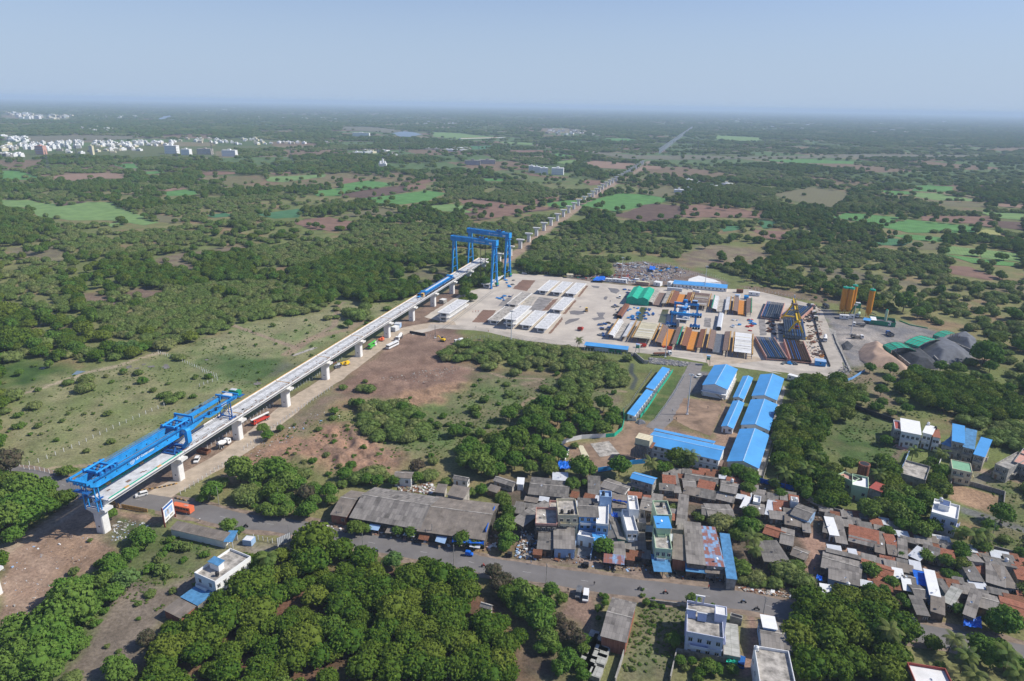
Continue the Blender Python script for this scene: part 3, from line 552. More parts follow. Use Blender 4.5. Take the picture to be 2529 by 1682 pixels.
for k in range(11):
 a,b=AX(k),AX(k+1);L_=(b-a).length;dd=(b-a).normalized();z0=CAPZ+.22
 t=thing('bridge_span','white concrete deck span %s from the launching girder end, with construction rails'%ORD[k]if k>1 else('newest deck span with green netting along both edges' if k==0 else 'deck span under the rear half of the blue launching girder'),'bridge deck',(a.x,a.y,z0),rzof(dd),'finished deck spans')
 part('box_girder',girder(L_-.25,.12),t)
 e=MB()
 for s_ in(-1,1):e.box(s_*(HWD-.12)-.12,s_*(HWD-.12)+.12,.15,L_-.15,2.903,3.22,'concrete')
 part('edge_kerb',e,t)
 if k>0:
  rl=MB()
  for x in(-3.2,-2.3,2.1,3.0):rl.box(x-.06,x+.06,.2,L_-.2,2.905,3.05,'steel')
  rl.box(-HWD-.05,-HWD+.12,.3,L_-.3,3.225,3.5,'ochre');part('rails',rl,t)
  st=MB().box(-4.4,-1.2,L_-.7,L_-.2,2.91,2.98,'ochre').box(-.8,4.2,L_-.7,L_-.2,2.91,2.98,'ochre');part('joint_cover',st,t)
  rb=MB()
  for j in range(70):y=rg.uniform(.5,L_-.5);x=rg.uniform(3.5,4.5);l_=rg.uniform(.4,1.6);rb.box(x-.05,x+.05,y,y+l_,2.91,2.91+rg.uniform(.05,.3),rg.choice(['rust','brownsteel','wood']))
  for j in range(6):y=rg.uniform(2,L_-4);x=rg.uniform(-2.5,2.5);rb.box(x,x+rg.uniform(.2,.9),y,y+rg.uniform(.3,1.4),2.908,2.94+rg.uniform(0,.3),rg.choice(['brownsteel','dark','grime']))
  part('loose_bars',rb,t)
 else:
  nn=MB()
  for s_ in(-1,1):
   nn.box(s_*4.28-.28,s_*4.28+.28,1,L_-.5,2.905,3.35,'net')
   for y in(8,24):nn.box(s_*4.28-.4,s_*4.28+.4,y,y+2,2.905,3.5,'ochre')
  for x,y,w,l_ in((0.4,12,1.4,2),(-1.2,5,.8,1.4),(1.2,20,.5,1.6),(.6,19,.5,1.6)):nn.box(x,x+w,y,y+l_,2.905,2.95,'brownsteel')
  part('safety_netting',nn,t)
  # launching girder
o_=AX(0);dL=(AX(2.2)-AX(0)).normalized();LG=thing('launching_gantry','huge blue twin beam launching girder standing on the left end of the viaduct','launching crane',(o_.x,o_.y,0),rzof(dL))
for s_ in(-1,1):
 x=s_*2.7;b=MB()
 def sec(y,z0,z1,w=.62):return[(x-w,y,z0),(x+w,y,z0),(x+w,y,z1),(x-w,y,z1)]
 b.loft([sec(-4.5,21.2,23.3),sec(-2,20.0,23.4),sec(47,20.0,23.4),sec(54,21.6,23.4),sec(75.5,21.9,23.4)],'blue')
 for z in(20.0,23.42):b.box(x-.85,x+.85,-2,47,z-.06,z+.06,'blue')
 m_=part('main_beam',b,LG);b=MB()
 b.box(x-.12,x+.12,-3,74,23.5,23.68,'steel');part('trolley_rail',b,m_)
 h_=MB()
 for y in list(range(2,46,5))+[56,62]:
  for sx in(-1,1):h_.tube((x+sx*.61,y,21.6),(x+sx*.66,y,21.6),.3,'dark',8)
 part('access_holes',h_,m_)
 wk=MB();xo=x+s_*1.45
 wk.box(min(x+s_*.86,xo),max(x+s_*.86,xo),-3,74,22.9,22.98,'deepblue')
 for z in(23.3,23.65,24.0):wk.box(xo-.03,xo+.03,-3,74,z,z+.05,'blue')
 for y in range(-3,75,3):wk.box(xo-.03,xo+.03,y,y+.07,22.98,24.05,'blue')
 part('walkway',wk,m_)
 tb=MB().loft([[(x+s_*.63,y,z)for y,z in((53,22.4),(55,21.3),(62,21.3),(64,22.4))],[(x+s_*2.0,y,z)for y,z in((53,22.4),(55,21.3),(62,21.3),(64,22.4))]],'blue')
 for y in(56,60.5):tb.tube((x+s_*.9,y,23.0),(x+s_*1.8,y,23.0),.8,'dark',12);tb.tube((x+s_*.8,y,23.0),(x+s_*1.95,y,23.0),.35,'blue',8)
 part('winch_platform',tb,LG)
rl=MB()
for s_ in(-1,1):
 rl.tube((s_*3.1,70.8,14.2),(s_*2.75,70.8,21.9),.26,'deepblue',8);rl.beam((s_*3.2,68.6,13.9),(s_*3.2,73,13.9),.5,.5,'deepblue')
 rl.tube((s_*3.1,68.9,14.2),(s_*2.75,69.4,21.9),.18,'deepblue',8)
 for y in(69,72.6):rl.tube((s_*3.2-.3,y,13.75),(s_*3.2+.3,y,13.75),.3,'dark',10)
rl.beam((-3.1,70.8,14.4),(3.1,70.8,14.4),.4,.5,'deepblue').beam((-2.9,70.8,18),(2.9,70.8,18),.2,.2,'deepblue').beam((-2.9,70.8,14.6),(2.7,70.8,21.5),.2,.2,'deepblue').beam((2.9,70.8,14.6),(-2.7,70.8,21.5),.2,.2,'deepblue')
part('rear_support',rl,LG)
ge=MB().box(-4.2,4.4,74.6,75.2,23.7,24.3,'blue').box(-4.2,4.2,70.2,70.9,24.0,24.7,'blue').box(-3.6,4.6,75.2,79,22.2,22.4,'deepblue');part('rear_cross_beam',ge,LG)
ge=MB().box(-1.6,3.4,76,78.6,22.45,24.7,'green').box(-1.2,1.6,76.4,78.2,24.705,24.95,'tin');part('generator_housing',ge,LG)
ge=MB().box(-1.7,1.8,71.6,74.2,22.2,24.3,'tin');part('control_cabinet',ge,LG)
cf=MB()
for s_ in(-1,1):
 w=1.15;P=[(s_*3.5,23.4),(s_*6.0,23.4),(s_*6.6,22.6),(s_*6.6,17.3),(s_*4.3,14.6),(s_*2.6,14.6),(s_*3.2,15.7),(s_*5.1,17.9),(s_*5.1,21.3),(s_*3.5,21.3)]
 a=[(x,40.3-w,z)for x,z in P];b=[(x,40.3+w,z)for x,z in P];n=len(P)
 cf.add(a+b,[(0,1,8,9),(1,2,3,7,8),(3,4,6,7),(4,5,6),(n,n+1,n+8,n+9),(n+1,n+2,n+3,n+7,n+8),(n+3,n+4,n+6,n+7),(n+4,n+5,n+6)]+[(i,(i+1)%n,n+(i+1)%n,n+i)for i in range(n)],'blue')
cf.beam((-4,40.3,14.9),(4,40.3,14.9),1.4,.8,'deepblue');part('middle_support',cf,LG)
bo=MB()
for s_ in(-1,1):
 bo.box(s_*3-.5,s_*3+.5,37.5,43,13.9,14.5,'deepblue')
 for y in(38,39.6,41.2,42.6):bo.tube((s_*3-.3,y,13.85),(s_*3+.3,y,13.85),.34,'dark',10)
bo.box(-3.8,3.6,36.2,37,13.8,14.6,'deepblue').box(-3,3.4,34.6,35.2,13.7,14.2,'deepblue').beam((-3,34.9,14),(-1,38,15.4),.5,.5,'deepblue').beam((2.8,34.9,14),(1,38,15.4),.5,.5,'deepblue');part('wheel_bogies',bo,LG)
tp=MB()
tp.box(-4.6,4.6,45.4,46.1,25.6,26.4,'blue')
for s_ in(-1,1):tp.box(s_*4.2-.4,s_*4.2+.4,45.4,46.1,23.45,25.6,'blue')
part('cross_portal',tp,LG)
def trolley(y0,nm):
 t=MB();t.box(-3.9,3.9,y0-3.2,y0-2.4,23.7,24.6,'blue').box(-3.9,3.9,y0+2.4,y0+3.2,23.7,24.6,'blue').box(-3.7,3.7,y0-2.4,y0+2.4,23.9,24.1,'deepblue')
 for s_ in(-1,1):
  t.tube((s_*2.7,y0-4.4,24.9),(s_*2.7,y0+4.4,24.9),.42,'blue',10)
  for y in(-3.6,-1.2,1.2,3.6):t.box(s_*3.6-.35,s_*3.6+.35,y0+y-.35,y0+y+.35,23.6,25.1,'deepblue')
 for i in range(3):
  for j in range(2):t.box(-1.8+i*1.3,-1.2+i*1.3,y0-1.6+j*1.9,y0-.7+j*1.9,24.1,24.7,'steel' if(i+j)%2 else 'blue')
 return part(nm,t,LG)
trolley(41,'lifting_trolley');trolley(3.5,'lifting_trolley')
ft=MB()
for s_ in(-1,1):
 for y in(-3.0,-1.4):ft.tube((s_*2.8,y,CAPZ),(s_*2.8,y,20),.24,'blue',8)
 for z in range(0,3):ft.beam((s_*2.8,-3,11.5+z*3),(s_*2.8,-1.4,13.5+z*3),.15,.15,'deepblue')
 ft.box(s_*3.3-.45,s_*3.3+.45,-4.2,-.4,15.2,15.35,'deepblue')
 for z in(15.8,16.3):ft.box(s_*3.7-.03,s_*3.7+.03,-4.2,-.4,z,z+.05,'blue')
for z in(11.2,15.3,19.4):ft.beam((-2.8,-2.2,z),(2.8,-2.2,z),.3,.35,'deepblue')
ft.beam((-2.8,-2.2,15.5),(2.8,-2.2,19.2),.18,.18,'deepblue').beam((2.8,-2.2,15.5),(-2.8,-2.2,19.2),.18,.18,'deepblue');part('front_support',ft,LG)
fc_=MB().box(-4.4,4.2,-6.6,-6.0,23.6,24.3,'blue').box(-4.6,-4.0,-6.6,-4.6,23.1,24.2,'blue').box(3.8,4.3,-6.6,-4.6,23.1,24.2,'blue').box(-3.6,-3,-6.3,4,24.4,24.9,'blue')
for s_ in(-2,-.7,.7,2):fc_.box(s_-.3,s_+.3,-6.1,-4.4,22.2,23.6,'blue')
fc_.box(-3.4,3.4,-6.2,-4.2,19.4,19.5,'deepblue')
for z in(19.9,20.4):fc_.box(-3.4,3.4,-6.25,-6.2,z,z+.05,'blue')
for i in range(8):fc_.box(-3.4+i*.95,-3.35+i*.95,-6.25,-6.2,19.4,23.6,'blue')
part('front_cross_beam',fc_,LG)
def text(s,size,mt_,parent,loc,rot,name='lettering',th=.02):
 cu=bpy.data.curves.new(name,'FONT');cu.body=s;cu.size=size;cu.extrude=th;cu.offset=size*.012
 to=bpy.data.objects.new('tmp',cu);C.objects.link(to);dg=bpy.context.evaluated_depsgraph_get();me=bpy.data.meshes.new_from_object(to.evaluated_get(dg))
 bpy.data.objects.remove(to);me.materials.clear();me.materials.append(MATS[mt_]);o=part(name,me,parent);o.location=loc;o.rotation_euler=rot;return o
def emblem(parent,loc,rot,r=1.0,mt_='white'):
 e=MB();n=28
 for ra,rb_ in((r,r*.86),):
  vs=[];
  for i in range(n):t=2*math.pi*i/n;vs+=[(ra*math.cos(t),ra*math.sin(t),0),(rb_*math.cos(t),rb_*math.sin(t),0)]
  e.add(vs,[(2*i,2*((i+1)%n),2*((i+1)%n)+1,2*i+1)for i in range(n)],mt_)
 q=r*.1;e.add([(-.62*r,-.12*r,0),(.78*r,-.12*r,0),(.78*r,.04*r,0),(-.62*r,.04*r,0)],[(0,1,2,3)],mt_);e.add([(-.28*r,-.6*r,0),(-.12*r,-.6*r,0),(-.12*r,.62*r,0),(-.28*r,.62*r,0)],[(0,1,2,3)],mt_)
 e.add([(.2*r,-.7*r,0),(.36*r,-.7*r,0),(.36*r,.42*r,0),(.2*r,.42*r,0)],[(0,1,2,3)],mt_);e.add([(-.28*r,.48*r,0),(.5*r,.48*r,0),(.5*r,.62*r,0),(-.28*r,.62*r,0)],[(0,1,2,3)],mt_)
 o=part('emblem',e,parent);o.location=loc;o.rotation_euler=rot;return o
ROTR=(R(90),0,R(90))
emblem(LG,(3.36,14.2,21.6),ROTR,1.05);text('L&T Construction',1.25,'white',LG,(3.36,15.8,21.3),ROTR)
emblem(LG,(4.8,39.12,22.35),(R(90),0,0),.75);pl=MB().box(3.33,3.38,64.5,68,22.0,23.1,'white');part('name_board',pl,LG)
# portal cranes over the yard end
def portal(A,B,zt,label,hook,extras=True):
 """A left leg foot, B right leg foot, on the ground; beam on top"""
 v=B-A;L_=v.length;t=thing('gantry_crane',label,'gantry crane',(A.x,A.y,0),ang(A,B),'pair of tall blue gantry cranes')
 bm_=MB()
 for s_ in(-1,1):bm_.box(-2.5,L_+2.5,s_*1.5-.55,s_*1.5+.55,zt-4.0,zt,'blue')
 bm_.box(-2.6,-2.0,-2.3,2.3,zt-3.6,zt+.3,'blue').box(L_+1.6,L_+2.7,-2.2,2.2,zt-4.2,zt+.5,'blue')
 main=part('main_beam',bm_,t);rr_=MB()
 for s_ in(-1,1):
  rr_.box(-2,L_+2,s_*2.2-.03,s_*2.2+.03,zt+.9,zt+.98,'blue')
  for i in range(int(L_/2)):rr_.box(i*2,i*2+.06,s_*2.2-.03,s_*2.2+.03,zt,zt+.9,'blue')
 part('handrail',rr_,main)
 for nm,x0,tw,sp_ in(('fixed_leg',L_,1.15,5.2),('swing_leg',0,.75,4.6)):
  lg=MB()
  for s_ in(-1,1):
   lg.loft([[(x0-tw*.55,s_*sp_-.5,1.2),(x0+tw*.55,s_*sp_-.5,1.2),(x0+tw*.55,s_*sp_+.5,1.2),(x0-tw*.55,s_*sp_+.5,1.2)],[(x0-tw,s_*1.7-.55,zt-4),(x0+tw,s_*1.7-.55,zt-4),(x0+tw,s_*1.7+.55,zt-4),(x0-tw,s_*1.7+.55,zt-4)]],'blue')
   lg.box(x0-.8,x0+.8,s_*sp_-1.6,s_*sp_+1.6,.35,1.3,'deepblue')
   for q_ in(-1,1):lg.tube((x0-.35,s_*sp_+q_,.38),(x0+.35,s_*sp_+q_,.38),.38,'dark',10)
  for f_ in(.12,.34,.56,.76):
   z=1.2+(zt-5.2)*f_;w=sp_+(1.7-sp_)*f_;lg.beam((x0,-w,z),(x0,w,z+1.0),.35,.35,'blue')
  part(nm,lg,t)
 sd_=MB();sw=3.6
 for f_ in(.2,.4,.6,.8):z=(zt-4)*f_;sd_.box(L_+1,L_+2.4,-1.4,1.4,z,z+.12,'deepblue');sd_.beam((L_+1.7,-1.3,z),(L_+1.7,1.3,z+(zt-4)*.2),.15,.3,'blue')
 sd_.box(L_-2.2,L_+2.4,-3,3,zt-5.8,zt-5.6,'blue');part('ladder',sd_,t)
 cb=MB().box(L_-1.4,L_+.9,3.6,6.4,1.6,3.4,'green');part('power_unit',cb,t)
 x=L_*hook;tr_=MB().box(x-3.4,x+3.4,-2.4,2.4,zt+.4,zt+1.0,'blue')
 for i in range(4):tr_.box(x-3+i*1.6,x-2+i*1.6,-1.8,1.6,zt+1.0,zt+2.1+(i%2)*.5,'dark' if i%2 else 'blue')
 tr_.tube((x-2,-2,zt+1.5),(x+2,-2,zt+1.5),.55,'deepblue',10);c_=part('hoist_trolley',tr_,t)
 ro=MB()
 for dx in(-2.6,-2.3,2.3,2.6):
  for dy in(-.5,.5):ro.box(x+dx-.05,x+dx+.05,dy-.05,dy+.05,5.6,zt+.4,'dark')
 ro.box(x-3.2,x+3.2,-.5,.5,4.6,5.6,'deepblue');part('hoist_ropes',ro,c_)
 emblem(t,(L_*.55,-2.08,zt-2),(R(90),0,0),1.0);text('L&T Construction',1.15,'white',t,(L_*.55+1.4,-2.08,zt-2.4),(R(90),0,0),th=.01)
 part('name_board',MB().box(L_-4.2,L_-1.4,-2.12,-2.06,zt-3.2,zt-1.8,'white'),t)
 return t
zt=41;ca=g('T',668,1085);cb_=g('T',795,990)
dirn=None
for(fx,fy),(lx,ly),bx in(((668,1060),(275,565),1),((795,965),(430,492),2)):
 B=g('T',fx,fy);A=g('T',lx+8,ly+14,zt-2);A.z=0
 portal(A,B,zt,'nearer of the two tall blue gantry cranes straddling the deck end' if bx==1 else 'farther of the two tall blue gantry cranes straddling the deck end',.72 if bx==1 else .80)
 # girder carrier on the deck
a,b=AX(7.45),AX(8.95);dd=(b-a).normalized();L_=(b-a).length
t=thing('girder_carrier','long low blue multi wheel girder carrier with yellow cab on the deck','transport vehicle',(a.x,a.y,DZ+.12),rzof(dd))
part('spine_frame',MB().box(-1.1,1.1,0,L_,1.5,2.3,'blue').box(-.8,1.0,-6,0,.8,1.1,'blue').box(-2.6,2.6,L_-4,L_-1,2.3,3.2,'blue').box(-2.2,2.2,3,6,2.3,3.0,'blue').box(-.7,.7,8,L_-6,2.3,2.55,'tin'),t)
for i in range(22):
 y=1.5+i*(L_-3)/21;w_=MB().box(-3.5,3.5,y-.28,y+.28,1.15,1.75,'blue')
 for s_ in(-1,1):w_.tube((s_*3.7,y,.52),(s_*2.9,y,.52),.52,'tyre',10)
 part('axle',w_,t)
part('cab',MB().box(.6,2.6,-2.2,-.2,.6,2.9,'ochre').box(.75,2.45,-2.25,-2.2,1.6,2.6,'glass').box(.6,2.6,-2.2,-.2,2.9,2.95,'yellow'),t)
# casting yard
def q4(fr,nl,nr,fl,z,rz=None):
 """near-left, near-right, far-left corners seen in the photo at height z -> origin, heading, width, depth"""
 a,b,c_=g(fr,*nl,z),g(fr,*nr,z),g(fr,*fl,z);a_=ang(a,b)if rz is None else R(rz);u=Vector((math.cos(a_),math.sin(a_),0));p=Vector((-u.y,u.x,0))
 return Vector((a.x,a.y,0)),a_,max(.5,(b-a).dot(u)),max(.5,(c_-a).dot(p))
YZ=-18.5
_gm=girder(38,0).mesh('box_girder');_gm2=girder(38,0,'concrete','grime').mesh('box_girder')
_df=MB();rg=random.Random(9)
for j in range(5):x,y=rg.uniform(-3,3),rg.uniform(3,35);_df.box(x,x+.5,y,y+.8,2.905,2.93,'dark')
for s_ in(-1,1):_df.box(s_*4.4-.2,s_*4.4+.2,.3,37.7,2.905,3.1,'concrete')
_dfm=_df.mesh('openings')
def ygirder(fr,nl,nr,z0,label,rz=YZ,me=None,group='precast girders stored on the yard'):
 a,b=g(fr,*nl,z0+2.9),g(fr,*nr,z0+2.9);c_=(a+b)/2
 t=thing('precast_girder',label,'concrete girder',(c_.x,c_.y,z0),R(rz),group);part('box_girder',me or _gm,t);part('openings',_dfm,t)
 if z0<1.5:part('support_blocks',MB().box(-2.3,2.3,.6,1.4,-z0,-.003,'old_concrete').box(-2.3,2.3,36.6,37.4,-z0,-.003,'old_concrete'),t)
 return t
ygirder('T',(110,1297),(238,1313),4.2,'upper box girder of the two high stack nearest the viaduct');ygirder('T',(110,1338),(238,1354),.7,'lower box girder of the two high stack nearest the viaduct')
ygirder('T',(1082,1080),(1192,1098),.6,'box girder at the left of the back row of three');ygirder('T',(1220,1095),(1325,1112),.6,'box girder in the middle of the back row of three');ygirder('T',(1357,1108),(1462,1126),.6,'box girder at the right of the back row of three')
ygirder('T',(785,1214),(900,1230),.6,'dusty box girder with a scrap of green net, left of the grey slab',me=_gm2);ygirder('T',(1218,1265),(1335,1282),.6,'box girder lying alone between the back and front rows')
ygirder('T',(602,1370),(720,1386),.6,'rust stained box girder with red scaffolds at its end',me=_gm2);ygirder('T',(755,1357),(880,1377),4.2,'upper box girder of the stack in the middle of the front row');ygirder('T',(755,1400),(880,1420),.7,'lower box girder of the stack in the middle of the front row')
ygirder('T',(913,1413),(1035,1432),.6,'box girder second from right in the front row');ygirder('T',(1057,1443),(1182,1463),.6,'box girder with cut openings at the right end of the front row')
ygirder('T',(545,1020),(640,1034),.8,'box girder hanging low under the two tall blue cranes',R(0)-16);ygirder('Y',(1310,1040),(1670,1060),4.3,'new box girder held under the blue straddle crane',-14)
for fr,P,m_ in[('T',[(845,1070),(940,985),(1070,990),(985,1095)],'plough'),('T',[(455,1395),(560,1275),(690,1280),(600,1400)],'plough'),('T',[(1130,1285),(1240,1175),(1290,1165),(1190,1280)],'plough'),('T',[(1190,1505),(1325,1345),(1335,1370),(1215,1505)],'plough'),
('T',[(1330,1315),(1450,1180),(1465,1185),(1360,1315)],'plough'),('T',[(1470,1150),(1560,1040),(1580,1042),(1495,1150)],'plough'),('T',[(1000,1290),(1100,1150),(1240,1165),(1130,1285)],'yardgrey'),('T',[(750,1190),(860,1120),(800,1240),(700,1240)],'yardgrey'),
('T',[(1395,1290),(1440,1280),(1530,1290),(1545,1310),(1480,1325),(1405,1318)],'mudwater'),('T',[(1350,1395),(1400,1365),(1500,1355),(1470,1380),(1400,1405),(1360,1420)],'mudwater'),('T',[(1610,1360),(1680,1345),(1660,1300),(1745,1302),(1720,1340),(1740,1365),(1640,1378)],'mudwater'),
('T',[(1725,1160),(1740,1145),(1768,1145),(1755,1178),(1730,1175)],'mudwater'),('T',[(1765,1060),(1860,1070),(1885,1090),(1850,1120),(1800,1105)],'mudwater'),('T',[(1605,1040),(1690,1048),(1680,1066),(1630,1060)],'mudwater'),('T',[(1500,1240),(1515,1240),(1505,1252),(1485,1250)],'mudwater'),
('F',[(1000,1010),(1095,1025),(1170,825),(1075,815)],'algae'),('F',[(1325,1040),(1435,1050),(1485,850),(1390,850)],'algae'),('G',[(220,980),(320,1000),(330,860),(240,850)],'yardgrey'),('G',[(1020,850),(1110,860),(1140,1110),(1040,1110)],'yardgrey'),('G',[(300,1560),(1100,1480),(1000,1420),(200,1380)],'haul'),
('T',[(940,1225),(1000,1150),(1080,1150),(1010,1245)],'grime'),('H',[(545,630),(610,660),(640,780),(760,1030),(730,1040),(600,800)],'old_concrete')]:
 patch('ground_patch' if m_!='mudwater' else 'puddle',fr,P,m_,z=.03 if m_!='mudwater' else .034,rag=.15 if m_ in('algae','haul','old_concrete')else .35)
for k_,((x0,y0),(x1,y1))in enumerate((((130,1480),(640,1095)),((155,1480),(660,1098)))):
 a,b=g('T',x0,y0),g('T',x1,y1);single('crane_rail',MB().beam((0,0,0),(0,(b-a).length,0),.25,.12,'steel'),'%s rail of the ground track leading to the tall blue cranes'%('left' if k_==0 else 'right'),'rail','crane rails on the yard',(a.x,a.y,.07),ang(a,b)-R(90))
 # casting moulds
def mould(fr,nl,nr,fl,bed,wall,edge,label,cover=None,z=3.6):
 a,rz,W_,D_=q4(fr,nl,nr,fl,z,YZ);W_=max(W_,11.8);t=thing('casting_mould',label,'casting mould',(a.x,a.y,0),rz,'steel moulds for casting girders')
 if cover:
  part('cover_sheet',MB().sheet([(.9,.3,z+.1),(W_-.9,.3,z+.15),(W_-.9,D_-.3,z+.1),(.9,D_-.3,z+.15)],.15,cover),t);c_=MB();r_=random.Random(W_*100)
  for i in range(17):y=.6+i*(D_-1.4)/17;c_.box(1.0+r_.uniform(0,.4),W_-1.0-r_.uniform(0,.5),y,y+r_.uniform(.2,1.1),z+.155,z+.155+r_.uniform(.04,.16),r_.choice([cover,'white','grime','cream']))
  part('planks',c_,t)
 else:
  part('bed',MB().box(W_*.3,W_*.7,0,D_-1.5,.3,1.3,bed),t)
  for s_,x0,x1 in((0,.5,W_*.27),(1,W_*.73,W_-.5)):
   sx=(x0,x1,x1+(.5 if s_==0 else 0),x1);p_=[(x0,0,z),(x1,0,z-.5),(W_*(.3 if s_==0 else .7),0,1.303)]if s_==0 else[(x1,0,z),(x0,0,z-.5),(W_*.7,0,1.303)]
   q_=[(x,D_,zz)for x,_,zz in p_];part('wing_form',MB().add(p_+q_+[(x,y,zz-.14)for x,y,zz in p_+q_],[(0,1,4,3),(1,2,5,4),(6,7,10,9),(7,8,11,10),(0,1,7,6),(1,2,8,7),(3,4,10,9),(4,5,11,10),(0,3,9,6)],wall),t)
 r_=random.Random(int(W_*31))
 for s_,ec in zip((0,1),edge):
  x=0 if s_==0 else W_;b=MB().box(x-.3,x+.3,-.2,D_+.2,z-.15,z+.3,ec)
  for i in range(14):y=.5+i*(D_-1)/13;b.box(x-.42,x+.42,y-.1,y+.1,z-.7,z+.42,r_.choice([ec,'ochre','brownsteel']))
  part('edge_beam',b,t)
 f_=MB()
 for i in range(11):
  y=.4+i*(D_-.8)/10
  for x in(.3,W_*.28,W_*.72,W_-.3):f_.box(x-.12,x+.12,y-.12,y+.12,0,z-.75,'deepblue' if i==0 else 'dark')
  f_.box(.3,W_*.28,y-.1,y+.1,1.6,1.8,'brownsteel').box(W_*.72,W_-.3,y-.1,y+.1,1.6,1.8,'brownsteel')
 part('support_frame',f_,t);return t
mould('F',(600,1210),(880,1245),(710,980),'grime','deck',('ochre','ochre'),'grey bedded casting mould at the left end of the front row');mould('F',(945,1255),(1245,1290),(1040,1020),None,None,('ochre','ochre'),'casting mould covered with pale weathered boards, second in the front row','cream')
mould('F',(1290,1315),(1600,1360),(1370,1065),'orange','brownsteel',('ochre','net'),'orange bedded casting mould with one green edge, third in the front row');mould('F',(1655,1365),(1970,1400),(1720,1100),'orange','rust',('ochre','ochre'),'bright orange casting mould under the straddle crane wheels in the front row')
mould('G',(265,1290),(585,1340),(300,1015),'steel','brownsteel',('ochre','ochre'),'slate grey casting mould second from right in the front row');mould('G',(640,1345),(935,1370),(648,1060),None,None,('ochre','ochre'),'casting mould under a crumpled white sheet at the right of the front row','white')
mould('F',(1172,730),(1445,772),(1245,548),'brownsteel','grime',('ochre','ochre'),'brown casting mould beside the green net tent');mould('F',(1482,750),(1770,790),(1535,570),'orange','rust',('ochre','ochre'),'orange casting mould behind the blue straddle crane in the back row')
mould('F',(1800,780),(2050,828),(1850,600),None,None,('ochre','ochre'),'casting mould closed with flat dark brown steel plates in the back row','brownsteel');mould('G',(340,712),(595,760),(350,520),'grime','deck',('net','ochre'),'pale grey casting mould with a green edge in the back row')
mould('G',(645,745),(915,785),(645,540),'orange','brownsteel',('ochre','green'),'orange casting mould at the right end of the back row')
a,rz,W_,D_=q4('F',(868,690),(1160,765),(965,560),4.5,YZ);t=thing('net_tent','green netted tent with two pitched roofs over a mould','tent',(a.x,a.y,0),rz);n_=13
tv=[];D_=36;ns=8;rr_=random.Random(3)
for j in range(ns+1):
 for i in range(n_):
  f_=i/(n_-1);x=W_*f_;z=5.2+2.0*(1-abs(f_*4-(1 if f_<.5 else 3)))*.8-(.25 if j%2 else 0)*(0<i<n_-1);tv.append((x,D_*j/ns,z+rr_.uniform(-.12,.12)))
m_=MB().add(tv,[(j*n_+i,j*n_+i+1,(j+1)*n_+i+1,(j+1)*n_+i)for j in range(ns)for i in range(n_-1)],'net');part('roof_net',m_,t)
m_=MB();fr_=tv[:n_];m_.add([(x,y-.02,z)for x,y,z in fr_]+[(x,y-.3+.2*math.sin(x*3),.2)for x,y,z in fr_],[(i,i+1,n_+i+1,n_+i)for i in range(n_-1)],'net')
for xx in(0,W_):m_.add([(xx,0,5.3),(xx,D_,5.3),(xx+(.3 if xx else-.3),D_,.2),(xx+(.3 if xx else-.3),0,.2)],[(0,1,2,3)],'net')
part('side_net',m_,t);m_=MB()
for i in(0,.5,1):
 for j in range(5):m_.tube((W_*i,D_*j/4,0),(W_*i,D_*j/4,5.1),.07,'steel',5)
part('poles',m_,t)
def core(fr,nl,nr,fl,m_,label,z=2.6):
 a,rz,W_,D_=q4(fr,nl,nr,fl,z,YZ);t=thing('inner_form',label,'steel form',(a.x,a.y,0),rz);P=[(0,1.0),(0,2.1),(.7,2.9),(W_-.7,2.9),(W_,2.1),(W_,1.0)];n=6
 part('shell',MB().add([(x,0,z_)for x,z_ in P]+[(x,D_,z_)for x,z_ in P],[(i,i+1,n+i+1,n+i)for i in range(5)],m_),t)
 part('carriage',MB().box(.4,W_-.4,.3,D_-.3,.5,.9,'dark').box(.2,.5,.5,D_-.5,0,.5,'deepblue').box(W_-.5,W_-.2,.5,D_-.5,0,.5,'deepblue'),t)
core('F',(715,935),(795,955),(815,765),'rust','rusty brown inner form standing alone left of the ponds');core('G',(402,985),(482,1000),(418,778),'tin','pale steel inner form right of the blue straddle crane')
def gear(fr,x0,y0,x1,y1,n,mats_,label,group,seed,h=1.1,s=(.5,1.8)):
 r_=random.Random(seed);protos=[]
 for i in range(n):
  p=g(fr,r_.uniform(x0,x1),r_.uniform(y0,y1));m_=r_.choice(mats_)
  if i<4:
   w,l_=r_.uniform(*s),r_.uniform(*s);b=MB().box(-w,w,-l_,l_,.25,h*.6,m_).box(-w*.8,-w*.5,-l_*.9,l_*.9,0,.25,'dark').box(w*.5,w*.8,-l_*.9,l_*.9,0,.25,'dark').tube((-w,0,h*.75),(w,0,h*.75),.16,m_,6).beam((-w*.6,-l_*.8,h*.6),(w*.6,l_*.8,h*1.1),.15,.15,m_)
   o=single('equipment',b,label,'equipment',group,(p.x,p.y,.03),r_.uniform(0,3));protos.append(o)
  else:o=protos[i%4].copy();C.objects.link(o);o.location=(p.x,p.y,.03);o.rotation_euler=(0,0,r_.uniform(0,3));o.scale=(r_.uniform(.6,1.2),)*3
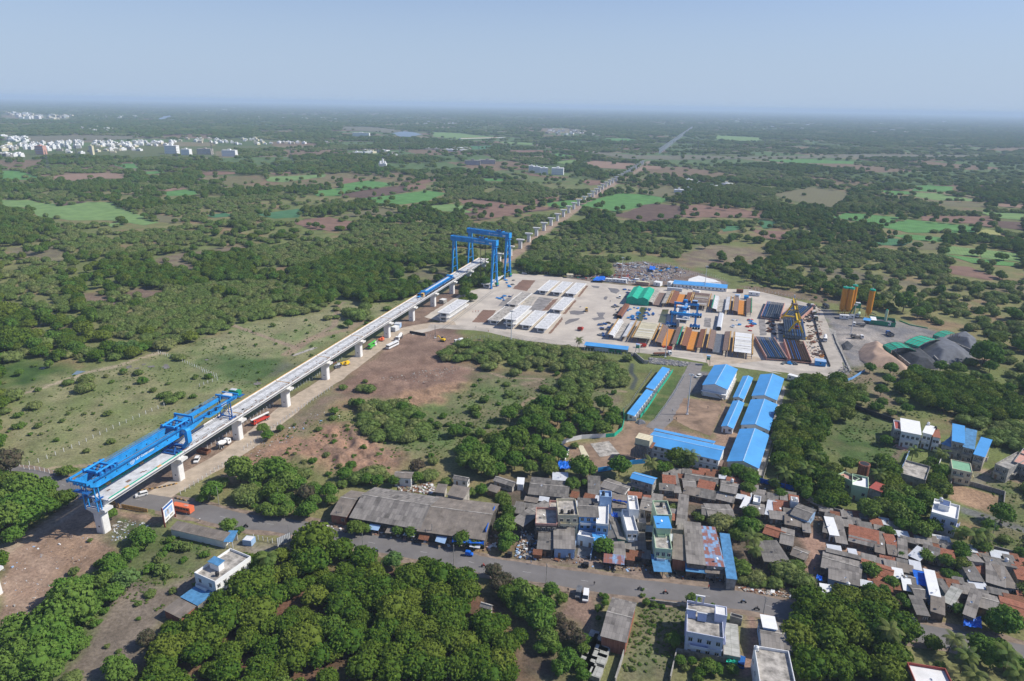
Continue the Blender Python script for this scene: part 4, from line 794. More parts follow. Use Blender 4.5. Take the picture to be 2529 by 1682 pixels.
for i,(fr,x0,y0,x1,y1,n,ms,lb)in enumerate([
('F',880,810,990,1010,9,['blue','deepblue'],'small blue jack beside the rusty inner form'),('F',1110,840,1290,1000,12,['blue','deepblue','steel'],'small blue jack between the two green ponds'),('F',480,1050,620,1270,12,['steel','deepblue','dark'],'heap of dark steel props left of the front moulds'),
('F',650,790,740,950,8,['steel','deepblue','dark'],'dark steel prop left of the rusty inner form'),('F',840,560,930,700,7,['steel','deepblue'],'dark steel prop left of the green net tent'),('F',1010,820,1070,980,5,['blue'],'small blue jack left of the near green pond'),
('G',640,860,760,1050,7,['white','blue','paleblue'],'small machine on pale concrete behind the sheeted mould'),('G',850,850,960,1050,9,['red','blue','steel','dark'],'red or blue pump unit near the grey paving strip'),('T',690,1110,820,1200,7,['blue','deepblue'],'blue bracket lying near the red scaffolds'),('T',780,985,920,1060,6,['blue','steel'],'blue bracket lying left of the brown soil strip'),
('G',1150,900,1350,1110,22,['rust','steel','brownsteel','dark'],'bundle of rusty steel beside the yellow crane'),('G',1640,660,1820,1000,26,['rust','brownsteel','dark','rust'],'bundle of rusty bars along the right wall of the yard'),('G',1740,1040,1900,1230,12,['wood','grime','rust'],'timber and steel offcut by the inner yard wall'),('G',1790,1320,1960,1440,11,['orange','rust','brownsteel'],'orange steel piece near the blue hut at the yard corner'),
('F',690,190,900,250,12,['steel','rust','tin'],'scrap steel in the junk yard behind the cabins'),('F',900,170,1180,250,24,['tin','steel','rust','brownsteel'],'scrap heap piece at the back of the junk yard'),('F',1290,230,1620,330,24,['deepblue','dark','steel','tin','blue'],'dark drum or frame at the right of the junk yard'),('F',900,320,1250,440,20,['dark','steel','deepblue','rust','tin'],'machine part beside the junk yard track'),
('F',150,360,540,410,22,['dark','steel','rust','red','green'],'scrap item along the back fence'),('F',560,350,900,390,12,['red','rust','steel'],'scrap item behind the white cabins'),('G',1290,1505,1640,1540,6,['rust','blue','steel'],'pipe or bar on the road edge at the yard corner'),
('F',1560,480,2100,560,14,['white','green','tin','deepblue'],'small unit in front of the long blue office'),('b',1180,1240,1270,1290,5,['rust','tin','steel'],'board or scrap lying between the piers'),('U',1650,200,1960,700,4,['dark'],'dark item under the deck')]):
 if fr!='U':gear(fr,x0,y0,x1,y1,n,ms,lb,lb,i*7+1)
 # blue rubber-tyred straddle crane
gA=g('Y',1150,1250);gB=g('Y',1830,1320);gC=g('Y',1200,680);u_=(gB-gA);L_=u_.length;t=thing('straddle_crane','big blue straddle crane on many wheels standing over the moulds','straddle carrier',(gA.x,gA.y,0),ang(gA,gB));Dd=30.0
for y,z in((0,11.0),(Dd,10.5)):
 part('portal_beam',MB().box(-.9,L_+.9,y-.7,y+.7,z-1.6,z,'blue'),t)
 for x in(0,L_):
  lg=part('leg',MB().box(x-.7,x+.7,y-.6,y+.6,2.6,z-1.6,'blue').box(x-.95,x+.95,y-.9,y+.9,z-2.1,z-1.603,'deepblue'),t);bg_=MB().box(x-3.6,x+3.6,y-1.2,y+1.2,1.5,2.6,'blue')
  for i in range(4):bg_.box(x-3.3+i*1.9,x-2.2+i*1.9,y-1.3,y+1.3,2.6,3.1,'deepblue')
  for i in range(4):
   for q_ in(-.95,.95):bg_.tube((x-2.8+i*1.9,y+q_-.3,.75),(x-2.8+i*1.9,y+q_+.3,.75),.75,'tyre',12)
  part('wheel_bogie',bg_,t)
sp_=MB().box(L_/2-1.1,L_/2+1.1,.7,Dd-.7,9.2,10.9,'blue')
for i in range(5):sp_.box(L_/2-.7,L_/2+.7,4+i*5,7+i*5,10.9,11.3,'paleblue')
part('spine_beam',sp_,t);wn=MB()
for y in(8,Dd-1):wn.box(L_/2-3,L_/2+3,y-2,y+2,11.3,11.8,'deepblue').box(L_/2-2,L_/2+.5,y-1.6,y+1.2,11.8,13.2,'blue').tube((L_/2+1,y-1,12.4),(L_/2+2.6,y-1,12.4),.7,'dark',10).tube((L_/2-2.6,y+1,12.4),(L_/2-.6,y+1,12.4),.7,'blue',10)
part('winch',wn,t);part('braces',MB().beam((L_/2-1,1.2,9.6),(L_/2-5,.3,9.6),.5,.5,'blue').beam((L_/2+1,5,9.6),(L_/2+5,.3,9.6),.5,.5,'blue').beam((L_/2-1,5,9.6),(L_/2-5,.3,9.6),.5,.5,'blue'),t)
part('cab',MB().box(L_-4,L_-.5,Dd-1,Dd+1.6,10.503,12.6,'deepblue').box(L_-4.2,L_-.3,Dd-1.2,Dd+1.8,12.6,12.8,'paleblue').box(L_-3.8,L_-.7,Dd-1.03,Dd-1.0,11.2,12.2,'glass'),t)
part('lifting_beam',MB().box(L_/2-4,L_/2+4,2.5,3.5,7.9,8.6,'blue').box(L_/2-3,L_/2-2.7,2.9,3.1,7.3,9.4,'dark').box(L_/2+2.7,L_/2+3,2.9,3.1,7.3,9.4,'dark'),t)
# rebar cages and the yellow crane
def cage(fr,nl,nr,fl,m_,label,z0=0,h=2.4):
 a,rz,W_,D_=q4(fr,nl,nr,fl,z0+h,None);t=thing('rebar_cage',label,'reinforcement cage',(a.x,a.y,z0),rz,'reinforcement cages on the tying beds');b=MB();r_=random.Random(int(a.x))
 n=34
 for i in range(n):x=.3+(W_-.6)*i/(n-1);b.box(x-.05,x+.05,.2,D_-.2,h-.1,h,m_);
 for i in range(9):x=.6+(W_-1.2)*i/8;b.box(x-.16,x+.16,.4,D_-.4,h+.01,h+.09,r_.choice([m_,'deepblue','steel']))
 part('top_bars',b,t);b=MB()
 for j in range(60):y=.2+(D_-.4)*j/59;b.box(.2,W_-.2,y-.04,y+.04,h-.22,h-.12,m_)
 for j in range(30):
  y=.2+(D_-.4)*j/29
  for x in(.3,W_*.25,W_*.5,W_*.75,W_-.3):b.box(x-.04,x+.04,y-.04,y+.04,.2,h-.12,m_)
 b.box(.2,W_-.2,.2,D_-.2,.25,.3,m_);part('stirrups',b,t)
 if z0==0:part('bed_frame',MB().box(-.3,.1,-.2,D_,0,h+.25,'salmon').box(W_-.1,W_+.3,-.2,D_,0,h+.25,'salmon').box(.1,W_-.1,-.4,-.2,.8,1.2,'salmon'),t)
 return t
cage('G',(1062,825),(1330,860),(1070,600),'rebar','blue grey rebar cage at the back of the yard, left of the yellow crane');cage('G',(1358,800),(1640,850),(1300,612),'rebar','blue grey rebar cage behind the yellow crane at the back')
cage('G',(1140,1420),(1440,1440),(1112,1130),'rebar','blue rebar cage in the front bed beside the brown one');cage('G',(1490,1450),(1790,1480),(1432,1170),'rebar_brown','brown rusty rebar cage in the front bed at the right');cage('G',(1405,1100),(1720,1135),(1350,832),'rebar','blue grey rebar cage hanging under the yellow crane',2.8,2.3)
yA,yB=g('G',1430,1150),g('G',1665,1170);L_=(yB-yA).length;far_=g('G',1395,860);t=thing('yellow_gantry_crane','yellow gantry crane with A shaped legs over the rebar cages','gantry crane',((yA.x+yB.x)/2,(yA.y+yB.y)/2,0),R(-18.5));Ls=48.0;zt=13.5
for y,nm in((0,'near_leg'),(Ls,'far_leg')):
 b=MB()
 for s_ in(-1,1):
  b.beam((s_*6,y,1.6),(s_*1,y,zt-1.5),1.0,1.1,'yellow');b.box(s_*6-1.6,s_*6+1.6,y-.5,y+.5,.4,1.7,'yellow')
  for q_ in(-.8,.8):b.tube((s_*6+q_,y-.3,.4),(s_*6+q_,y+.3,.4),.4,'dark',10)
 b.beam((-5.6,y,2.4),(5.6,y,2.4),.7,.9,'yellow').beam((-2.6,y,7.4),(2.6,y,7.4),.4,.5,'yellow').box(-2,2,y-.8,y+.8,zt-1.6,zt-.6,'yellow');part('leg',b,t)
bb_=MB().box(-.75,.75,-4,Ls+8,zt-.6,zt+1.2,'yellow').box(-1.6,-.8,-3,Ls+6,zt-.1,zt,'steel').box(1.0,1.05,-3,Ls+6,zt+1.2,zt+2.2,'yellow');part('main_beam',bb_,t)
part('hoist',MB().box(-1.5,1.5,14,17,zt+1.25,zt+2.6,'steel').tube((-1.2,15.5,zt+2.9),(1.2,15.5,zt+2.9),.5,'dark',8).box(-1.5,1.5,34,37,zt+1.25,zt+2.4,'brownsteel').box(-.4,.4,Ls+5,Ls+5.6,zt+1.25,zt+4.5,'tin'),t);part('cab',MB().box(-1.2,1.2,-1.8,-.6,7.8,9.8,'red').box(-1,1,-1.83,-1.8,8.4,9.5,'glass'),t);part('control_box',MB().box(-1.8,1.6,-1.4,-.45,3.0,4.4,'yellow'),t)
# silos and batching plant
def silo(fr,x,y,h,r_,label,group=None):
 p=g(fr,x,y);t=thing('cement_silo',label,'silo',(p.x,p.y,0),0,group);b=MB().cyl(0,0,4.6,h-.4,r_,'orange2',20).tube((0,0,4.6),(0,0,2.4),r_,'orange2',20,.4)
 part('shell',b,t,smooth=False);part('top_guard',MB().cyl(0,0,h-.4,h-.25,r_+.05,'net',20).cyl(0,0,h-.25,h+.7,r_*.96,'net',12).box(-.4,.4,-.4,.4,h+.7,h+1.5,'tin'),t);l_=MB()
 for i in range(4):
  a_=math.pi/4+i*math.pi/2;x,y=r_*.95*math.cos(a_),r_*.95*math.sin(a_);l_.beam((x,y,0),(x,y,5.4),.22,.22,'orange2');x2,y2=r_*.95*math.cos(a_+math.pi/2),r_*.95*math.sin(a_+math.pi/2);l_.beam((x,y,.5),(x2,y2,4),.12,.12,'orange2')
 part('legs',l_,t);m_=MB()
 for z in range(5,int(h)):m_.box(-r_-.55,-r_-.1,-.25,.25,z,z+.06,'ochre')
 for s_ in(-.25,.2):m_.box(-r_-.5,-r_-.44,s_,s_+.05,4,h+.4,'ochre')
 part('ladder',m_,t)
mat('orange2',(.70,.27,.012),.55,var=.1,scale=.3);silo('H',665,505,21,2.2,'left cement silo of the orange cluster of three','orange cement silos');silo('H',718,512,21,2.2,'front cement silo of the orange cluster of three','orange cement silos');silo('H',752,478,20.5,2.0,'rear right silo of the orange cluster of three','orange cement silos');silo('H',905,542,22,2.0,'orange cement silo standing apart on tall legs','orange cement silos')
p=g('H',1065,585);single('cement_silo',MB().cyl(0,0,1.5,9.5,.95,'mint',14).cyl(0,0,9.5,10.1,.7,'net',10).box(1.0,1.4,-.2,.2,0,10.5,'orange2').box(-.9,-.7,-.9,-.7,0,1.5,'steel').box(.7,.9,.7,.9,0,1.5,'steel'),'small pale green silo beside the green netted bin','silo',None,(p.x,p.y,0),0)
p=g('H',800,510);single('batching_tower',MB().box(-2,2,-2,2,5.5,9,'green').box(-1.6,1.6,-1.6,1.6,9,9.6,'tin').beam((-1.8,-1.8,0),(-1.8,-1.8,5.5),.3,.3,'green').beam((1.8,-1.8,0),(1.8,-1.8,5.5),.3,.3,'green').beam((1.8,1.8,0),(1.8,1.8,5.5),.3,.3,'green').beam((-1.8,1.8,0),(-1.8,1.8,5.5),.3,.3,'green').beam((2,0,6),(14,3,.8),1.0,.6,'steel').beam((-5,-3,.5),(-1.5,0,8),1,.5,'green'),'green concrete batching tower between the orange silos','batching plant',None,(p.x,p.y,0),R(-20))
a,rz,W_,D_=q4('H',(930,560),(1165,590),(940,520),3.2);single('netted_bin',MB().box(0,W_,0,.15,0,3.2,'green').box(0,W_,D_,D_+.15,0,3.2,'green').box(-.15,0,0,D_,0,3.2,'green').box(W_,W_+.15,0,D_,0,3.2,'green').box(0,W_,.15,D_,0,1.2,'gravel'),'long bin walled with dark green netting behind the small silo','aggregate bin',None,(a.x,a.y,0),rz)
def pile(fr,P,h,m_,label,peak=(.5,.5),seed=1,group=None):
 W_=gp(fr,P);xs=[p.x for p in W_];ys=[p.y for p in W_];n=42;X,Y=np.meshgrid(np.linspace(min(xs),max(xs),n),np.linspace(min(ys),max(ys),n));X=X.ravel();Y=Y.ravel();PP=[(p.x,p.y)for p in W_]
 ins=poly_in(X,Y,PP);d=np.full(X.shape,1e9)
 for i in range(len(PP)):
  ax,ay=PP[i];bx,by=PP[(i+1)%len(PP)];tt=np.clip(((X-ax)*(bx-ax)+(Y-ay)*(by-ay))/((bx-ax)**2+(by-ay)**2+1e-9),0,1);d=np.minimum(d,np.hypot(X-ax-tt*(bx-ax),Y-ay-tt*(by-ay)))
 Z=np.where(ins,np.minimum(d*.68,h*(.62+.5*vnoise(X,Y,14,seed,2))),-.6)+(vnoise(X,Y,3,seed,2)-.5)*.35*(d>1.5);cx_,cy_=sum(xs)/len(xs),sum(ys)/len(ys)
 F=[(j*n+i,j*n+i+1,(j+1)*n+i+1,(j+1)*n+i)for j in range(n-1)for i in range(n-1)]
 F=[f for f in F if any(ins[k]for k in f)];mb=MB().add([(x-cx_,y-cy_,z)for x,y,z in zip(X,Y,Z)],F,m_);return single('stock_pile',mb,label,'stockpile',group,(cx_,cy_,0),0,smooth=True)
pile('H',[(820,850),(880,780),(1050,790),(1130,860),(1140,900),(1290,1000),(1270,1030),(900,985),(830,930)],7,'sand','brown sand heap beside the yard road',seed=4)
pile('H',[(1140,900),(1180,830),(1330,820),(1440,860),(1560,960),(1560,1020),(1330,1000)],5,'gravel_dark','dark grey crushed stone heap under the first green shelter',seed=6);pile('H',[(1380,800),(1500,720),(1640,770),(1700,790),(1870,880),(1840,940),(1600,960),(1540,950),(1420,880)],6,'gravel','large grey gravel heap behind the second green shelter',seed=8)
pile('H',[(1600,740),(1700,690),(1880,710),(1970,800),(1890,870),(1780,830)],6,'gravel','grey gravel heap with a sharp ridge at the far right',seed=12);pile('H',[(1440,860),(1520,840),(1700,870),(1740,900),(1600,950),(1500,930)],4,'gravel','low grey stone heap in front of the big gravel heap',seed=15)
pile('H',[(660,790),(720,750),(780,800),(740,840),(680,840)],1.6,'gravel_dark','low dark heap of rubble beside the yard road',seed=19)
for(x0,y0,x1,y1)in((1130,870,1290,1000),(1580,750,1890,880),(1510,920,1550,960)):
 a,b=g('H',x0,y0),g('H',x1,y1);single('bay_wall',MB().box(0,(b-a).length,-.3,.3,0,2.6,'old_concrete'),'concrete bay wall between the stone heaps'+(' in front of the sand' if x0==1130 else ' at the far right' if x0==1580 else ', short piece'),'wall',None,(a.x,a.y,0),ang(a,b))
def shelter(fr,nl,nr,fl,z,label):
 a,rz,W_,D_=q4(fr,nl,nr,fl,z);t=thing('netted_shelter',label,'shelter',(a.x,a.y,0),rz,'green netted shelters over the stone bays');P=[(0,.4),(0,z-1.6),(W_*.25,z),(W_*.5,z+.5),(W_*.75,z),(W_,z-1.6),(W_,.4)]
 n=7;part('net_roof',MB().add([(x,0,q)for x,q in P]+[(x,D_,q)for x,q in P],[(i,i+1,n+i+1,n+i)for i in range(6 if 'first' in label else 5)],'net'),t);fr2=MB()
 for y in np.linspace(0,D_,5):
  for i in range(6):fr2.beam((P[i][0],y,P[i][1]+.06),(P[i+1][0],y,P[i+1][1]+.06),.16,.16,'brownsteel')
  fr2.beam((0,y,0),(0,y,.5),.2,.2,'brownsteel').beam((W_,y,0),(W_,y,.5),.2,.2,'brownsteel')
 for i in range(1,6):fr2.beam((P[i][0],0,P[i][1]+.06),(P[i][0],D_,P[i][1]+.06),.12,.12,'brownsteel')
 part('frame',fr2,t)
shelter('H',(1130,820),(1360,825),(1070,770),7,'first green netted shelter, nearest the sand');shelter('H',(1385,785),(1590,730),(1290,735),7.5,'middle green netted shelter');shelter('H',(1600,705),(1765,680),(1500,680),7.5,'farthest green netted shelter with a bare arch')
def wall(fr,pts,h,m_,label,th=.25,name='wall',cat='wall',z0=0,group=None):
 P=gp(fr,pts);b=MB()
 for i in range(len(P)-1):a,c_=P[i]-P[0],P[i+1]-P[0];b.beam((a.x,a.y,z0+h/2+i*.002),(c_.x,c_.y,z0+h/2+i*.002),th,h,m_)
 return single(name,b,label,cat,group,(P[0].x,P[0].y,0))
wall('G',[(1745,660),(1840,900),(1910,1190),(2060,1568)],1.2,'dark','dark low wall between the rebar yard and the ring road',.5);wall('H',[(590,690),(620,780),(680,900),(740,1040)],.8,'old_concrete','low concrete drain wall on the outer side of the ring road',.4,'drain_wall')
wall('E',[(40,985),(170,1008)],1.8,'dark','short dark board wall at the bend of the haul road',.2);wall('H',[(655,1145),(760,1110),(880,1035)],1.6,'skyblue','leaning pale blue sheet fence below the sand heap',.1,'sheet_fence','fence');wall('H',[(1200,570),(1300,610),(1460,640)],.6,'green','green edged drain kerb behind the stone yard',.4,'kerb_wall')
wall('d',[(1870,150),(1900,140),(1990,215),(2025,215)],2.4,'grime','curved concrete culvert head wall below the yard road',.5,'culvert_wall');wall('S',[(600,110),(1000,180)],2.0,'earthstone','stone pitched bank between the yard road and the camp',2.6,'stone_bank')if False else None
# buildings
def bldg(name,label,cat,fr,nl,nr,fl,h,roof='flat',wm='white',rm='concrete',over=.4,rise=None,rz=None,win=(0,0,0,0),doors=0,floors=1,group=None,par=.8,open_=False,wmat='dark',rth=.1,post=False,trim=None,zb=0,extra=None,parapet=None):
 """eave corners (near-left, near-right, far-left) read at height h. roof: flat / gx (ridge along x) / gy / sn (falls to near) / sf / sl / sr; win = windows on near, right, far, left walls per floor"""
 a,rz_,W_,D_=q4(fr,nl,nr,fl,h,rz);t=thing(name,label,cat,(a.x,a.y,zb),rz_,group);h-=zb
 x0,x1,y0,y1=(over,W_-over,over,D_-over)if roof!='flat' else(0,W_,0,D_)
 if rise is None:rise={'gx':D_*.16,'gy':W_*.16}.get(roof,.9 if roof!='flat' else 0)
 wl=MB();zt_=h-.02
 if open_:
  for i in range(max(2,int(W_/4))+1):
   x=x0+(x1-x0)*i/max(2,int(W_/4));wl.box(x-.1,x+.1,y0,y0+.2,0,zt_,wm).box(x-.1,x+.1,y1-.2,y1,0,zt_,wm)
  wl.box(x0,x1,y1-.15,y1-.05,0,zt_*.8,wm)
 else:
  wl.box(x0,x1,y0,y1,-.05,zt_,wm)
  g_=lambda P:wl.add(P,[(0,1,2)]if len(P)==3 else[(0,1,2,3)],wm)
  if roof=='gy':
   for y in(y0,y1):g_([(x0,y,zt_),(x1,y,zt_),((x0+x1)/2,y,h+rise-.12)])
  elif roof=='gx':
   for x in(x0,x1):g_([(x,y0,zt_),(x,y1,zt_),(x,(y0+y1)/2,h+rise-.12)])
  elif roof in('sn','sf'):
   ya,yb=(y0,y1)if roof=='sn' else(y1,y0)
   for x in(x0,x1):g_([(x,ya,zt_),(x,yb,zt_),(x,yb,h+rise-.12)])
   g_([(x0,yb,zt_),(x1,yb,zt_),(x1,yb,h+rise-.12),(x0,yb,h+rise-.12)])
  elif roof in('sl','sr'):
   xa,xb=(x0,x1)if roof=='sl' else(x1,x0)
   for y in(y0,y1):g_([(xa,y,zt_),(xb,y,zt_),(xb,y,h+rise-.12)])
   g_([(xb,y0,zt_),(xb,y1,zt_),(xb,y1,h+rise-.12),(xb,y0,h+rise-.12)])
  for f in range(1,floors):z=h*f/floors;wl.box(x0-.12,x1+.12,y0-.12,y1+.12,z-.08,z+.1,trim or wm)
 part('wall',wl,t);rf=MB();th=rth
 if roof=='flat':
  rf.add([(x0+.16,y0+.16,h),(x1-.16,y0+.16,h),(x1-.16,y1-.16,h),(x0+.16,y1-.16,h)],[(0,1,2,3)],rm);r_=part('roof',rf,t);pm=parapet or wm
  if par:part('parapet',MB().box(x0-.02,x1+.02,y0-.02,y0+.18,h-.05,h+par,pm).box(x0-.02,x1+.02,y1-.18,y1+.02,h-.05,h+par,pm).box(x0-.02,x0+.18,y0+.18,y1-.18,h-.05,h+par,pm).box(x1-.18,x1+.02,y0+.18,y1-.18,h-.05,h+par,pm),t)
 else:
  X=[(0,W_)];
  if roof=='gy':rf.sheet([(0,0,h),(W_/2,0,h+rise),(W_/2,D_,h+rise),(0,D_,h)],th,rm).sheet([(W_/2,0,h+rise),(W_,0,h),(W_,D_,h),(W_/2,D_,h+rise)],th,rm)
  elif roof=='gx':rf.sheet([(0,0,h),(W_,0,h),(W_,D_/2,h+rise),(0,D_/2,h+rise)],th,rm).sheet([(0,D_/2,h+rise),(W_,D_/2,h+rise),(W_,D_,h),(0,D_,h)],th,rm)
  elif roof in('sn','sf'):za,zb_=(h,h+rise)if roof=='sn' else(h+rise,h);rf.sheet([(0,0,za),(W_,0,za),(W_,D_,zb_),(0,D_,zb_)],th,rm)
  else:za,zb_=(h,h+rise)if roof=='sl' else(h+rise,h);rf.sheet([(0,0,za),(W_,0,zb_),(W_,D_,zb_),(0,D_,za)],th,rm)
  r_=part('roof',rf,t)
  if roof in('gx','gy')and rm in('blue_roof','asb','asb_brown','clay','asb_dark'):
   cm='paleroof' if rm=='blue_roof' else 'grime' if rm!='clay' else 'rust'
   part('ridge_cap',(MB().box(W_/2-.22,W_/2+.22,0,D_,h+rise+.003,h+rise+.08,cm)if roof=='gy' else MB().box(0,W_,D_/2-.2,D_/2+.2,h+rise+.003,h+rise+.08,cm)),r_)
 wm_={}
 for fi in range(floors):
  zc=h*fi/floors+h/floors*.55;wh=min(1.3,h/floors*.38)
  for side,n in enumerate(win):
   for i in range(n):
    f=(i+.5)/n;w=.55;k_=(side,round(wh,2))
    if side in(0,2):cx,cy=x0+(x1-x0)*f,(y0 if side==0 else y1);r2=0 if side==0 else math.pi
    else:cx,cy=(x1 if side==1 else x0),y0+(y1-y0)*f;r2=math.pi/2 if side==1 else-math.pi/2
    if doors and fi==0 and side==0 and i<doors:continue
    if round(wh,2)not in wm_:wm_[round(wh,2)]=MB().box(-w,w,-.03,.02,-wh/2,wh/2,'glass').box(-w-.08,w+.08,-.28,.02,wh/2+.003,wh/2+.09,'old_concrete').box(-w-.06,-w,-.05,.02,-wh/2,wh/2,'white').box(w,w+.06,-.05,.02,-wh/2,wh/2,'white').box(-.03,.03,-.05,.02,-wh/2,wh/2,'white').mesh('window')
    o=part('window',wm_[round(wh,2)],t);o.location=(cx,cy,zc);o.rotation_euler=(0,0,r2)
 for i in range(doors):
  n=max(win[0],doors);f=(i+.5)/n;x=x0+(x1-x0)*f;part('door',MB().box(x-.45,x+.45,y0-.05,y0+.02,0,2.05,'wood' if not open_ else 'dark'),t)
 KEEPOUT.append([tuple((Vector((a.x,a.y,0))+Matrix.Rotation(rz_,3,'Z')@Vector(q))[:2])for q in((-2,-2,0),(W_+2,-2,0),(W_+2,D_+2,0),(-2,D_+2,0))])
 t['_w']=W_;t['_d']=D_
 return t,W_,D_,h
mat('paleroof',(.38,.60,.82),.5);mat('earthstone',(.24,.235,.24),.95,var=.3,scale=1.2,bump=.1)
KEEPOUT=[]
CZ=-26;BG='blue roofed camp sheds'
def camp(nl,nr,fl,h,roof,label,**k):return bldg('camp_shed',label,'shed','S',nl,nr,fl,h,roof,'white','blue_roof',.45,rz=CZ,group=BG,**k)
t,W_,D_,h=camp((1112,395),(1360,440),(1215,200),6.2,'gy','two storey blue roofed shed nearest the yard gate',rise=1.9,floors=2,win=(0,6,0,5),trim='white')
part('stair',MB().beam((W_*.9,-.9,.4),(W_*.55,-.9,3.1),1.0,.25,'grime').box(0,W_,-1.4,.4,3.1,3.25,'white').box(0,W_,-1.42,-1.36,3.9,3.98,'steel'),t)
camp((1410,515),(1520,533),(1490,305),3.2,'gy','narrow blue roofed block between the gate shed and the eastern shed',rise=.9,win=(2,8,0,8));camp((1295,795),(1418,818),(1400,545),3.2,'gy','narrow blue roofed block standing in front of the other narrow one',rise=.9,win=(2,8,0,8),doors=1)
camp((1590,500),(1840,550),(1665,290),3.8,'gy','wide blue roofed shed farthest back in the right row',rise=1.8,win=(3,8,0,6));camp((1485,780),(1765,842),(1570,532),3.8,'gy','middle wide blue roofed shed of the right row, with a dark dent',rise=1.8,win=(3,8,0,6));camp((1350,1135),(1665,1205),(1470,818),4.2,'gy','largest wide blue roofed shed at the near end of the right row',rise=2.0,win=(3,8,0,6))
t,W_,D_,h=camp((565,965),(1280,1132),(625,838),6.2,'gx','long two storey blue roofed block along the front of the camp',rise=1.5,floors=2,win=(11,0,0,0),trim='grime');part('stair',MB().box(W_-.4,W_+1.0,1,7,0,3.2,'brownsteel'),t);camp((640,843),(1228,975),(655,812),5.0,'sf','low lean to strip of blue roof behind the long front block',rise=.6)
for k_,c in enumerate((((383,680),(462,692),(545,438)),((568,425),(650,438),(712,222)))):
 t,W_,D_,h=camp(*c,3.0,'sr',('near' if k_==0 else 'far')+' long thin blue roofed toilet row beside the lawns',rise=.5,win=(1,0,0,6));fb=MB()
 for j in range(9):y=1+j*(D_-2)/8;fb.box(W_-.45,W_+.9,y-.12,y+.12,0,2.4,'white')
 part('partitions',fb,t)
t,W_,D_,h=bldg('roadside_shelter','long open shelter with bright blue roof along the near yard fence','shelter','E',(1488,1085),(1852,1125),(1490,1060),3.2,'sn','tin','blue_roof',.3,rise=.5,open_=True);part('panels',MB().box(W_*.24,W_*.55,1,1.1,.1,2.3,'tin').box(W_*.57,W_*.7,1,1.1,.1,2.0,'green').box(W_*.74,W_*.85,1,1.1,.1,2.0,'green'),t)
bldg('site_office','very long white site office with blue roof at the back of the yard','office','F',(1545,475),(2335,545),(1552,437),3.2,'sn','white','blue_roof',.4,rise=1.1,win=(14,0,0,0),doors=2);bldg('cabin','long plain white cabin behind the site office','cabin','G',(245,350),(478,372),(250,335),3,'sn','white','tin',.1,rise=.3)
def cabin(fr,nl,nr,dep,h,wm,rm,label,win=2,name='site_cabin',zb=0):
 a,b=g(fr,*nl,h),g(fr,*nr,h);W_=(b-a).length;rz_=ang(a,b);t=thing(name,label,'cabin' if name=='site_cabin' else 'container',(a.x,a.y,zb),rz_);h-=zb;part('wall',MB().box(0,W_,0,dep,.25,h-.1,wm),t);part('roof',MB().box(-.08,W_+.08,-.08,dep+.08,h-.097,h+.05,rm),t);part('skids',MB().box(.3,.6,0,dep,0,.247,'steel').box(W_-.6,W_-.3,0,dep,0,.247,'steel'),t)
 for i in range(win):x=W_*(i+.5)/win;part('window',MB().box(x-.45,x+.45,-.04,-.003,h*.45,h*.75,'glass'),t)
 if name!='site_cabin':
  rb=MB()
  for i in range(int(W_/.6)):rb.box(.3+i*.6,.5+i*.6,-.05,-.003,.35,h-.2,wm)
  part('corrugation',rb,t)
 return t
cabin('F',(562,400),(655,408),3,3,'white','white','short white cabin left of the long white cabin pair');cabin('F',(665,405),(868,425),3,3,'white','white','long white cabin under the floodlight mast',4);cabin('F',(800,390),(898,398),3,3,'tin','tin','grey cabin behind the long white cabin',0);cabin('F',(0,345),(95,347),4.5,3.2,'cream','cream','beige box hut with one opening by the back fence',1)
cabin('F',(1003,440),(1195,460),3,3.2,'container','cream','faded pink shipping container in front of the junk yard',0,'shipping_container');cabin('F',(988,405),(1050,410),3,3,'white','white','white cabin at the left of the junk yard track',1);cabin('F',(1262,450),(1360,465),6,3.6,'white','white','white double cabin right of the pink container',1);cabin('F',(1462,450),(1518,460),6,3.8,'white','white','tall white cabin with a dark mark beside the site office',1)
cabin('F',(1460,530),(1680,550),2.5,2.8,'tin','tin','low pale shed strip in front of the site office',0);cabin('F',(1832,568),(1930,585),2.5,2.5,'white','white','low white strip box beside the site office',0);cabin('G',(880,475),(1042,492),3,3.2,'white','white','lone white cabin behind the right end moulds',2);cabin('G',(680,518),(745,528),3,3,'white','paleblue','small pale blue topped cabin behind the orange mould',1);cabin('G',(812,538),(880,545),3,2.8,'blue','blue','small blue box behind the orange mould',0)
cabin('G',(703,440),(800,450),3,3,'rust','rust','rusty brown crate behind the lone white cabin',0,'shipping_container');cabin('S',(1942,295),(2145,350),3,3.2,'white','white','long white cabin on stilts at the foot of the yard road bend',4);cabin('H',(655,515),(740,522),3,3.2,'white','white','white cabin under the orange silos',2);cabin('H',(745,515),(790,518),3,3,'tin','tin','grey cabin beside the silos',1)
cabin('V',(2080,450),(2165,465),5,3.2,'tin','white','pale grey hut under the viaduct',0);cabin('V',(2140,395),(2250,400),5,3.4,'paleblue','tin','blue grey hut under the viaduct',0);cabin('U',(1445,1095),(1530,1110),5,3,'old_concrete','concrete','small concrete block box beside the stacked girders',0);cabin('G',(1850,1480),(2010,1500),5,3.2,'blue','paleblue','blue hut with pale roof at the yard corner',1)
cabin('F',(1560,1540),(1640,1545),4,2.5,'tin','tin','low grey hut by the near yard road',0)if False else None
bldg('open_shed','small blue roofed lean to beside the lone orange silo','shelter','H',(860,560),(930,572),(870,542),3.4,'sn','steel','blue_roof',.2,rise=.5,open_=True);bldg('open_shed','small white roofed lean to beside the green netted bin','shelter','H',(938,560),(992,566),(950,535),3.4,'sn','steel','white',.2,rise=.5,open_=True)
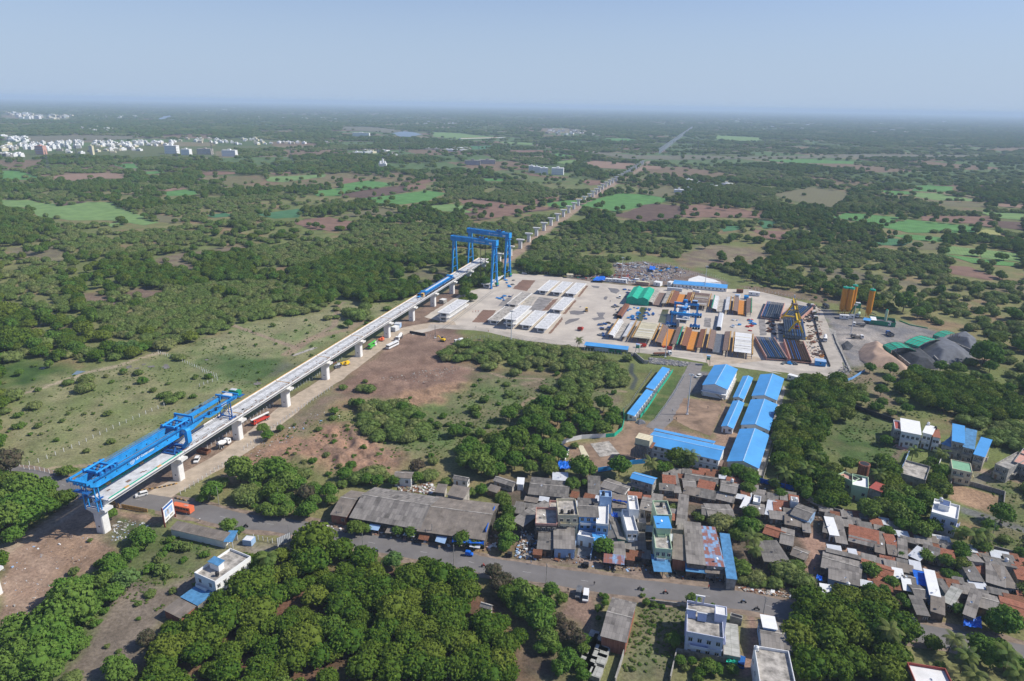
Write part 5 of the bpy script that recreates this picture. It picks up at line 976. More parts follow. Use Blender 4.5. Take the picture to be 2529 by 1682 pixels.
p=g('S',535,1110);t=thing('water_tank_tower','cream panel water tank on a tall braced steel frame beside the long camp block','water tower',(p.x,p.y,0),R(-26));tk=MB().box(-3.2,3.2,-2.8,2.8,8.2,11,'tank')
for i in range(6):tk.box(-3.25+i*1.28,-3.17+i*1.28,-2.86,2.86,8.15,11.06,'cream')
for i in range(5):tk.box(-3.26,3.26,-2.84+i*1.4,-2.76+i*1.4,8.15,11.06,'cream')
part('tank',tk,t);fr_=MB().box(-3.5,3.5,-3.2,3.2,7.8,8.1,'steel').box(3.5,4.6,-3,3,7.7,7.85,'rust')
for x in(-3,-1,1,3):
 for y in(-2.6,2.6):
  fr_.beam((x,y,0),(x,y,7.8),.22,.22,'steel')
  for z in(.2,2.7,5.2):
   if x<3:fr_.beam((x,y,z),(x+2,y,z+2.4),.09,.09,'steel');fr_.beam((x+2,y,z),(x,y,z+2.4),.09,.09,'steel')
for z in(2.6,5.1):fr_.box(-3.1,3.1,-2.7,-2.55,z,z+.12,'steel').box(-3.1,3.1,2.55,2.7,z,z+.12,'steel')
part('frame',fr_,t)
def mast(fr,x,y,h,label,r_=.22):
 p=g(fr,x,y);t=thing('floodlight_mast',label,'light mast',(p.x,p.y,0),0,'tall floodlight masts');part('pole',MB().tube((0,0,0),(0,0,h),r_*1.4,'tin',10,r_*.6).box(-.6,.6,-.6,.6,0,.4,'concrete'),t);hd=MB().cyl(0,0,h-.1,h+.1,.9,'steel',12)
 for i in range(6):a_=i*math.pi/3;hd.box(math.cos(a_)*1.1-.25,math.cos(a_)*1.1+.25,math.sin(a_)*1.1-.25,math.sin(a_)*1.1+.25,h-.1,h+.35,'tin')
 part('lamp_ring',hd,t)
mast('S',968,680,22,'floodlight mast in the bare court of the blue roofed camp',.3);mast('F',797,402,19.5,'floodlight mast behind the white cabins at the back of the yard');mast('G',235,440,20.5,'floodlight mast in front of the long blue site office');mast('H',750,692,21.5,'floodlight mast beside the orange silos yard');mast('E',883,1040,20,'floodlight mast on the near fence below the front girders');mast('F',1432,1545,21,'floodlight mast on the near road in front of the straddle crane')
for fr,x,y,h,lb in(('T',98,1550,9.5,'grey lattice pole at the haul road bend'),('U',2165,760,9,'grey pole with a red base under the deck by the carrier'),('T',1293,900,18,'slim lattice pole in the trees behind the yard fence')):
 p=g(fr,x,y);single('pole',MB().tube((0,0,0),(0,0,h),.2,'steel',6,.14).box(-.7,.7,-.7,.7,0,.5 if 'red' not in lb else 2,'red' if 'red' in lb else 'concrete'),lb,'pole',None,(p.x,p.y,0))
for fr,x,y,lb in(('E',1930,1150,'green watchtower hut on stilts beside the open blue shelter'),('S',1168,200,'green watchtower hut on stilts by the camp gate')):
 p=g(fr,x,y);t=thing('watchtower',lb,'watchtower',(p.x,p.y,0),R(-20));part('hut',MB().box(-1,1,-1,1,3.6,6,'green').box(-.8,.8,-1.03,-1.003,5,5.7,'tin'),t);part('roof',MB().box(-1.2,1.2,-1.2,1.2,6.003,6.15,'paleblue'),t);part('stilts',MB().beam((-1.3,-1.3,0),(-.9,-.9,3.6),.15,.15,'steel').beam((1.3,-1.3,0),(.9,-.9,3.6),.15,.15,'steel').beam((1.3,1.3,0),(.9,.9,3.6),.15,.15,'steel').beam((-1.3,1.3,0),(-.9,.9,3.6),.15,.15,'steel'),t)
POSTM=MB().box(-.09,.09,-.09,.09,0,1.9,'white').mesh('post')
def fence(fr,pts,sp_,label,group=None,rail=False,mesh_=None):
 P=gp(fr,pts);t=thing('post_fence',label,'fence',(P[0].x,P[0].y,0));n=0;w=MB();acc=0
 for i in range(len(P)-1):
  a,b=P[i]-P[0],P[i+1]-P[0];L_=(b-a).length;s_=acc
  while s_<L_:
   q_=a.lerp(b,s_/L_);s_+=sp_
   if n<100:o=part('post',mesh_ or POSTM,t);o.location=(q_.x,q_.y,0);o.rotation_euler=(0,0,rg.uniform(-.2,.2));n+=1
  acc=s_-L_
  for z in(.6,1.1,1.6):w.beam((a.x,a.y,z),(b.x,b.y,z),.02,.02,'steel')
 part('wire',w,t);return t
fence('A',[(0,870),(270,835),(620,690),(980,515),(1380,340)],3.6,'white post fence crossing the dry meadow above the launching girder');fence('A',[(200,870),(330,885),(460,915)],2.6,'short white post fence beside the road at the far left');fence('b',[(0,1320),(150,1395),(60,1420),(-60,1470)],2.8,'white posts round the meadow corner left of the rear girder leg');fence('a',[(1440,1150),(1700,1245),(1990,1370)],2.6,'white post fence running from the hedge to the meadow corner')
fence('X',[(1040,1395),(1310,1225),(1700,950),(2320,560)],2.6,'white post fence under the deck between the first truck and the pier');fence('b',[(790,1510),(1030,1370),(1160,1270),(1280,1200)],2.6,'white post fence under the deck near the orange lift');fence('A',[(1500,1080),(1580,1030),(1800,880),(1960,770)],2.4,'white post fence on the village side of the haul road end');fence('c',[(10,850),(300,640),(540,470),(820,285)],2.6,'white post fence along the right side of the haul road')
fence('E',[(180,1015),(430,1050),(700,1020),(900,1040),(1200,1085),(1480,1110)],3.0,'white post fence along the near edge of the casting yard');fence('T',[(880,910),(1300,935),(1500,945),(1660,950)],3.0,'white post fence along the back edge of the yard');fence('F',[(690,190),(1100,160),(1460,210),(1800,290)],3.0,'white post fence round the junk yard');fence('F',[(1400,430),(1640,390),(1900,340),(2080,360),(2330,440)],3.0,'white post fence behind the site office')
fence('E',[(1490,1135),(1840,1180)],2.0,'white posts in front of the open blue shelter');fence('S',[(940,315),(820,520),(650,750)],1.9,'white post fence on the road side of the two lawns');fence('d',[(2060,290),(1920,500),(1860,600),(1795,650)],2.4,'pale post fence behind the toilet rows');fence('H',[(760,620),(1170,560),(1480,590)],3.2,'pale post fence behind the stone yard')if False else None
fence('H',[(1540,955),(1740,945)],3.5,'white posts before the big gravel heap');fence('H',[(1090,1085),(1250,1120),(1300,1120)],3.0,'white posts below the sand heap');fence('G',[(820,430),(1100,470),(1500,560),(1800,620)],3.0,'grey post fence behind the lone white cabin');fence('B',[(90,775),(300,825)],2.0,'low post fence of the roadside garden by the grey billboard')
wall('S',[(515,718),(590,620),(672,492)],1.9,'net','green netted fence along the near lawn',.08,'net_fence','fence');wall('S',[(680,478),(760,370),(828,268)],1.9,'net','green netted fence along the far lawn',.08,'net_fence','fence');wall('d',[(1210,960),(1300,925),(1420,900),(1640,885)],2.2,'white','white sheet fence at the left front of the camp yard',.1,'sheet_fence','fence');wall('d',[(1640,885),(1720,878),(1790,820),(1808,740),(1800,650)],2.0,'net','curved green netted fence round the camp yard corner',.08,'net_fence','fence')
wall('d',[(1205,965),(1305,1030)],2.4,'deepblue','dark blue sheet fence at the left tip of the camp yard',.1,'sheet_fence','fence');wall('d',[(1305,1030),(1270,1095)],2.2,'white','short white sheet fence above the blue tarpaulin heap',.1,'sheet_fence','fence');wall('d',[(1570,1200),(1700,1180),(1880,1130),(2000,1120)],2.2,'blue','bright blue sheet fence behind the near grey houses',.1,'sheet_fence','fence');wall('D',[(130,640),(300,680),(440,710)],2.2,'tarp','blue sheet fence at the back of the brown strip below the sheds',.1,'sheet_fence','fence')
wall('D',[(185,625),(260,370),(345,0)],1.2,'old_concrete','long grey kerb wall right of the blue sheds',.2);wall('D',[(300,650),(350,400),(405,10)],2.0,'steel','thin dark fence between the brown strip and the trees',.08,'strip_fence','fence')
for i,(fr,P,m_)in enumerate([('d',[(1390,955),(1435,960),(1495,1068),(1430,1075)],'cream'),('S',[(30,965),(210,940),(315,1065),(125,1095)],'grime')]):
 patch('paving',fr,P,m_,z=.12,rag=.02)
patch('paving','S',[(1840,560),(1900,400),(1925,420),(1700,1280),(1640,1260),(1780,850)],'old_concrete',z=.04,rag=.05);patch('paving','S',[(1430,330),(1450,330),(1370,540),(1345,530)],'grime',z=.04,rag=.02);patch('paving','b',[(810,1168),(830,1178),(1050,1102),(1020,1093)],'grime',z=.1,rag=.05)
patch('paving','G',[(0,290),(150,240),(390,300),(480,340),(0,330)],'concrete',z=.05,rag=.4)
p=g('S',500,750);pile('S',[(460,760),(500,725),(560,745),(570,770),(500,780)],1.2,'gravel','small grey gravel heap behind the toilet row',seed=3)
# village
HS={}
WMS=['mudwall','darkwall','old_concrete','mudwall']
def V(rows,fr,grp):
 for r in rows:
  r=list(r);lane=grp in('houses along the eastern lane','houses at the right along the main road','houses between the main road and the camp')
  if lane and r[5]!='flat' and r[4]<=3.6:
   (xa,ya),(xb,yb),(xc,yc)=r[1:4];dx,dy=(xb-xa)*.06,(yb-ya)*.06;ex,ey=(xc-xa)*.07,(yc-ya)*.07;r[1]=(xa-dx-ex,ya-dy-ey);r[2]=(xb+dx-ex,yb+dy-ey);r[3]=(xc-dx+ex,yc-dy+ey);r[4]-=.45
  if lane and r[6]=='grime':r[6]=WMS[int(r[1][0])%4]
  lb,nl,nr,fl,h,roof,wm,rm=r[:8];k=dict(r[8])if len(r)>8 else{}
  nm=k.pop('name','village_house');ct=k.pop('cat','house')
  k.setdefault('over',.35);k.setdefault('rise',.9 if roof!='flat' else None);k.setdefault('win',(2,1,0,0));k.setdefault('doors',1)
  HS[lb]=q_=bldg(nm,lb,ct,fr,nl,nr,fl,h,roof,wm,rm,group=grp,**k)
  if k.get('floors',1)>1 and nm!='shed':
   t_,W_,D_,h_=q_;zf=h_*(k['floors']-1)/k['floors'];y_=.35 if roof!='flat' else 0;e_=k.get('trim')or wm
   part('balcony',MB().box(W_*.12,W_*.62,y_-1.1,y_-.003,zf-.12,zf+.05,e_).box(W_*.12,W_*.62,y_-1.1,y_-1.0,zf+.05,zf+.85,e_).box(W_*.12,W_*.12+.1,y_-1.0,y_-.003,zf+.05,zf+.85,e_).box(W_*.62-.1,W_*.62,y_-1.0,y_-.003,zf+.05,zf+.85,e_),t_)
   if D_>9:part('balcony',MB().box(W_-y_+.003,W_-y_+1.1,D_*.2,D_*.45,zf-.12,zf+.05,e_).box(W_-y_+1.0,W_-y_+1.1,D_*.2,D_*.45,zf+.05,zf+.85,e_),t_)
NW=dict(win=(0,0,0,0),doors=0);SH=dict(name='shed',cat='shed',win=(0,0,0,0),doors=0)
V([('left wing of the long grey warehouse by the road',(722,575),(862,597),(868,368),4.0,'gx','brick','asb_brown',dict(name='warehouse',cat='warehouse',rise=2.2)),
('middle hall of the long grey warehouse by the road',(880,600),(1470,700),(1075,342),4.2,'gx','darkwall','asb',dict(name='warehouse',cat='warehouse',rise=3.2,win=(0,0,0,0),doors=5)),
('right hall of the grey warehouse with a blue tarpaulin gable',(1440,712),(2010,790),(1610,420),4.0,'gx','darkwall','asb_brown',dict(name='warehouse',cat='warehouse',rise=3.0,win=(0,0,0,0),doors=5)),
('pale lean to roof behind the right warehouse hall',(1690,410),(1835,440),(1745,338),5.2,'sn','grime','asb_brown',SH),('small shed left of the pale lean to behind the warehouse',(1590,388),(1672,398),(1612,330),3.2,'sn','grime','asb_brown',SH),
('white walled cottage with patchy sheet roof behind the warehouse',(1248,266),(1400,276),(1290,212),4.2,'gx','white','asb_brown',{}),('cottage with a small porch in the bushes behind the warehouse',(1740,278),(1868,302),(1762,248),3,'gx','white','asb_dark',{}),
('tiny tilted hut among trees right of the warehouse',(2020,368),(2110,396),(2050,332),2.6,'sn','wood','asb_brown',SH),('grey roofed hut at the foot of the thicket',(2075,292),(2240,345),(2100,248),2.8,'gx','grime','asb',{}),('little bright white roofed hut',(2272,322),(2335,326),(2288,280),3,'sn','white','white',SH)],'B','houses behind the roadside warehouse')
V([('long patched grey roof row above the road village',(365,398),(668,426),(372,268),3,'gx','grime','asb_dark',dict(win=(5,0,0,0),doors=3)),('ribbed pale sheet roof at the end of the patched grey row',(560,300),(680,305),(575,240),3,'sn','grime','tin',SH),('narrow dark grey roof with one dish right of the round tree',(850,405),(948,412),(838,272),3,'sn','grime','asb_dark',{}),
('white walled house with brown gables left of the blue roofed house',(955,340),(1140,400),(950,258),3.3,'gx','white','asb',{}),('small brown roof wedged beside the blue roofed house',(1170,345),(1278,372),(1180,308),2.8,'gx','white','asb_brown',{}),('grey two storey house with a bright blue roof and a pink door side',(1196,272),(1388,325),(1212,212),6,'gx','old_concrete','blue_roof',dict(floors=2,rise=1)),
('slanting patched roof house at the left of the village',(228,612),(318,662),(440,450),3.4,'gx','grime','asb',{}),('two storey building with a stained pink terrace',(412,662),(592,670),(445,528),6.2,'flat','grime','grime',dict(floors=2,win=(4,1,0,2),parapet='salmon')),('ladder hung low block behind the pink terrace',(525,530),(608,536),(540,470),6.5,'flat','salmon','grime',dict(win=(1,0,0,0),doors=0)),
('cream three storey house with black tanks on its roof',(602,592),(768,594),(630,458),9.2,'flat','cream','grime',dict(floors=3,win=(3,0,0,0),doors=0)),('sheet roofed garage in front of the cream house',(562,856),(748,864),(592,682),4,'sn','paleblue','asb',dict(win=(0,0,0,0),doors=2)),('black roofed workshop left of the garage',(430,852),(556,862),(448,728),3.5,'sn','grime','asb_dark',dict(win=(1,0,0,0))),('half open junk shop hut by the roadside',(392,905),(462,912),(405,880),2.6,'sn','rust','rust',SH),
('bright blue fronted house with dark sheet roof',(768,592),(942,600),(790,435),9,'gx','skyblue','asb_dark',dict(floors=3,rise=.6,win=(3,0,0,0),trim='white')),('white terrace wing of the bright blue house',(915,662),(1016,672),(945,480),8,'flat','paleblue','concrete',dict(floors=2,win=(2,1,0,0),parapet='white')),('pale blue stair tower at the back of the blue house',(948,438),(1046,444),(952,388),11.3,'flat','paleblue','paleblue',dict(win=(1,0,0,0),doors=0)),('white garage porch of the blue house',(762,748),(902,778),(768,712),4,'flat','white','white',dict(win=(0,0,0,0),doors=2,par=.4)),
('low blue sheet roof beside the blue house',(902,800),(1006,792),(908,738),4,'sn','paleblue','blue_roof',SH),('long dark roof right of the blue house',(1018,782),(1086,778),(1040,520),4,'sl','grime','asb_dark',SH),('long blackish roof with green edge beside the white tower house',(1092,792),(1166,788),(1112,512),4.2,'sr','green','asb_dark',SH),('brown sheet roof with blue tarp strip behind the dark roofs',(1050,520),(1190,530),(1060,420),4,'sn','grime','asb_brown',{}),
('narrow white house with bare white terrace',(1172,722),(1262,724),(1192,545),6.4,'flat','white','concrete',dict(floors=2,win=(2,0,0,0))),('white upper tower of the narrow white house',(1192,545),(1272,550),(1200,432),8.8,'flat','white','concrete',dict(win=(2,0,0,0),doors=0)),('grey block with a small terrace right of the white tower',(1262,655),(1332,660),(1266,552),5.4,'flat','grime','grime',{}),('dark lean to below the grey block',(1250,855),(1330,862),(1256,740),3,'sn','grime','asb_dark',SH),('grey sheet roof right of the narrow white tower',(1275,530),(1385,550),(1280,420),4,'gx','grime','asb',{}),('small red tile roof beside the mint house',(1368,562),(1420,578),(1385,478),3.5,'sn','grime','clay',{}),
('tall mint green house with a bright blue roof box',(1418,686),(1548,690),(1430,592),10.2,'sn','mint','blue_roof',dict(floors=3,win=(0,0,0,0),doors=0,rise=.3)),('rear terrace of the tall mint green house',(1418,590),(1546,594),(1430,472),9.8,'flat','mint','grime',dict(win=(0,2,0,0),doors=0)),('front terraces of the tall mint green house',(1408,868),(1546,880),(1420,700),6.8,'flat','mint','grime',dict(floors=2,win=(3,1,0,0),trim='white')),('faded blue awning roof in front of the mint house',(1404,1040),(1538,1046),(1404,930),3.2,'sn','dark','blue_old',dict(SH,open_=True)),
('tan sheet roofed shop beside the mint house',(1546,942),(1668,962),(1546,745),4.5,'sn','brick','asb_brown',SH),('long olive grey shop roof with a blue awning',(1668,978),(1828,998),(1656,645),5.3,'sn','grime','asb',SH),('blue awning shed facing the road',(1670,1042),(1826,1060),(1668,985),3.4,'sn','grime','blue_old',dict(SH,open_=True)),('workshop with the rusty blue patchwork roof',(1830,998),(1992,1012),(1802,686),5,'sn','grime','rustblue',SH),('brown awning with a white sheet under the rusty roof',(1832,1055),(1996,1072),(1830,1003),3.6,'sn','grime','asb_brown',dict(SH,open_=True)),('long narrow pale blue roof at the right of the rusty one',(1998,1104),(2090,1116),(1958,745),4.6,'sn','grime','blue_old',SH),
('thin grey roof running up to the lane',(1585,648),(1668,662),(1636,436),3,'sn','grime','asb',SH),('small dark roof by the lane bend',(1796,572),(1868,582),(1806,500),3,'gx','grime','asb_dark',{}),('grey roof above the big round shrub',(1866,606),(2070,616),(1888,492),3,'gx','grime','asb',{}),('ragged tin porch by the parked scooters',(985,970),(1142,988),(986,918),3,'sn','dark','rustblue',dict(SH,open_=True)),('grey roof right of the roadside tree',(1066,922),(1162,928),(1080,788),3.6,'sn','grime','asb',SH),
('red tile roof at the left end of the lane row',(1475,328),(1578,338),(1480,262),3.2,'sn','grime','clay',{}),('dark roof in front of the left red tile roof',(1446,368),(1566,380),(1452,330),2.9,'sn','grime','asb_dark',{}),('narrow grey roof right of the first red one',(1568,384),(1626,388),(1590,240),3,'sn','grime','asb',{}),('grey roof with a red ridge line in the lane row',(1646,348),(1748,356),(1652,280),3.4,'gx','brick','asb',{}),('red tile roof in the middle of the lane row',(1756,360),(1884,388),(1770,298),3.2,'sn','grime','clay',{}),('worn roof along the lane below the grey and red ones',(1640,398),(1758,424),(1642,350),2.8,'sn','grime','asb_brown',{}),('long dark roof along the lane with green corner',(1742,420),(1902,452),(1760,368),2.8,'sn','grime','asb_dark',{}),('back row roof under the blue fence',(1662,278),(1915,320),(1668,228),3.2,'gx','grime','asb_dark',{}),('tall grey stepped roof left of the white tank',(1940,378),(2085,408),(1958,292),4.2,'gx','grime','asb',{}),('lower grey roof in front of the stepped one',(1914,442),(2052,476),(1932,392),3,'sn','grime','asb',{})],'C','houses between the main road and the camp')
V([('clean white sheet roof in the lane row',(-4,846),(48,862),(25,770),3,'sn','grime','white',SH),('small white parapet roof beside the clean white sheet',(102,815),(162,828),(112,762),3.6,'flat','white','white',NW),('mossy grey roof below the small white roof',(68,882),(192,908),(112,815),2.9,'gx','grime','asb',{}),('peeling whitish roof left of the small red tiles',(205,902),(278,920),(240,812),3,'sn','grime','tin',{}),('small square of red tiles in the lane row',(280,895),(342,905),(292,826),3.2,'sn','grime','clay',{}),('grey roof with twin dishes below the red square',(252,942),(382,958),(282,898),2.8,'sn','grime','asb',{}),
('white box house with a tank on top at the lane end',(420,812),(480,822),(430,776),4.2,'flat','white','concrete',{}),('large dark two tier roof at the lane junction',(408,908),(562,966),(440,802),4,'gx','paleblue','asb_dark',{}),('brown edged porch roof at the lane junction',(374,988),(500,1012),(395,932),3,'sn','grime','asb_brown',{}),('tiny roofed hut at the top of the earth square',(522,1052),(588,1062),(530,992),2.6,'sn','grime','asb',SH),('broad red tile roof left of the earth square',(190,1062),(345,1112),(196,990),3.2,'gx','grime','clay',{}),('steep grey roof beside the broad red one',(330,1142),(435,1168),(380,1032),3.2,'gx','grime','asb',{}),('dark roof with a white patch above the large shrub',(200,1292),(302,1300),(216,1160),3.6,'sn','grime','asb_dark',{}),('black brown roof beside the one with the white patch',(304,1300),(412,1296),(308,1150),3.6,'sn','grime','asb_dark',{}),('brownish roof with white sheets by the earth square',(416,1242),(532,1286),(432,1168),3,'gx','grime','asb_brown',{}),
('grey roof at the left end of the eastern row',(684,1048),(762,1068),(705,916),3.2,'sn','grime','asb_dark',{}),('white barred roof in the eastern row',(746,1072),(822,1082),(776,960),3.4,'sn','white','white',{}),('mottled grey roof with dishes in the eastern row',(800,1132),(892,1148),(842,955),3,'sn','grime','asb',{}),('long brown red tile roof in the eastern row',(912,1096),(1142,1150),(926,1018),3.4,'sn','grime','clay',{}),('grey eave roof in front of the long brown red tiles',(906,1132),(1120,1186),(912,1100),2.8,'sn','grime','asb',dict(win=(4,0,0,0),doors=3)),('pale stone coloured roof house by the lane corner',(1120,1212),(1200,1232),(1140,1072),3,'sn','grime','asb_brown',{}),('dark red tile roof right of the alley',(1226,1172),(1312,1184),(1236,1096),3.2,'sn','grime','clay',{}),('brown wall hut under the dark red tiles',(1230,1238),(1308,1252),(1232,1180),2.8,'sn','brick','asb_brown',{}),('grey roof with two dishes before the striped one',(1312,1252),(1390,1272),(1322,1132),3,'sn','grime','asb',{}),('striped light grey roof in the eastern row',(1392,1245),(1486,1290),(1398,1160),3.2,'sn','grime','tin',{}),('low roof hidden by shrubs in the eastern row',(1492,1238),(1560,1262),(1494,1150),3,'sn','grime','asb',{}),('pale sheet and grey roof right of the lane shrubs',(1562,1262),(1650,1288),(1580,1192),3,'sn','grime','asb_dark',{}),('red tile roof with white patches at the row end',(1652,1282),(1790,1312),(1672,1212),3,'sn','grime','clay',{}),
('wide weathered roof at the head of the southern row',(684,1345),(988,1432),(716,1232),3.6,'gx','grime','asb',dict(win=(0,0,0,0),doors=0)),('narrow back roof behind the wide weathered one',(722,1238),(985,1300),(740,1195),3.2,'sf','grime','asb_dark',NW),('lower wide roof in front of the weathered one',(744,1442),(982,1500),(762,1372),3.4,'sn','paleblue','asb',{}),('long brown red tile roof in the southern row',(1000,1362),(1250,1442),(1006,1278),3.2,'gx','grime','clay',{})],'D','houses along the eastern lane')
V([('bright white sheet roof in the southern row',(850,362),(968,384),(862,276),3,'sn','grime','white',SH),('dark framed roof with red ridge beside the blue tarpaulin',(972,412),(1104,436),(976,330),3,'gx','grime','asb_dark',{}),('white gridded sheet roof below the dark framed one',(960,500),(1066,522),(966,388),2.8,'sn','grime','white',SH),('blue tarpaulin roof in the southern row',(1110,432),(1232,456),(1114,312),3,'sn','grime','tarp',SH),('long white roof with turquoise edge',(1256,560),(1396,592),(1226,288),4,'sn','skyblue','white',SH),('olive sheet roof below the long white roof',(1276,742),(1432,790),(1262,572),3.6,'sn','grime','asb_brown',SH),('dark roof above the tarpaulin shop row',(1104,592),(1246,606),(1106,452),3.2,'gx','grime','asb_dark',{}),('mossy dark roof near the road',(1116,782),(1262,802),(1110,612),3.2,'sn','grime','asb_dark',{}),('grey block patterned roof right of the long white roof',(1402,622),(1530,680),(1392,442),3.4,'sn','grime','slab',{}),('thin dark roof beside the block patterned one',(1534,662),(1622,668),(1550,424),3.4,'sn','grime','asb_dark',{}),('tall grey roof above the blue tarpaulin stall',(1640,782),(1790,842),(1622,462),4.2,'sn','grime','asb',SH),('grey roof with white lines right of the stall',(1796,682),(2070,760),(1790,522),3.6,'gx','grime','asb',{}),('large red tile roof at the right edge by the road',(2098,765),(2400,860),(2102,592),3.6,'gx','grime','clay',{}),
('dark roof at the left of the far right block',(1736,382),(1896,402),(1736,196),3.4,'sn','grime','asb_dark',{}),('patchy upper roof behind the far right block',(1736,188),(1890,206),(1736,84),3.6,'sf','grime','asb',{}),('wide grey roof in the middle of the far right block',(1926,402),(2138,466),(1928,212),3.4,'sn','grime','asb',{}),('light grey roof right of the wide grey one',(2144,462),(2290,484),(2152,266),3.4,'sn','grime','asb_brown',{}),('back roof with a big white tank',(1926,202),(2262,272),(1922,110),3.4,'sf','grime','asb_dark',{}),('pinkish tile roof at the right edge',(2292,372),(2450,402),(2292,252),3.2,'sn','grime','clay',{}),('big pale roof with a red rim at the bottom edge',(1095,1620),(1560,1700),(1045,1378),5,'flat','grime','concrete',dict(parapet='redroof',win=(0,0,0,0),doors=0))],'N','houses at the right along the main road')
V([('white and lilac two storey villa with solar panels',(312,1012),(745,1122),(362,655),7.4,'flat','lilac','grime',dict(name='villa',floors=2,win=(4,3,0,0),rz=-14)),('stair tower of the lilac villa',(650,792),(786,818),(664,690),10,'flat','lilac','concrete',dict(win=(1,0,0,0),doors=0,par=.3,rz=-14)),('grey slab roofed annex of the lilac villa',(748,1252),(945,1312),(768,882),3,'flat','grime','slab',dict(par=0,rz=-14,win=(1,0,0,0))),('little open grey box by the road right of the villa',(822,812),(960,852),(832,775),2.4,'flat','old_concrete','dark',dict(SH,par=.3)),
('grey roofed house with a white front strip by the lane',(1186,1165),(1556,1252),(1196,850),4,'gx','paleblue','asb',dict(rz=-13,win=(0,0,0,2))),('white ribbed roof raised over the grey roofed house',(1196,968),(1376,1002),(1206,790),4.9,'sf','paleblue','white',dict(SH,rz=-13)),('flat roofed house with round vents at the bottom edge',(1166,1620),(1602,1720),(1200,1192),7,'flat','white','grime',dict(win=(0,0,0,3),doors=0,rz=-12)),('white slatted carport roof at the lane mouth',(1886,572),(2030,596),(1870,450),3,'sn','steel','white',dict(SH,open_=True))],'L','houses on the near side of the main road')
V([('long grey shed with a brick side wall near the bottom edge',(1330,1042),(1640,1122),(1497,592),5,'gx','brick','asb',dict(name='long_shed',cat='shed',rise=1.6,win=(0,0,0,0),doors=0)),('small pavilion with a grey pyramid roof hidden in the orchard',(-75,700),(60,740),(-40,650),4,'gx','grime','asb',dict(NW,name='pavilion'))],'K','houses on the near side of the main road')
V([('white two storey house with a blue roof box beside the orchard',(1616,682),(1788,758),(1908,476),7,'flat','white','grime',dict(name='villa',floors=2,win=(2,6,0,2))),('blue topped roof box on the white house',(1722,574),(1812,612),(1776,532),9.6,'sn','white','blue_old',dict(win=(0,0,0,0),doors=0,rise=.3)),('flat blue sheet roof below the white house',(1496,868),(1640,942),(1632,762),3.2,'sn','grime','blue_old',dict(SH,rise=.3)),('tattered grey sheet roof below the blue one',(1352,975),(1500,1050),(1480,880),3,'sn','brick','asb_brown',dict(SH,rise=.4)),
('long tin roofed roadside shed with a white wall',(1406,304),(1852,406),(1452,246),3,'sn','white','asb_brown',SH),('blue awning at the end of the long tin shed',(1856,412),(1932,412),(1902,334),3,'sn','white','blue_old',dict(SH,open_=True)),('concrete gate shelter beside the grey billboard',(2012,395),(2085,405),(2040,355),2.2,'flat','paleblue','concrete',dict(SH,par=0))],'I','buildings round the orchard corner')
V([('two storey house with a broad white roof above the meadow',(1330,232),(1502,266),(1395,120),7,'sf','white','white',dict(floors=2,win=(4,0,0,0))),('smaller white roof joined to the broad white one',(1506,242),(1592,264),(1548,162),7,'sf','white','white',dict(floors=2)),('red and lilac terrace at the left of the white roofs',(1280,208),(1336,218),(1312,142),6.4,'flat','grime','redroof',dict(floors=2,parapet='white')),('brown tiled terrace right of the white roofs',(1592,278),(1662,292),(1626,198),6.4,'sf','white','clay',dict(floors=2)),('low blue roof between white and tall blue roofs',(1666,322),(1752,352),(1692,216),5,'sn','grime','blue_old',{}),('highest blue sheet roof of the blue group',(1756,298),(1866,322),(1792,174),8.6,'sn','grime','blue_roof',dict(floors=2)),('rust flecked blue roof in the middle of the blue group',(1846,348),(1946,372),(1884,208),7.6,'sn','grime','blue_old',dict(floors=2)),('right hand blue roof of the blue group',(1932,408),(2032,436),(1968,272),7.2,'sn','grime','blue_roof',dict(floors=2)),
('unfinished grey block right of the blue group',(2112,502),(2226,546),(2146,345),6,'flat','old_concrete','old_concrete',dict(floors=2)),('grey house with pink roof at the right edge',(2262,482),(2390,522),(2284,354),6.2,'flat','old_concrete','salmon',dict(floors=2,win=(3,0,0,0))),('beige house with a green flat roof',(1758,532),(1926,568),(1790,464),6.3,'flat','cream','greenroof',dict(floors=2,win=(3,1,0,0),par=.3)),('low bare concrete roof beside the palms',(1324,578),(1536,638),(1382,472),4,'flat','old_concrete','grime',dict(win=(0,0,0,0))),
('white flat centre roof of the chapel like house in the trees',(925,676),(1062,706),(962,592),6,'flat','mint','white',{}),('red roof of the chapel like house',(1062,702),(1172,742),(1102,628),5.5,'sf','grime','redroof',{}),('mint and brown wing of the chapel like house',(806,590),(932,650),(826,548),5.6,'flat','mint','salmon',{}),('white villa with a bright roof terrace among the trees',(1584,902),(1802,966),(1612,792),7.4,'flat','lilac','white',dict(name='villa',floors=2,win=(3,0,0,0),parapet='white')),('roof room of the white villa among the trees',(1648,826),(1738,852),(1662,782),9.4,'flat','white','solar',dict(win=(1,0,0,0),doors=0,par=.2))],'D','bigger houses beyond the lane')
for fx,fy in((940,712),(1010,590)):
 p=g('D',fx,fy);single('turret',MB().cyl(0,0,0,5.2,2.3,'brick',18).cyl(0,0,5.2,6,2.35,'clay',18).cyl(0,0,6.003,6.05,1.9,'dark',18),'round brown turret of the chapel like house, '+('near side' if fy>650 else 'far side'),'turret',None,(p.x,p.y,0))
def on(lb,x,y,z=0):t,W_,D_,h=HS[lb];return t.matrix_basis@Vector((W_*x,D_*y,h+z))
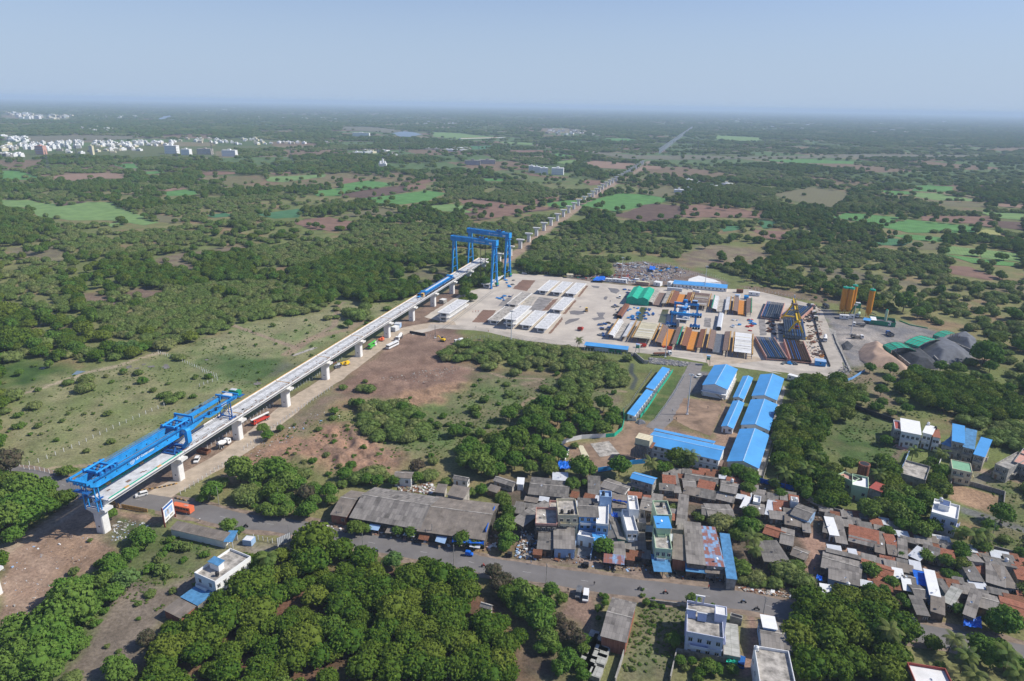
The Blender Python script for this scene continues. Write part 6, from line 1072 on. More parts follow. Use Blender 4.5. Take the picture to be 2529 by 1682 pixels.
for lb,sp_ in(('white and lilac two storey villa with solar panels',((.12,.56),(.42,.52))),):
 for i,(x,y)in enumerate(sp_):
  p=on(lb,x,y);t=thing('solar_panel',('left' if i==0 else 'right')+' solar water heater on the lilac villa roof','solar heater',p,R(-14));part('panel',MB().sheet([(-1.3,-1.2,.35),(1.3,-1.2,.35),(1.3,.8,1.4),(-1.3,.8,1.4)],.08,'solar'),t);part('water_drum',MB().tube((-1.5,1.0,1.5),(1.5,1.0,1.5),.22,'white',8).box(-1.2,-1.1,.9,1,0,1.4,'steel').box(1.1,1.2,.9,1,0,1.4,'steel'),t)
p=on('white and lilac two storey villa with solar panels',.36,.99);single('roof_arch',MB().box(-1.2,-.8,-.15,.15,.8,3,'lilac').box(.8,1.2,-.15,.15,.8,3,'lilac').box(-1.4,1.4,-.2,.2,3,3.4,'white'),'small arch standing on the parapet of the lilac villa','arch',None,p,R(-14))
dish=MB();n=12;dish.add([(0,0,.15)]+[(.42*math.cos(2*math.pi*i/n),.42*math.sin(2*math.pi*i/n),.28)for i in range(n)],[(0,1+i,1+(i+1)%n)for i in range(n)],'white').tube((0,0,0),(0,0,.16),.04,'steel',5);_dm=dish.mesh('dish');_dp=MB().tube((0,0,0),(0,.1,.8),.04,'steel',5).mesh('pole')
r_=random.Random(12);dl=[k for k in HS if HS[k][0]['group']in('houses along the eastern lane','houses between the main road and the camp','houses at the right along the main road')];first=None
for i,lb in enumerate(r_.sample(dl,48)):
 t0,W_,D_,h=HS[lb];p=t0.matrix_basis@Vector((W_*r_.uniform(.2,.8),D_*r_.uniform(.1,.5),h+.35));t=thing('satellite_dish','small white satellite dish on the '+' '.join(lb.split()[:8]),'satellite dish',p,r_.uniform(0,6),'satellite dishes on village roofs');o=part('dish',_dm,t);o.location=(0,.1,.75);o.rotation_euler=(R(38),0,0);part('pole',_dp,t)
_tm={c:MB().cyl(0,0,.3,1.4,.6,c,14).cyl(0,0,1.4,1.65,.6,c,14,.3).cyl(0,0,1.65,1.75,.2,c,8).box(-.6,.6,-.6,.6,0,.3,'old_concrete')for c in('white','dark')};_tm={c:m_.mesh('water_tank')for c,m_ in _tm.items()}
for lb,x,y,c in(('cream three storey house with black tanks on its roof',.2,.2,'dark'),('cream three storey house with black tanks on its roof',.55,.15,'dark'),('cream three storey house with black tanks on its roof',.72,.2,'dark'),('bright blue fronted house with dark sheet roof',.75,.6,'dark'),('pale blue stair tower at the back of the blue house',.3,.5,'dark'),('white upper tower of the narrow white house',.5,.8,'white'),('white box house with a tank on top at the lane end',.6,.5,'white'),('back roof with a big white tank',.75,.7,'white'),('lower wide roof in front of the weathered one',.6,-.3,'white'),('white two storey house with a blue roof box beside the orchard',.75,.2,'dark'),('roof room of the white villa among the trees',.1,.6,'white'),('smaller white roof joined to the broad white one',.2,.95,'white'),('brown tiled terrace right of the white roofs',.5,.9,'dark'),('flat roofed house with round vents at the bottom edge',.06,.92,'white'),('flat roofed house with round vents at the bottom edge',.8,.1,'white'),('tall grey stepped roof left of the white tank',.6,.9,'white'),('rear terrace of the tall mint green house',.5,.7,'dark'),('grey block with a small terrace right of the white tower',.6,.6,'dark')):
 p=on(lb,x,y,0 if 'roof left' not in lb else .6);tag(part('water_tank',_tm[c]),('black' if c=='dark' else 'white')+' water tank, %s part of the %s'%('left' if x<.4 else 'right' if x>.6 else 'middle',' '.join(lb.split()[:8])),'water tank','roof water tanks').location=p
mat('blockwall',(.33,.31,.28),.9,var=.25,kind='slab',p=(.8,.4,.02,(.4,.38,.34),.5))
wall('D',[(1755,625),(2190,752),(2176,878)],2.0,'blockwall','grey block wall round the ploughed plot, far and right sides',.25);wall('D',[(1755,628),(1716,778)],1.8,'blockwall','grey block wall at the left of the ploughed plot',.25);wall('D',[(905,15),(1060,75),(1280,150)],2.4,'dark','long dark wall at the top of the green meadow',.3);wall('D',[(530,785),(640,840),(780,900),(1000,950),(1500,1080)],2.2,'old_concrete','long grey wall behind the eastern row of houses',.3);wall('D',[(2100,1210),(2358,1280)],2,'blockwall','grey wall behind the far right block',.25)
wall('K',[(1640,1120),(1580,1350),(1500,1600)],2.2,'old_concrete','concrete wall running down from the long grey shed',.3);wall('K',[(1880,650),(2340,700)],1.2,'old_concrete','low broken wall along the road before the green plot',.25);wall('L',[(200,1240),(480,1300),(770,1350),(915,1370)],1.8,'old_concrete','back garden wall of the lilac villa',.3);wall('L',[(195,1240),(120,1566)],1.8,'old_concrete','side wall of the green plot below the lilac villa',.3);wall('D',[(1320,578),(1400,400)],1.8,'paleblue','pale garden wall left of the two palms',.2);wall('D',[(1620,580),(1660,470)],1.8,'white','white garden wall right of the two palms',.2)
wall('C',[(290,800),(305,700),(400,620)],1.6,'old_concrete','curved wall round the scrap corner at the left of the village',.3);wall('C',[(722,940),(760,770)],2.2,'paleblue','pale blue gate wall left of the blue house drive',.3);wall('C',[(868,950),(900,820)],2.0,'paleblue','pale blue gate wall right of the blue house drive',.3);wall('I',[(1410,310),(1410,312),(1840,412)],.2,'white','thin white line under the tin shed',.1)if False else None
patch('paving','C',[(755,930),(775,800),(880,800),(865,940)],'yardgrey',z=.05,rag=.05);patch('paving','D',[(1265,350),(1290,325),(1420,350),(1390,385)],'salmon',z=.05,rag=.05);patch('paving','K',[(1245,1000),(1300,1000),(1120,1560),(1040,1560)],'yardgrey',z=.04,rag=.5)if False else None
def tarp(fr,pts,z,label,m_='tarp',seed=1):
 P=gp(fr,pts,z);c_=sum(P,Vector())/len(P);n=9;vs=[];r_=random.Random(seed)
 for j in range(n):
  for i in range(n):
   u,v=i/(n-1),j/(n-1);q_=P[0].lerp(P[1],u).lerp(P[3].lerp(P[2],u),v)-c_;vs.append((q_.x,q_.y,q_.z+r_.uniform(-.35,.35)+c_.z*0))
 o=single('tarpaulin',MB().add(vs,[(j*n+i,j*n+i+1,(j+1)*n+i+1,(j+1)*n+i)for j in range(n-1)for i in range(n-1)],m_),label,'tarpaulin',None,(c_.x,c_.y,z));md=o.modifiers.new('s','SOLIDIFY');md.thickness=.05;return o
tarp('B',[(1735,800),(2000,820),(2005,765),(1745,745)],3.4,'blue tarpaulin awning at the right front corner of the warehouse');a,b=g('B',2010,760,3),g('B',2085,560,3);single('tarpaulin',MB().box(0,(b-a).length,-.1,.1,2.5,6.0,'tarp'),'blue tarpaulin hung over the right gable of the warehouse','tarpaulin',None,(a.x+.3,a.y,0),ang(a,b))
tarp('N',[(1650,920),(1870,950),(1860,820),(1660,830)],2.6,'blue tarpaulin stall front by the road at the right');tarp('d',[(1205,1170),(1320,1170),(1330,1100),(1210,1095)],2.0,'crumpled blue and white tarpaulin heap left of the camp',seed=3);tarp('F',[(375,425),(555,430),(560,370),(435,368)],2.2,'blue tarpaulins over goods beside the white cabins',seed=4);tarp('F',[(1200,270),(1280,275),(1290,225),(1210,215)],2.4,'blue tarpaulin heap in the junk yard',seed=5);tarp('L',[(775,1350),(905,1370),(915,1310),(790,1280)],1.8,'green tarpaulin behind the lilac villa','net',6);tarp('L',[(1820,385),(1895,395),(1890,340),(1830,330)],2,'small blue tarpaulin by the lane mouth',seed=7);tarp('C',[(1040,590),(1095,595),(1095,560),(1045,555)],4.6,'blue tarpaulin patch on the long dark roof',seed=8);tarp('N',[(215,590),(350,620),(340,570),(240,560)],2,'blue and red tarpaulin near the carport',seed=9)
tarp('C',[(1050,455),(1185,480),(1185,470),(1060,443)],5.2,'long strip of blue tarpaulin on the brown sheet roof',seed=10)
for i,(x,y)in enumerate([(1250,1050),(1300,1100),(1230,1130),(1290,1170),(1210,1190),(1190,1250),(1250,1270),(1220,1350),(1160,1330),(1170,1410),(1380,1180),(1370,1250),(1345,1330),(1210,1430),(1290,1480)]):
 p=g('K',x,y,.8);b=MB();r_=random.Random(i)
 for k in range(5):b.box(-1.4+r_.uniform(0,.1),1.4,-2.0,2.0-r_.uniform(0,.1),k*.32,k*.32+.3,'old_concrete' if k%2 else 'slab')
 single('slab_stack',b,'stack of grey fibre sheets by the wall below the long shed','sheet stack','stacks of grey sheets below the long shed',(p.x,p.y,0),R(-24))
a,b=g('A',1372,1352),g('A',1456,1268);L_=(b-a).length;t=thing('billboard','white and blue billboard with a building picture beside the orange bus','billboard',(a.x,a.y,0),ang(a,b));hh=zat_=8.0
part('panel',MB().box(0,L_,-.12,.12,1.6,8,'white').box(.3,L_-.3,-.16,-.123,6.9,7.8,'deepblue').box(1.0,L_-1,-.16,-.123,3.6,6.3,'paleblue').box(1.6,L_-2,-.19,-.163,3.9,5.4,'lilac').box(2.4,L_-3.4,-.21,-.193,4.0,5.9,'grime').box(.8,3,-.16,-.123,2.2,2.8,'grime').box(L_-3,L_-.8,-.16,-.123,2.2,3.0,'grime'),t);part('frame',MB().box(-.15,0,-.3,.3,0,8.1,'redroof').box(L_,L_+.15,-.3,.3,0,8.1,'redroof').box(L_*.33,L_*.35,.15,.4,0,8,'steel').box(L_*.66,L_*.68,.15,.4,0,8,'steel'),t)
a,b=g('B',292,882),g('B',402,832);L_=(b-a).length;t=thing('billboard','blank grey framed billboard beside the orchard corner','billboard',(a.x,a.y,0),ang(a,b));pn=MB().box(0,L_,-.05,.05,2,5.4,'tin')
for i in range(9):pn.box(L_*i/8-.05,L_*i/8+.05,-.12,.12,1.9,5.5,'steel')
part('panel',pn,t);part('posts',MB().box(.2,.4,.1,.4,0,5.4,'steel').box(L_-.4,L_-.2,.1,.4,0,5.4,'steel').beam((L_*.5,2,0),(L_*.5,.2,4.5),.15,.15,'steel'),t)
def upole(fr,x,y,h,lb):p=g(fr,x,y);single('utility_pole',MB().tube((0,0,0),(0,0,h),.14,'old_concrete',6,.09).box(-.8,.8,-.05,.05,h-.7,h-.58,'steel').box(-.5,.5,-.05,.05,h-1.5,h-1.4,'steel'),lb,'utility pole','roadside utility poles',(p.x,p.y,0),R(-70))
for i,(fr,x,y,h,lb)in enumerate([('A',1820,1165,8,'leaning pole with a stay by the haul road mouth'),('B',388,800,7,'pole just behind the grey billboard'),('J',1000,500,8,'pole rising from the orchard edge, left one'),('J',1752,600,8,'pole at the orchard edge near the blue cart'),('C',500,1150,8,'pole by the parked vans'),('K',1210+500,450,1,''),('L',1195,860,9,'tall dark pole by the grey roofed house'),('N',1020,1075,8,'leaning grey pole by the road near the palms'),('B',300,480,7,'pole in the thicket left of the warehouse'),('B',830,640,7,'pole before the left warehouse wing'),('B',1572,790,7,'pole before the right warehouse hall'),('D',2080,1130,8,'pole by the grey lane at the right'),('D',1250,1320,6,'pole at the lane in the village')]):
 if lb:upole(fr,x,y,h,lb)
a=g('A',1015,1195)
for k,(p0,p1,n)in enumerate((((1015,1195),(1230,1235),9),((920,1165),(1000,1190),4))):
 a,b=g('A',*p0),g('A',*p1);st=(b-a)/n
 for i in range(n):q_=a+st*i;single('barricade',MB().box(0,st.length*.95,-.05,.05,.15,1.9,'ochre').box(.1,.2,-.4,.4,0,.15,'ochre').box(st.length*.8,st.length*.85,-.4,.4,0,.15,'ochre').box(.05,st.length*.9,-.08,-.053,.9,1.1,'brownsteel'),'yellow '+('upright' if k==0 else 'toppled')+' barricade panel beside the front pier','barricade','yellow barricades by the road',(q_.x,q_.y,0),ang(a,b)+(0 if k==0 else r_.uniform(-.4,.4)))
for nm,fr,pts,n,lb in(('kerb','A',[(1160,1050),(1330,1025),(1480,990)],16,'black and yellow painted kerb stone under the second pier'),('kerb','A',[(1462,1115),(1555,1138)],6,'black and yellow painted kerb stone at the haul road mouth')):
 P=gp(fr,pts)
 for i in range(n):f=i/n*(len(P)-1);k=int(f);q_=P[k].lerp(P[k+1],f-k);single('kerb_stone',MB().box(-.6,.6,-.15,.15,0,.45,'ochre' if i%2 else 'dark'),lb,'kerb stone','painted kerb stones',(q_.x,q_.y,0),ang(P[k],P[k+1]))
for lb,n in(('middle hall of the long grey warehouse by the road',4),('right hall of the grey warehouse with a blue tarpaulin gable',4)):
 t_,W_,D_,h_=HS[lb];rr2=random.Random(n+len(lb))
 for i in range(n):x=W_*(i+.2)/n;part('awning',MB().sheet([(x,-rr2.uniform(1.5,2.8),2.3),(x+W_/n*.6,-rr2.uniform(1.5,2.8),2.3),(x+W_/n*.6,.3,3.0),(x,.3,3.0)],.06,['rust','paleblue','asb_brown','tin'][i]).box(x+.1,x+.2,-1.6,-1.5,0,2.3,'wood').box(x+W_/n*.55,x+W_/n*.55+.1,-1.6,-1.5,0,2.3,'wood'),t_)
def leantos(fr,P,n,seed,rz0,area):
 r_=random.Random(seed);W_=[(p.x,p.y)for p in gp(fr,P)];xs,ys=[p[0]for p in W_],[p[1]for p in W_];k=0;pr=[];pts=[]
 for i in range(n*60):
  x,y=r_.uniform(min(xs),max(xs)),r_.uniform(min(ys),max(ys))
  if not pin(x,y,W_)or any(pin(x,y,K_)for K_ in VK)or any((x-a)**2+(y-b)**2<10 for a,b in pts):continue
  pts.append((x,y));k+=1;w,d_,h=r_.uniform(1.5,3.2),r_.uniform(1.3,2.4),r_.uniform(1.9,2.6);rm=r_.choice(['asb','asb_dark','asb_dark','asb_brown','clay','rust','tin','asb'])
  t=thing('lean_to','small patched lean to squeezed among the houses '+area,'shed',(x,y,0),R(rz0)+r_.uniform(-.12,.12),'lean tos '+area);part('wall',MB().box(-w+.2,w-.2,-d_+.2,d_-.1,0,h-.12,r_.choice(WMS)),t);part('roof',MB().sheet([(-w,-d_,h),(w,-d_,h),(w,d_,h+.5),(-w,d_,h+.5)],.09,rm),t);KEEPOUT.append([(x-w,y-d_),(x+w,y-d_),(x+w,y+d_),(x-w,y+d_)])
  if k>=n:break
VK=[[(c[0]*.86+sum(q[0]for q in K_)/4*.14,c[1]*.86+sum(q[1]for q in K_)/4*.14)for c in K_]for K_ in KEEPOUT]+[[(p.x,p.y)for p in gp('D',[(0,830),(240,900),(560,980),(640,1060),(740,1120),(1000,1180),(1230,1250),(1460,1330),(1660,1370),(1900,1440),(2358,1560),(2358,1640),(2000,1530),(1640,1400),(1300,1340),(1000,1250),(760,1190),(650,1210),(640,1420),(560,1400),(540,1250),(500,1080),(330,1000),(0,880)])]]
leantos('C',[(1450,240),(2000,260),(2358,480),(2358,560),(1900,440),(1450,380)],26,1,-16,'along the back of the lane row');leantos('C',[(240,560),(400,440),(1400,430),(1640,640),(1660,900),(1400,960),(700,700),(300,640)],30,2,-14,'behind the roadside fronts');leantos('D',[(0,780),(420,780),(520,1000),(340,1000),(0,900)],14,3,-18,'at the lane junction');leantos('D',[(680,900),(1240,1010),(1800,1200),(2100,1330),(1640,1340),(1000,1170),(680,1080)],34,4,-18,'of the eastern row');leantos('D',[(690,1220),(1300,1340),(2358,1640),(2358,1760),(1700,1700),(1200,1560),(740,1500)],40,5,-18,'of the southern row');leantos('N',[(1740,60),(2358,200),(2358,480),(1740,400)],12,6,-16,'of the far right block');leantos('C',[(1080,700),(1400,700),(1400,1000),(1180,980)],6,7,-14,'beside the woodpiles')
patch('ground_patch','S',[(940,520),(1310,575),(1300,640),(1200,890),(1000,820),(830,720)],'court',z=.03,rag=.5);patch('ground_patch','S',[(380,750),(640,830),(560,880),(470,1140),(340,1200),(120,1200),(-60,1120),(0,980),(250,940),(350,870)],'court',z=.026,rag=.8)
# vehicles and people
def wheels(t,xs,w,r_=.42,n=12):
 for x in xs:
  for s_ in(-1,1):part('wheel',MB().tube((x,s_*w-.14,r_),(x,s_*w+.14,r_),r_,'tyre',n).tube((x,s_*w-.15,r_),(x,s_*w+.15,r_),r_*.5,'tin',8),t)
def veh(name,cat,fr,a,b,label,group=None):
 p,q=g(fr,*a),g(fr,*b);c_=(p+q)/2;return thing(name,label,cat,(c_.x,c_.y,.03),ang(p,q),group)
def body(L_,w,prof,m_):n=len(prof);return MB().add([(x*L_,-w,z)for x,z in prof]+[(x*L_,w,z)for x,z in prof],[tuple(range(n)),tuple(range(n,2*n))[::-1]]+[(i,i+n,(i+1)%n+n,(i+1)%n)for i in range(n)],m_)
def car(fr,a,b,label,m_='white',van=False,L_=4.6):
 t=veh('parked_car' if not van else 'parked_van','car' if not van else 'van',fr,a,b,label);h=2.1 if van else 1.75
 part('body',body(L_,.92,[(-.5,.35),(.5,.35),(.5,.8),(.46,1.0),(.28 if not van else .42,1.05),(.30,1.06),(-.5,1.06)],m_),t);part('cabin',body(L_,.82,[(-.48,1.063),(.27 if not van else .4,1.063),(.12 if not van else .28,h-.08),(-.44,h-.08)],'glass'),t);part('roof',MB().box(-.45*L_,(.1 if not van else .27)*L_,-.84,.84,h-.077,h,m_),t);wheels(t,(-.32*L_,.32*L_),.84,.36)
 for s_ in(-.6,.6):part('headlight',MB().box(.5*L_+.003,.5*L_+.03,s_-.16,s_+.16,.65,.85,'concrete'),t)
car('A',(1225,1080),(1130,1105),'white car with a spare wheel on the junction in front of the viaduct');car('A',(1645,790),(1630,820),'small white car parked below the second pier');car('K',(1095,510),(1068,615),'dark blue grey van parked left of the white van','steel',True);car('K',(1170,535),(1155,660),'white van parked in the earth yard by the road','white',True,5);car('K',(838,30),(824,120),'cream pickup in the sheet roofed garage mouth','cream',True);car('E',(1790,675),(1780,710),'white pickup left of the green net tent','white',True);car('T',(935,930),(985,930),'grey car by the back fence near the tall cranes','tin');car('S',(1095,315),(1058,325),'white car parked beside the first camp shed');car('L',(945,1400),(955,1330),'dark blue car beside the lilac villa garden','deepblue');car('S',(1122,490),(1175,492),'pale yellow jeep before the first camp shed','cream');car('T',(1155,1120),(1085,1105),'white flatbed at the end of the back row girders','white',True,6)
def bus(fr,a,b,label,m_,L_,dark=True):
 t=veh('bus','bus',fr,a,b,label);part('body',MB().box(-L_/2,L_/2,-1.2,1.2,.5,1.6,m_).box(-L_/2,L_/2,-1.2,1.2,2.45,2.9,m_).box(-L_/2,-L_/2+.5,-1.2,1.2,1.6,2.45,m_),t);part('windows',MB().box(-L_/2+.5,L_/2-.02,-1.17,1.17,1.6,2.45,'glass'),t);pl=MB()
 for i in range(int(L_/1.3)):pl.box(-L_/2+.6+i*1.3,-L_/2+.7+i*1.3,-1.21,1.21,1.603,2.447,m_)
 part('pillars',pl,t);part('roof_unit',MB().box(-L_*.3,-L_*.1,-.5,.5,2.903,3.05,'salmon' if m_!='white' else 'tin'),t);wheels(t,(-L_*.3,L_*.33),1.05,.48)
mat('busorange',(.75,.17,.07),.5,var=.05);bus('A',(1610,1240),(1440,1205),'orange bus on the main road behind the billboard','busorange',8.4);bus('V',(2215,790),(2010,890),'white coach with dark windows on the haul road','white',11)
def truck(fr,a,b,label,kind='mixer',cabm='white',loadm='white',group=None,L_=8.2):
 t=veh({'mixer':'mixer_truck','pump':'pump_truck','bed':'flatbed_truck','dump':'dump_truck'}[kind],'truck',fr,a,b,label,group);part('cab',body(2.0,1.2,[(-.5,.7),(.5,.7),(.5,1.7),(.4,2.8),(-.5,2.8)],cabm),t).location=(L_/2-1,0,0);part('windscreen',MB().add([(L_/2+.01,-1.05,1.75),(L_/2+.01,1.05,1.75),(L_/2-.16,1.05,2.6),(L_/2-.16,-1.05,2.6)],[(0,1,2,3)],'glass').box(L_/2-1.5,L_/2-.5,-1.21,1.21,1.8,2.5,'glass'),t);part('chassis',MB().box(-L_/2,L_/2-2,-.5,.5,.7,1.0,'dark' if kind!='pump' else loadm),t);wheels(t,(-L_/2+.9,-L_/2+2.2,L_/2-1.4),1.05,.5)
 if kind=='mixer':part('drum',MB().tube((-L_/2+.1,0,2.9),(-L_/2+2.4,0,2.35),.75,loadm,14,1.25).tube((-L_/2+2.4,0,2.35),(L_/2-2.4,0,1.95),1.25,loadm,14,.8),t);part('chute',MB().beam((-L_/2,0,2.4),(-L_/2-.7,0,1.2),.5,.2,'steel').box(-L_/2-.1,-L_/2+.4,-.9,.9,1.0,2.6,'steel'),t)
 elif kind=='pump':part('boom',MB().box(-L_/2-.3,L_/2+.8,-.25,.5,3.0,3.5,loadm if loadm!='red' else 'white').box(-L_/2+.5,L_/2-.2,-.6,-.28,2.9,3.3,loadm if loadm!='red' else 'white').box(L_/2-2.4,L_/2-1.8,-.4,.4,1.0,3.2,'dark'),t);part('deck',MB().box(-L_/2,L_/2-2.2,-1.15,1.15,1.003,1.7,loadm).box(-L_/2,-L_/2+1,-.9,.9,1.7,2.2,'dark'),t)
 elif kind=='bed':part('bed',MB().box(-L_/2-3,L_/2-2.2,-1.2,1.2,1.003,1.3,'brownsteel').box(-L_/2-2.5,L_/2-3,-.9,.9,1.3,1.8,'rust'),t)
 else:part('bucket',MB().box(-L_/2,L_/2-2.2,-1.2,-1.08,1.003,2.4,loadm).box(-L_/2,L_/2-2.2,1.08,1.2,1.003,2.4,loadm).box(-L_/2,L_/2-2.2,-1.08,1.08,1.003,1.15,loadm).box(L_/2-2.35,L_/2-2.2,-1.08,1.08,1.15,2.7,loadm).box(-L_/2,-L_/2+.1,-1.08,1.08,1.15,2.3,loadm),t)
MG='concrete mixer trucks'
truck('V',(2300,640),(2185,740),'white mixer truck following the coach on the haul road',group=MG);truck('X',(2230,800),(1900,960),'red pump truck with a white folded boom under the viaduct','pump','red','red',None,10);truck('V',(1630,910),(1800,790),'bright green pump truck parked beside the piers','pump','white','lime',None,9);truck('X',(1270,1400),(1440,1300),'white mixer truck with its cab tilted near the second pier',cabm='white',loadm='white',group=MG,L_=7);truck('G',(1985,1130),(1990,1240),'white mixer truck driving on the ring road',group=MG);truck('G',(1880,930),(1830,850),'grey green mixer truck parked at the dark wall, nearest',cabm='white',loadm='algae',group=MG,L_=7)
truck('G',(1855,850),(1810,790),'mixer truck with a dark green drum by the dark wall',cabm='white',loadm='algae',group=MG,L_=7);truck('G',(1835,740),(1790,690),'mixer truck with a pink drum by the dark wall',cabm='white',loadm='salmon',group=MG,L_=7);truck('H',(860,625),(780,615),'mixer truck with a pinkish drum below the silos',loadm='grime',group=MG);truck('H',(760,730),(855,735),'mixer truck facing right beside the floodlight mast',loadm='grime',group=MG);truck('H',(830,520),(800,545),'mixer truck under the batching tower',loadm='mint',group=MG,L_=7);truck('H',(540,460),(500,435),'dark mixer truck at the fence left of the silos',cabm='dark',loadm='steel',group=MG);truck('H',(1135,720),(1080,690),'dark blue dump truck by the first green shelter','dump','deepblue','steel',None,7)
truck('F',(1290,1520),(1550,1515),'white cabbed lorry loaded with steel on the near yard road','bed','white','white',None,9);truck('E',(480,1065),(415,1075),'small white truck by the thicket at the haul road','mixer','white','white',MG,6);truck('H',(1150,605),(1080,625),'yellow topped truck beside the netted bin','bed','white','yellow',None,6)
t=veh('tipper_body','truck body','X',(1060,1500),(880,1460),'rust red empty tipper body standing on the ground by the second pier');part('tub',MB().box(-2.9,2.9,-1.3,-1.15,.3,1.7,'rust2' if 'rust2' in MATS else 'rust').box(-2.9,2.9,1.15,1.3,.3,1.7,'rust').box(-2.9,-2.75,-1.15,1.15,.3,1.7,'rust').box(2.75,2.9,-1.15,1.15,.3,1.7,'rust').box(-2.75,2.75,-1.15,1.15,.3,.45,'rust'),t)
def lift(fr,a,b,label,m_,L_=7):
 t=veh('boom_lift','boom lift',fr,a,b,label);part('base',MB().box(-1.6,1.6,-1.1,1.1,.5,1.1,m_),t);part('turret',MB().box(-1.8,.9,-.9,.9,1.103,2.0,m_),t);part('boom',MB().beam((-1.5,0,2.2),(L_*.5,0,2.7),.4,.45,m_).beam((-1.5,.6,1.6),(1.5,.6,2.9),.3,.35,m_),t);part('basket',MB().box(L_*.5,L_*.5+.9,-.9,.9,1.6,2.6,m_),t);wheels(t,(-1.1,1.1),1.0,.5)
lift('V',(1310,1150),(1140,1220),'yellow orange boom lift beside the haul road','yellow');lift('V',(1960,680),(1860,760),'orange red boom lift beside the sixth pier','busorange');lift('F',(1170,1395),(1060,1400),'red boom lift left of the stilted green hut','red');lift('F',(1545,1440),(1430,1440),'red boom lift on the near yard road in front of the orange moulds','red');lift('E',(1445,960),(1465,965),'small red machine on the empty part of the yard','red',3)
t=veh('road_roller','construction machine','E',(1510,820),(1505,790),'yellow loader on the empty pale paving');part('body',MB().box(-2,.6,-1,1,.7,1.7,'ochre').box(-1.2,.4,-.85,.85,1.703,3.0,'glass').box(-1.3,.5,-.9,.9,3.0,3.15,'yellow').box(1.4,2.4,-1.2,1.2,.2,1.0,'dark'),t);part('arm',MB().beam((.4,0,1.5),(1.8,0,.8),.6,.3,'ochre'),t);wheels(t,(-1.3,.8),1.0,.6)
t=veh('excavator','construction machine','E',(330,1055),(300,1050),'yellow excavator by the fence near the haul road bend');part('body',MB().box(-1.6,1.2,-1.1,1.1,.9,1.9,'yellow').box(.2,1.2,-1.1,0,1.903,2.9,'glass'),t);part('tracks',MB().box(-1.7,1.7,-1.3,-.8,0,.8,'dark').box(-1.7,1.7,.8,1.3,0,.8,'dark'),t);part('arm',MB().beam((1,.3,1.6),(3.5,.3,3.6),.35,.4,'yellow').beam((3.5,.3,3.6),(4.6,.3,1.2),.3,.3,'yellow'),t)
def figure(shirt,trs='dark',sit=False,s=1.0):
 """one continuous figure grown from connected joints"""
 bm={};P=[(0,0,.92),(0,0,1.2),(0,0,1.42),(0,0,1.52),(0,0,1.66),(0,.2,1.40),(.04,.27,1.12),(.16,.24,.9),(0,-.2,1.40),(.04,-.27,1.12),(.16,-.24,.9),(0,.1,.86),(.03,.12,.48),(0,.12,.06),(.14,.12,.03),(0,-.1,.86),(-.05,-.12,.48),(-.1,-.12,.06),(.04,-.12,.03)]
 if sit:P=[(x,y,z-.1)for x,y,z in P];P[6]=(.2,.3,1.05);P[7]=(.42,.25,1.02);P[9]=(.2,-.3,1.05);P[10]=(.42,-.25,1.02);P[12]=(.4,.16,.72);P[13]=(.3,.18,.32);P[14]=(.42,.18,.28);P[16]=(.4,-.16,.72);P[17]=(.3,-.18,.32);P[18]=(.42,-.18,.28)
 E_=[(0,1),(1,2),(2,3),(3,4),(2,5),(5,6),(6,7),(2,8),(8,9),(9,10),(0,11),(11,12),(12,13),(13,14),(0,15),(15,16),(16,17),(17,18)];Rd=[.15,.13,.16,.06,.11,.065,.05,.04,.065,.05,.04,.095,.07,.045,.04,.095,.07,.045,.04]
 me=bpy.data.meshes.new('p');me.from_pydata(P,E_,[]);o=bpy.data.objects.new('p',me);C.objects.link(o);md=o.modifiers.new('s','SKIN')
 for i,v in enumerate(me.skin_vertices[0].data):v.radius=(Rd[i],Rd[i]);v.use_root=i==0
 o.modifiers.new('b','SUBSURF').levels=1;dg=bpy.context.evaluated_depsgraph_get();m2=bpy.data.meshes.new_from_object(o.evaluated_get(dg));bpy.data.objects.remove(o)
 m2.materials.clear();[m2.materials.append(MATS[x])for x in(shirt,trs,'skin','dark')];dz=.1 if sit else 0
 for p in m2.polygons:z=p.center.z+dz;p.material_index=3 if z>1.7 else 2 if z>1.5 or(abs(p.center.y)>.2 and z<1.05 and z>.85)else 0 if z>.93 else 1
 return m2
FG={}
def person(p,shirt,label,rz=0.0,sit=False,z=0):
 k=(shirt,sit)
 if k not in FG:FG[k]=figure(shirt,'dark' if shirt!='dark' else 'steel',sit)
 return tag(part('person',FG[k]),label,'person').__setattr__('location',(p.x,p.y,z))if 0 else _pl(tag(part('person',FG[k]),label,'person'),p,rz,z)
def _pl(o,p,rz,z):o.location=(p.x,p.y,z);o.rotation_euler=(0,0,rz);return o
def moto(fr,x,y,a_,label,m_='dark',rider=None,pill=None):
 p=g(fr,x,y);rz=R(a_);t=thing('motorcycle','motorcycle '+label,'motorcycle',(p.x,p.y,.03),rz);part('frame',MB().beam((-.6,0,.55),(.45,0,.6),.22,.3,m_).box(-.75,.1,-.14,.14,.72,.82,'dark').box(.1,.5,-.15,.15,.7,.95,m_).beam((.75,0,.35),(.5,0,1.05),.08,.08,'steel').box(.44,.5,-.35,.35,1.0,1.06,'steel'),t)
 for xx in(-.65,.72):part('wheel',MB().tube((xx,-.06,.31),(xx,.06,.31),.31,'tyre',12),t)
 if rider:q_=p+Vector((math.cos(rz),math.sin(rz),0))*-.15;person(q_,rider,'rider in %s on the motorcycle %s'%(dict(red='red',busorange='orange',paleblue='blue',dark='dark',white='white')[rider],label),rz,True,.12)
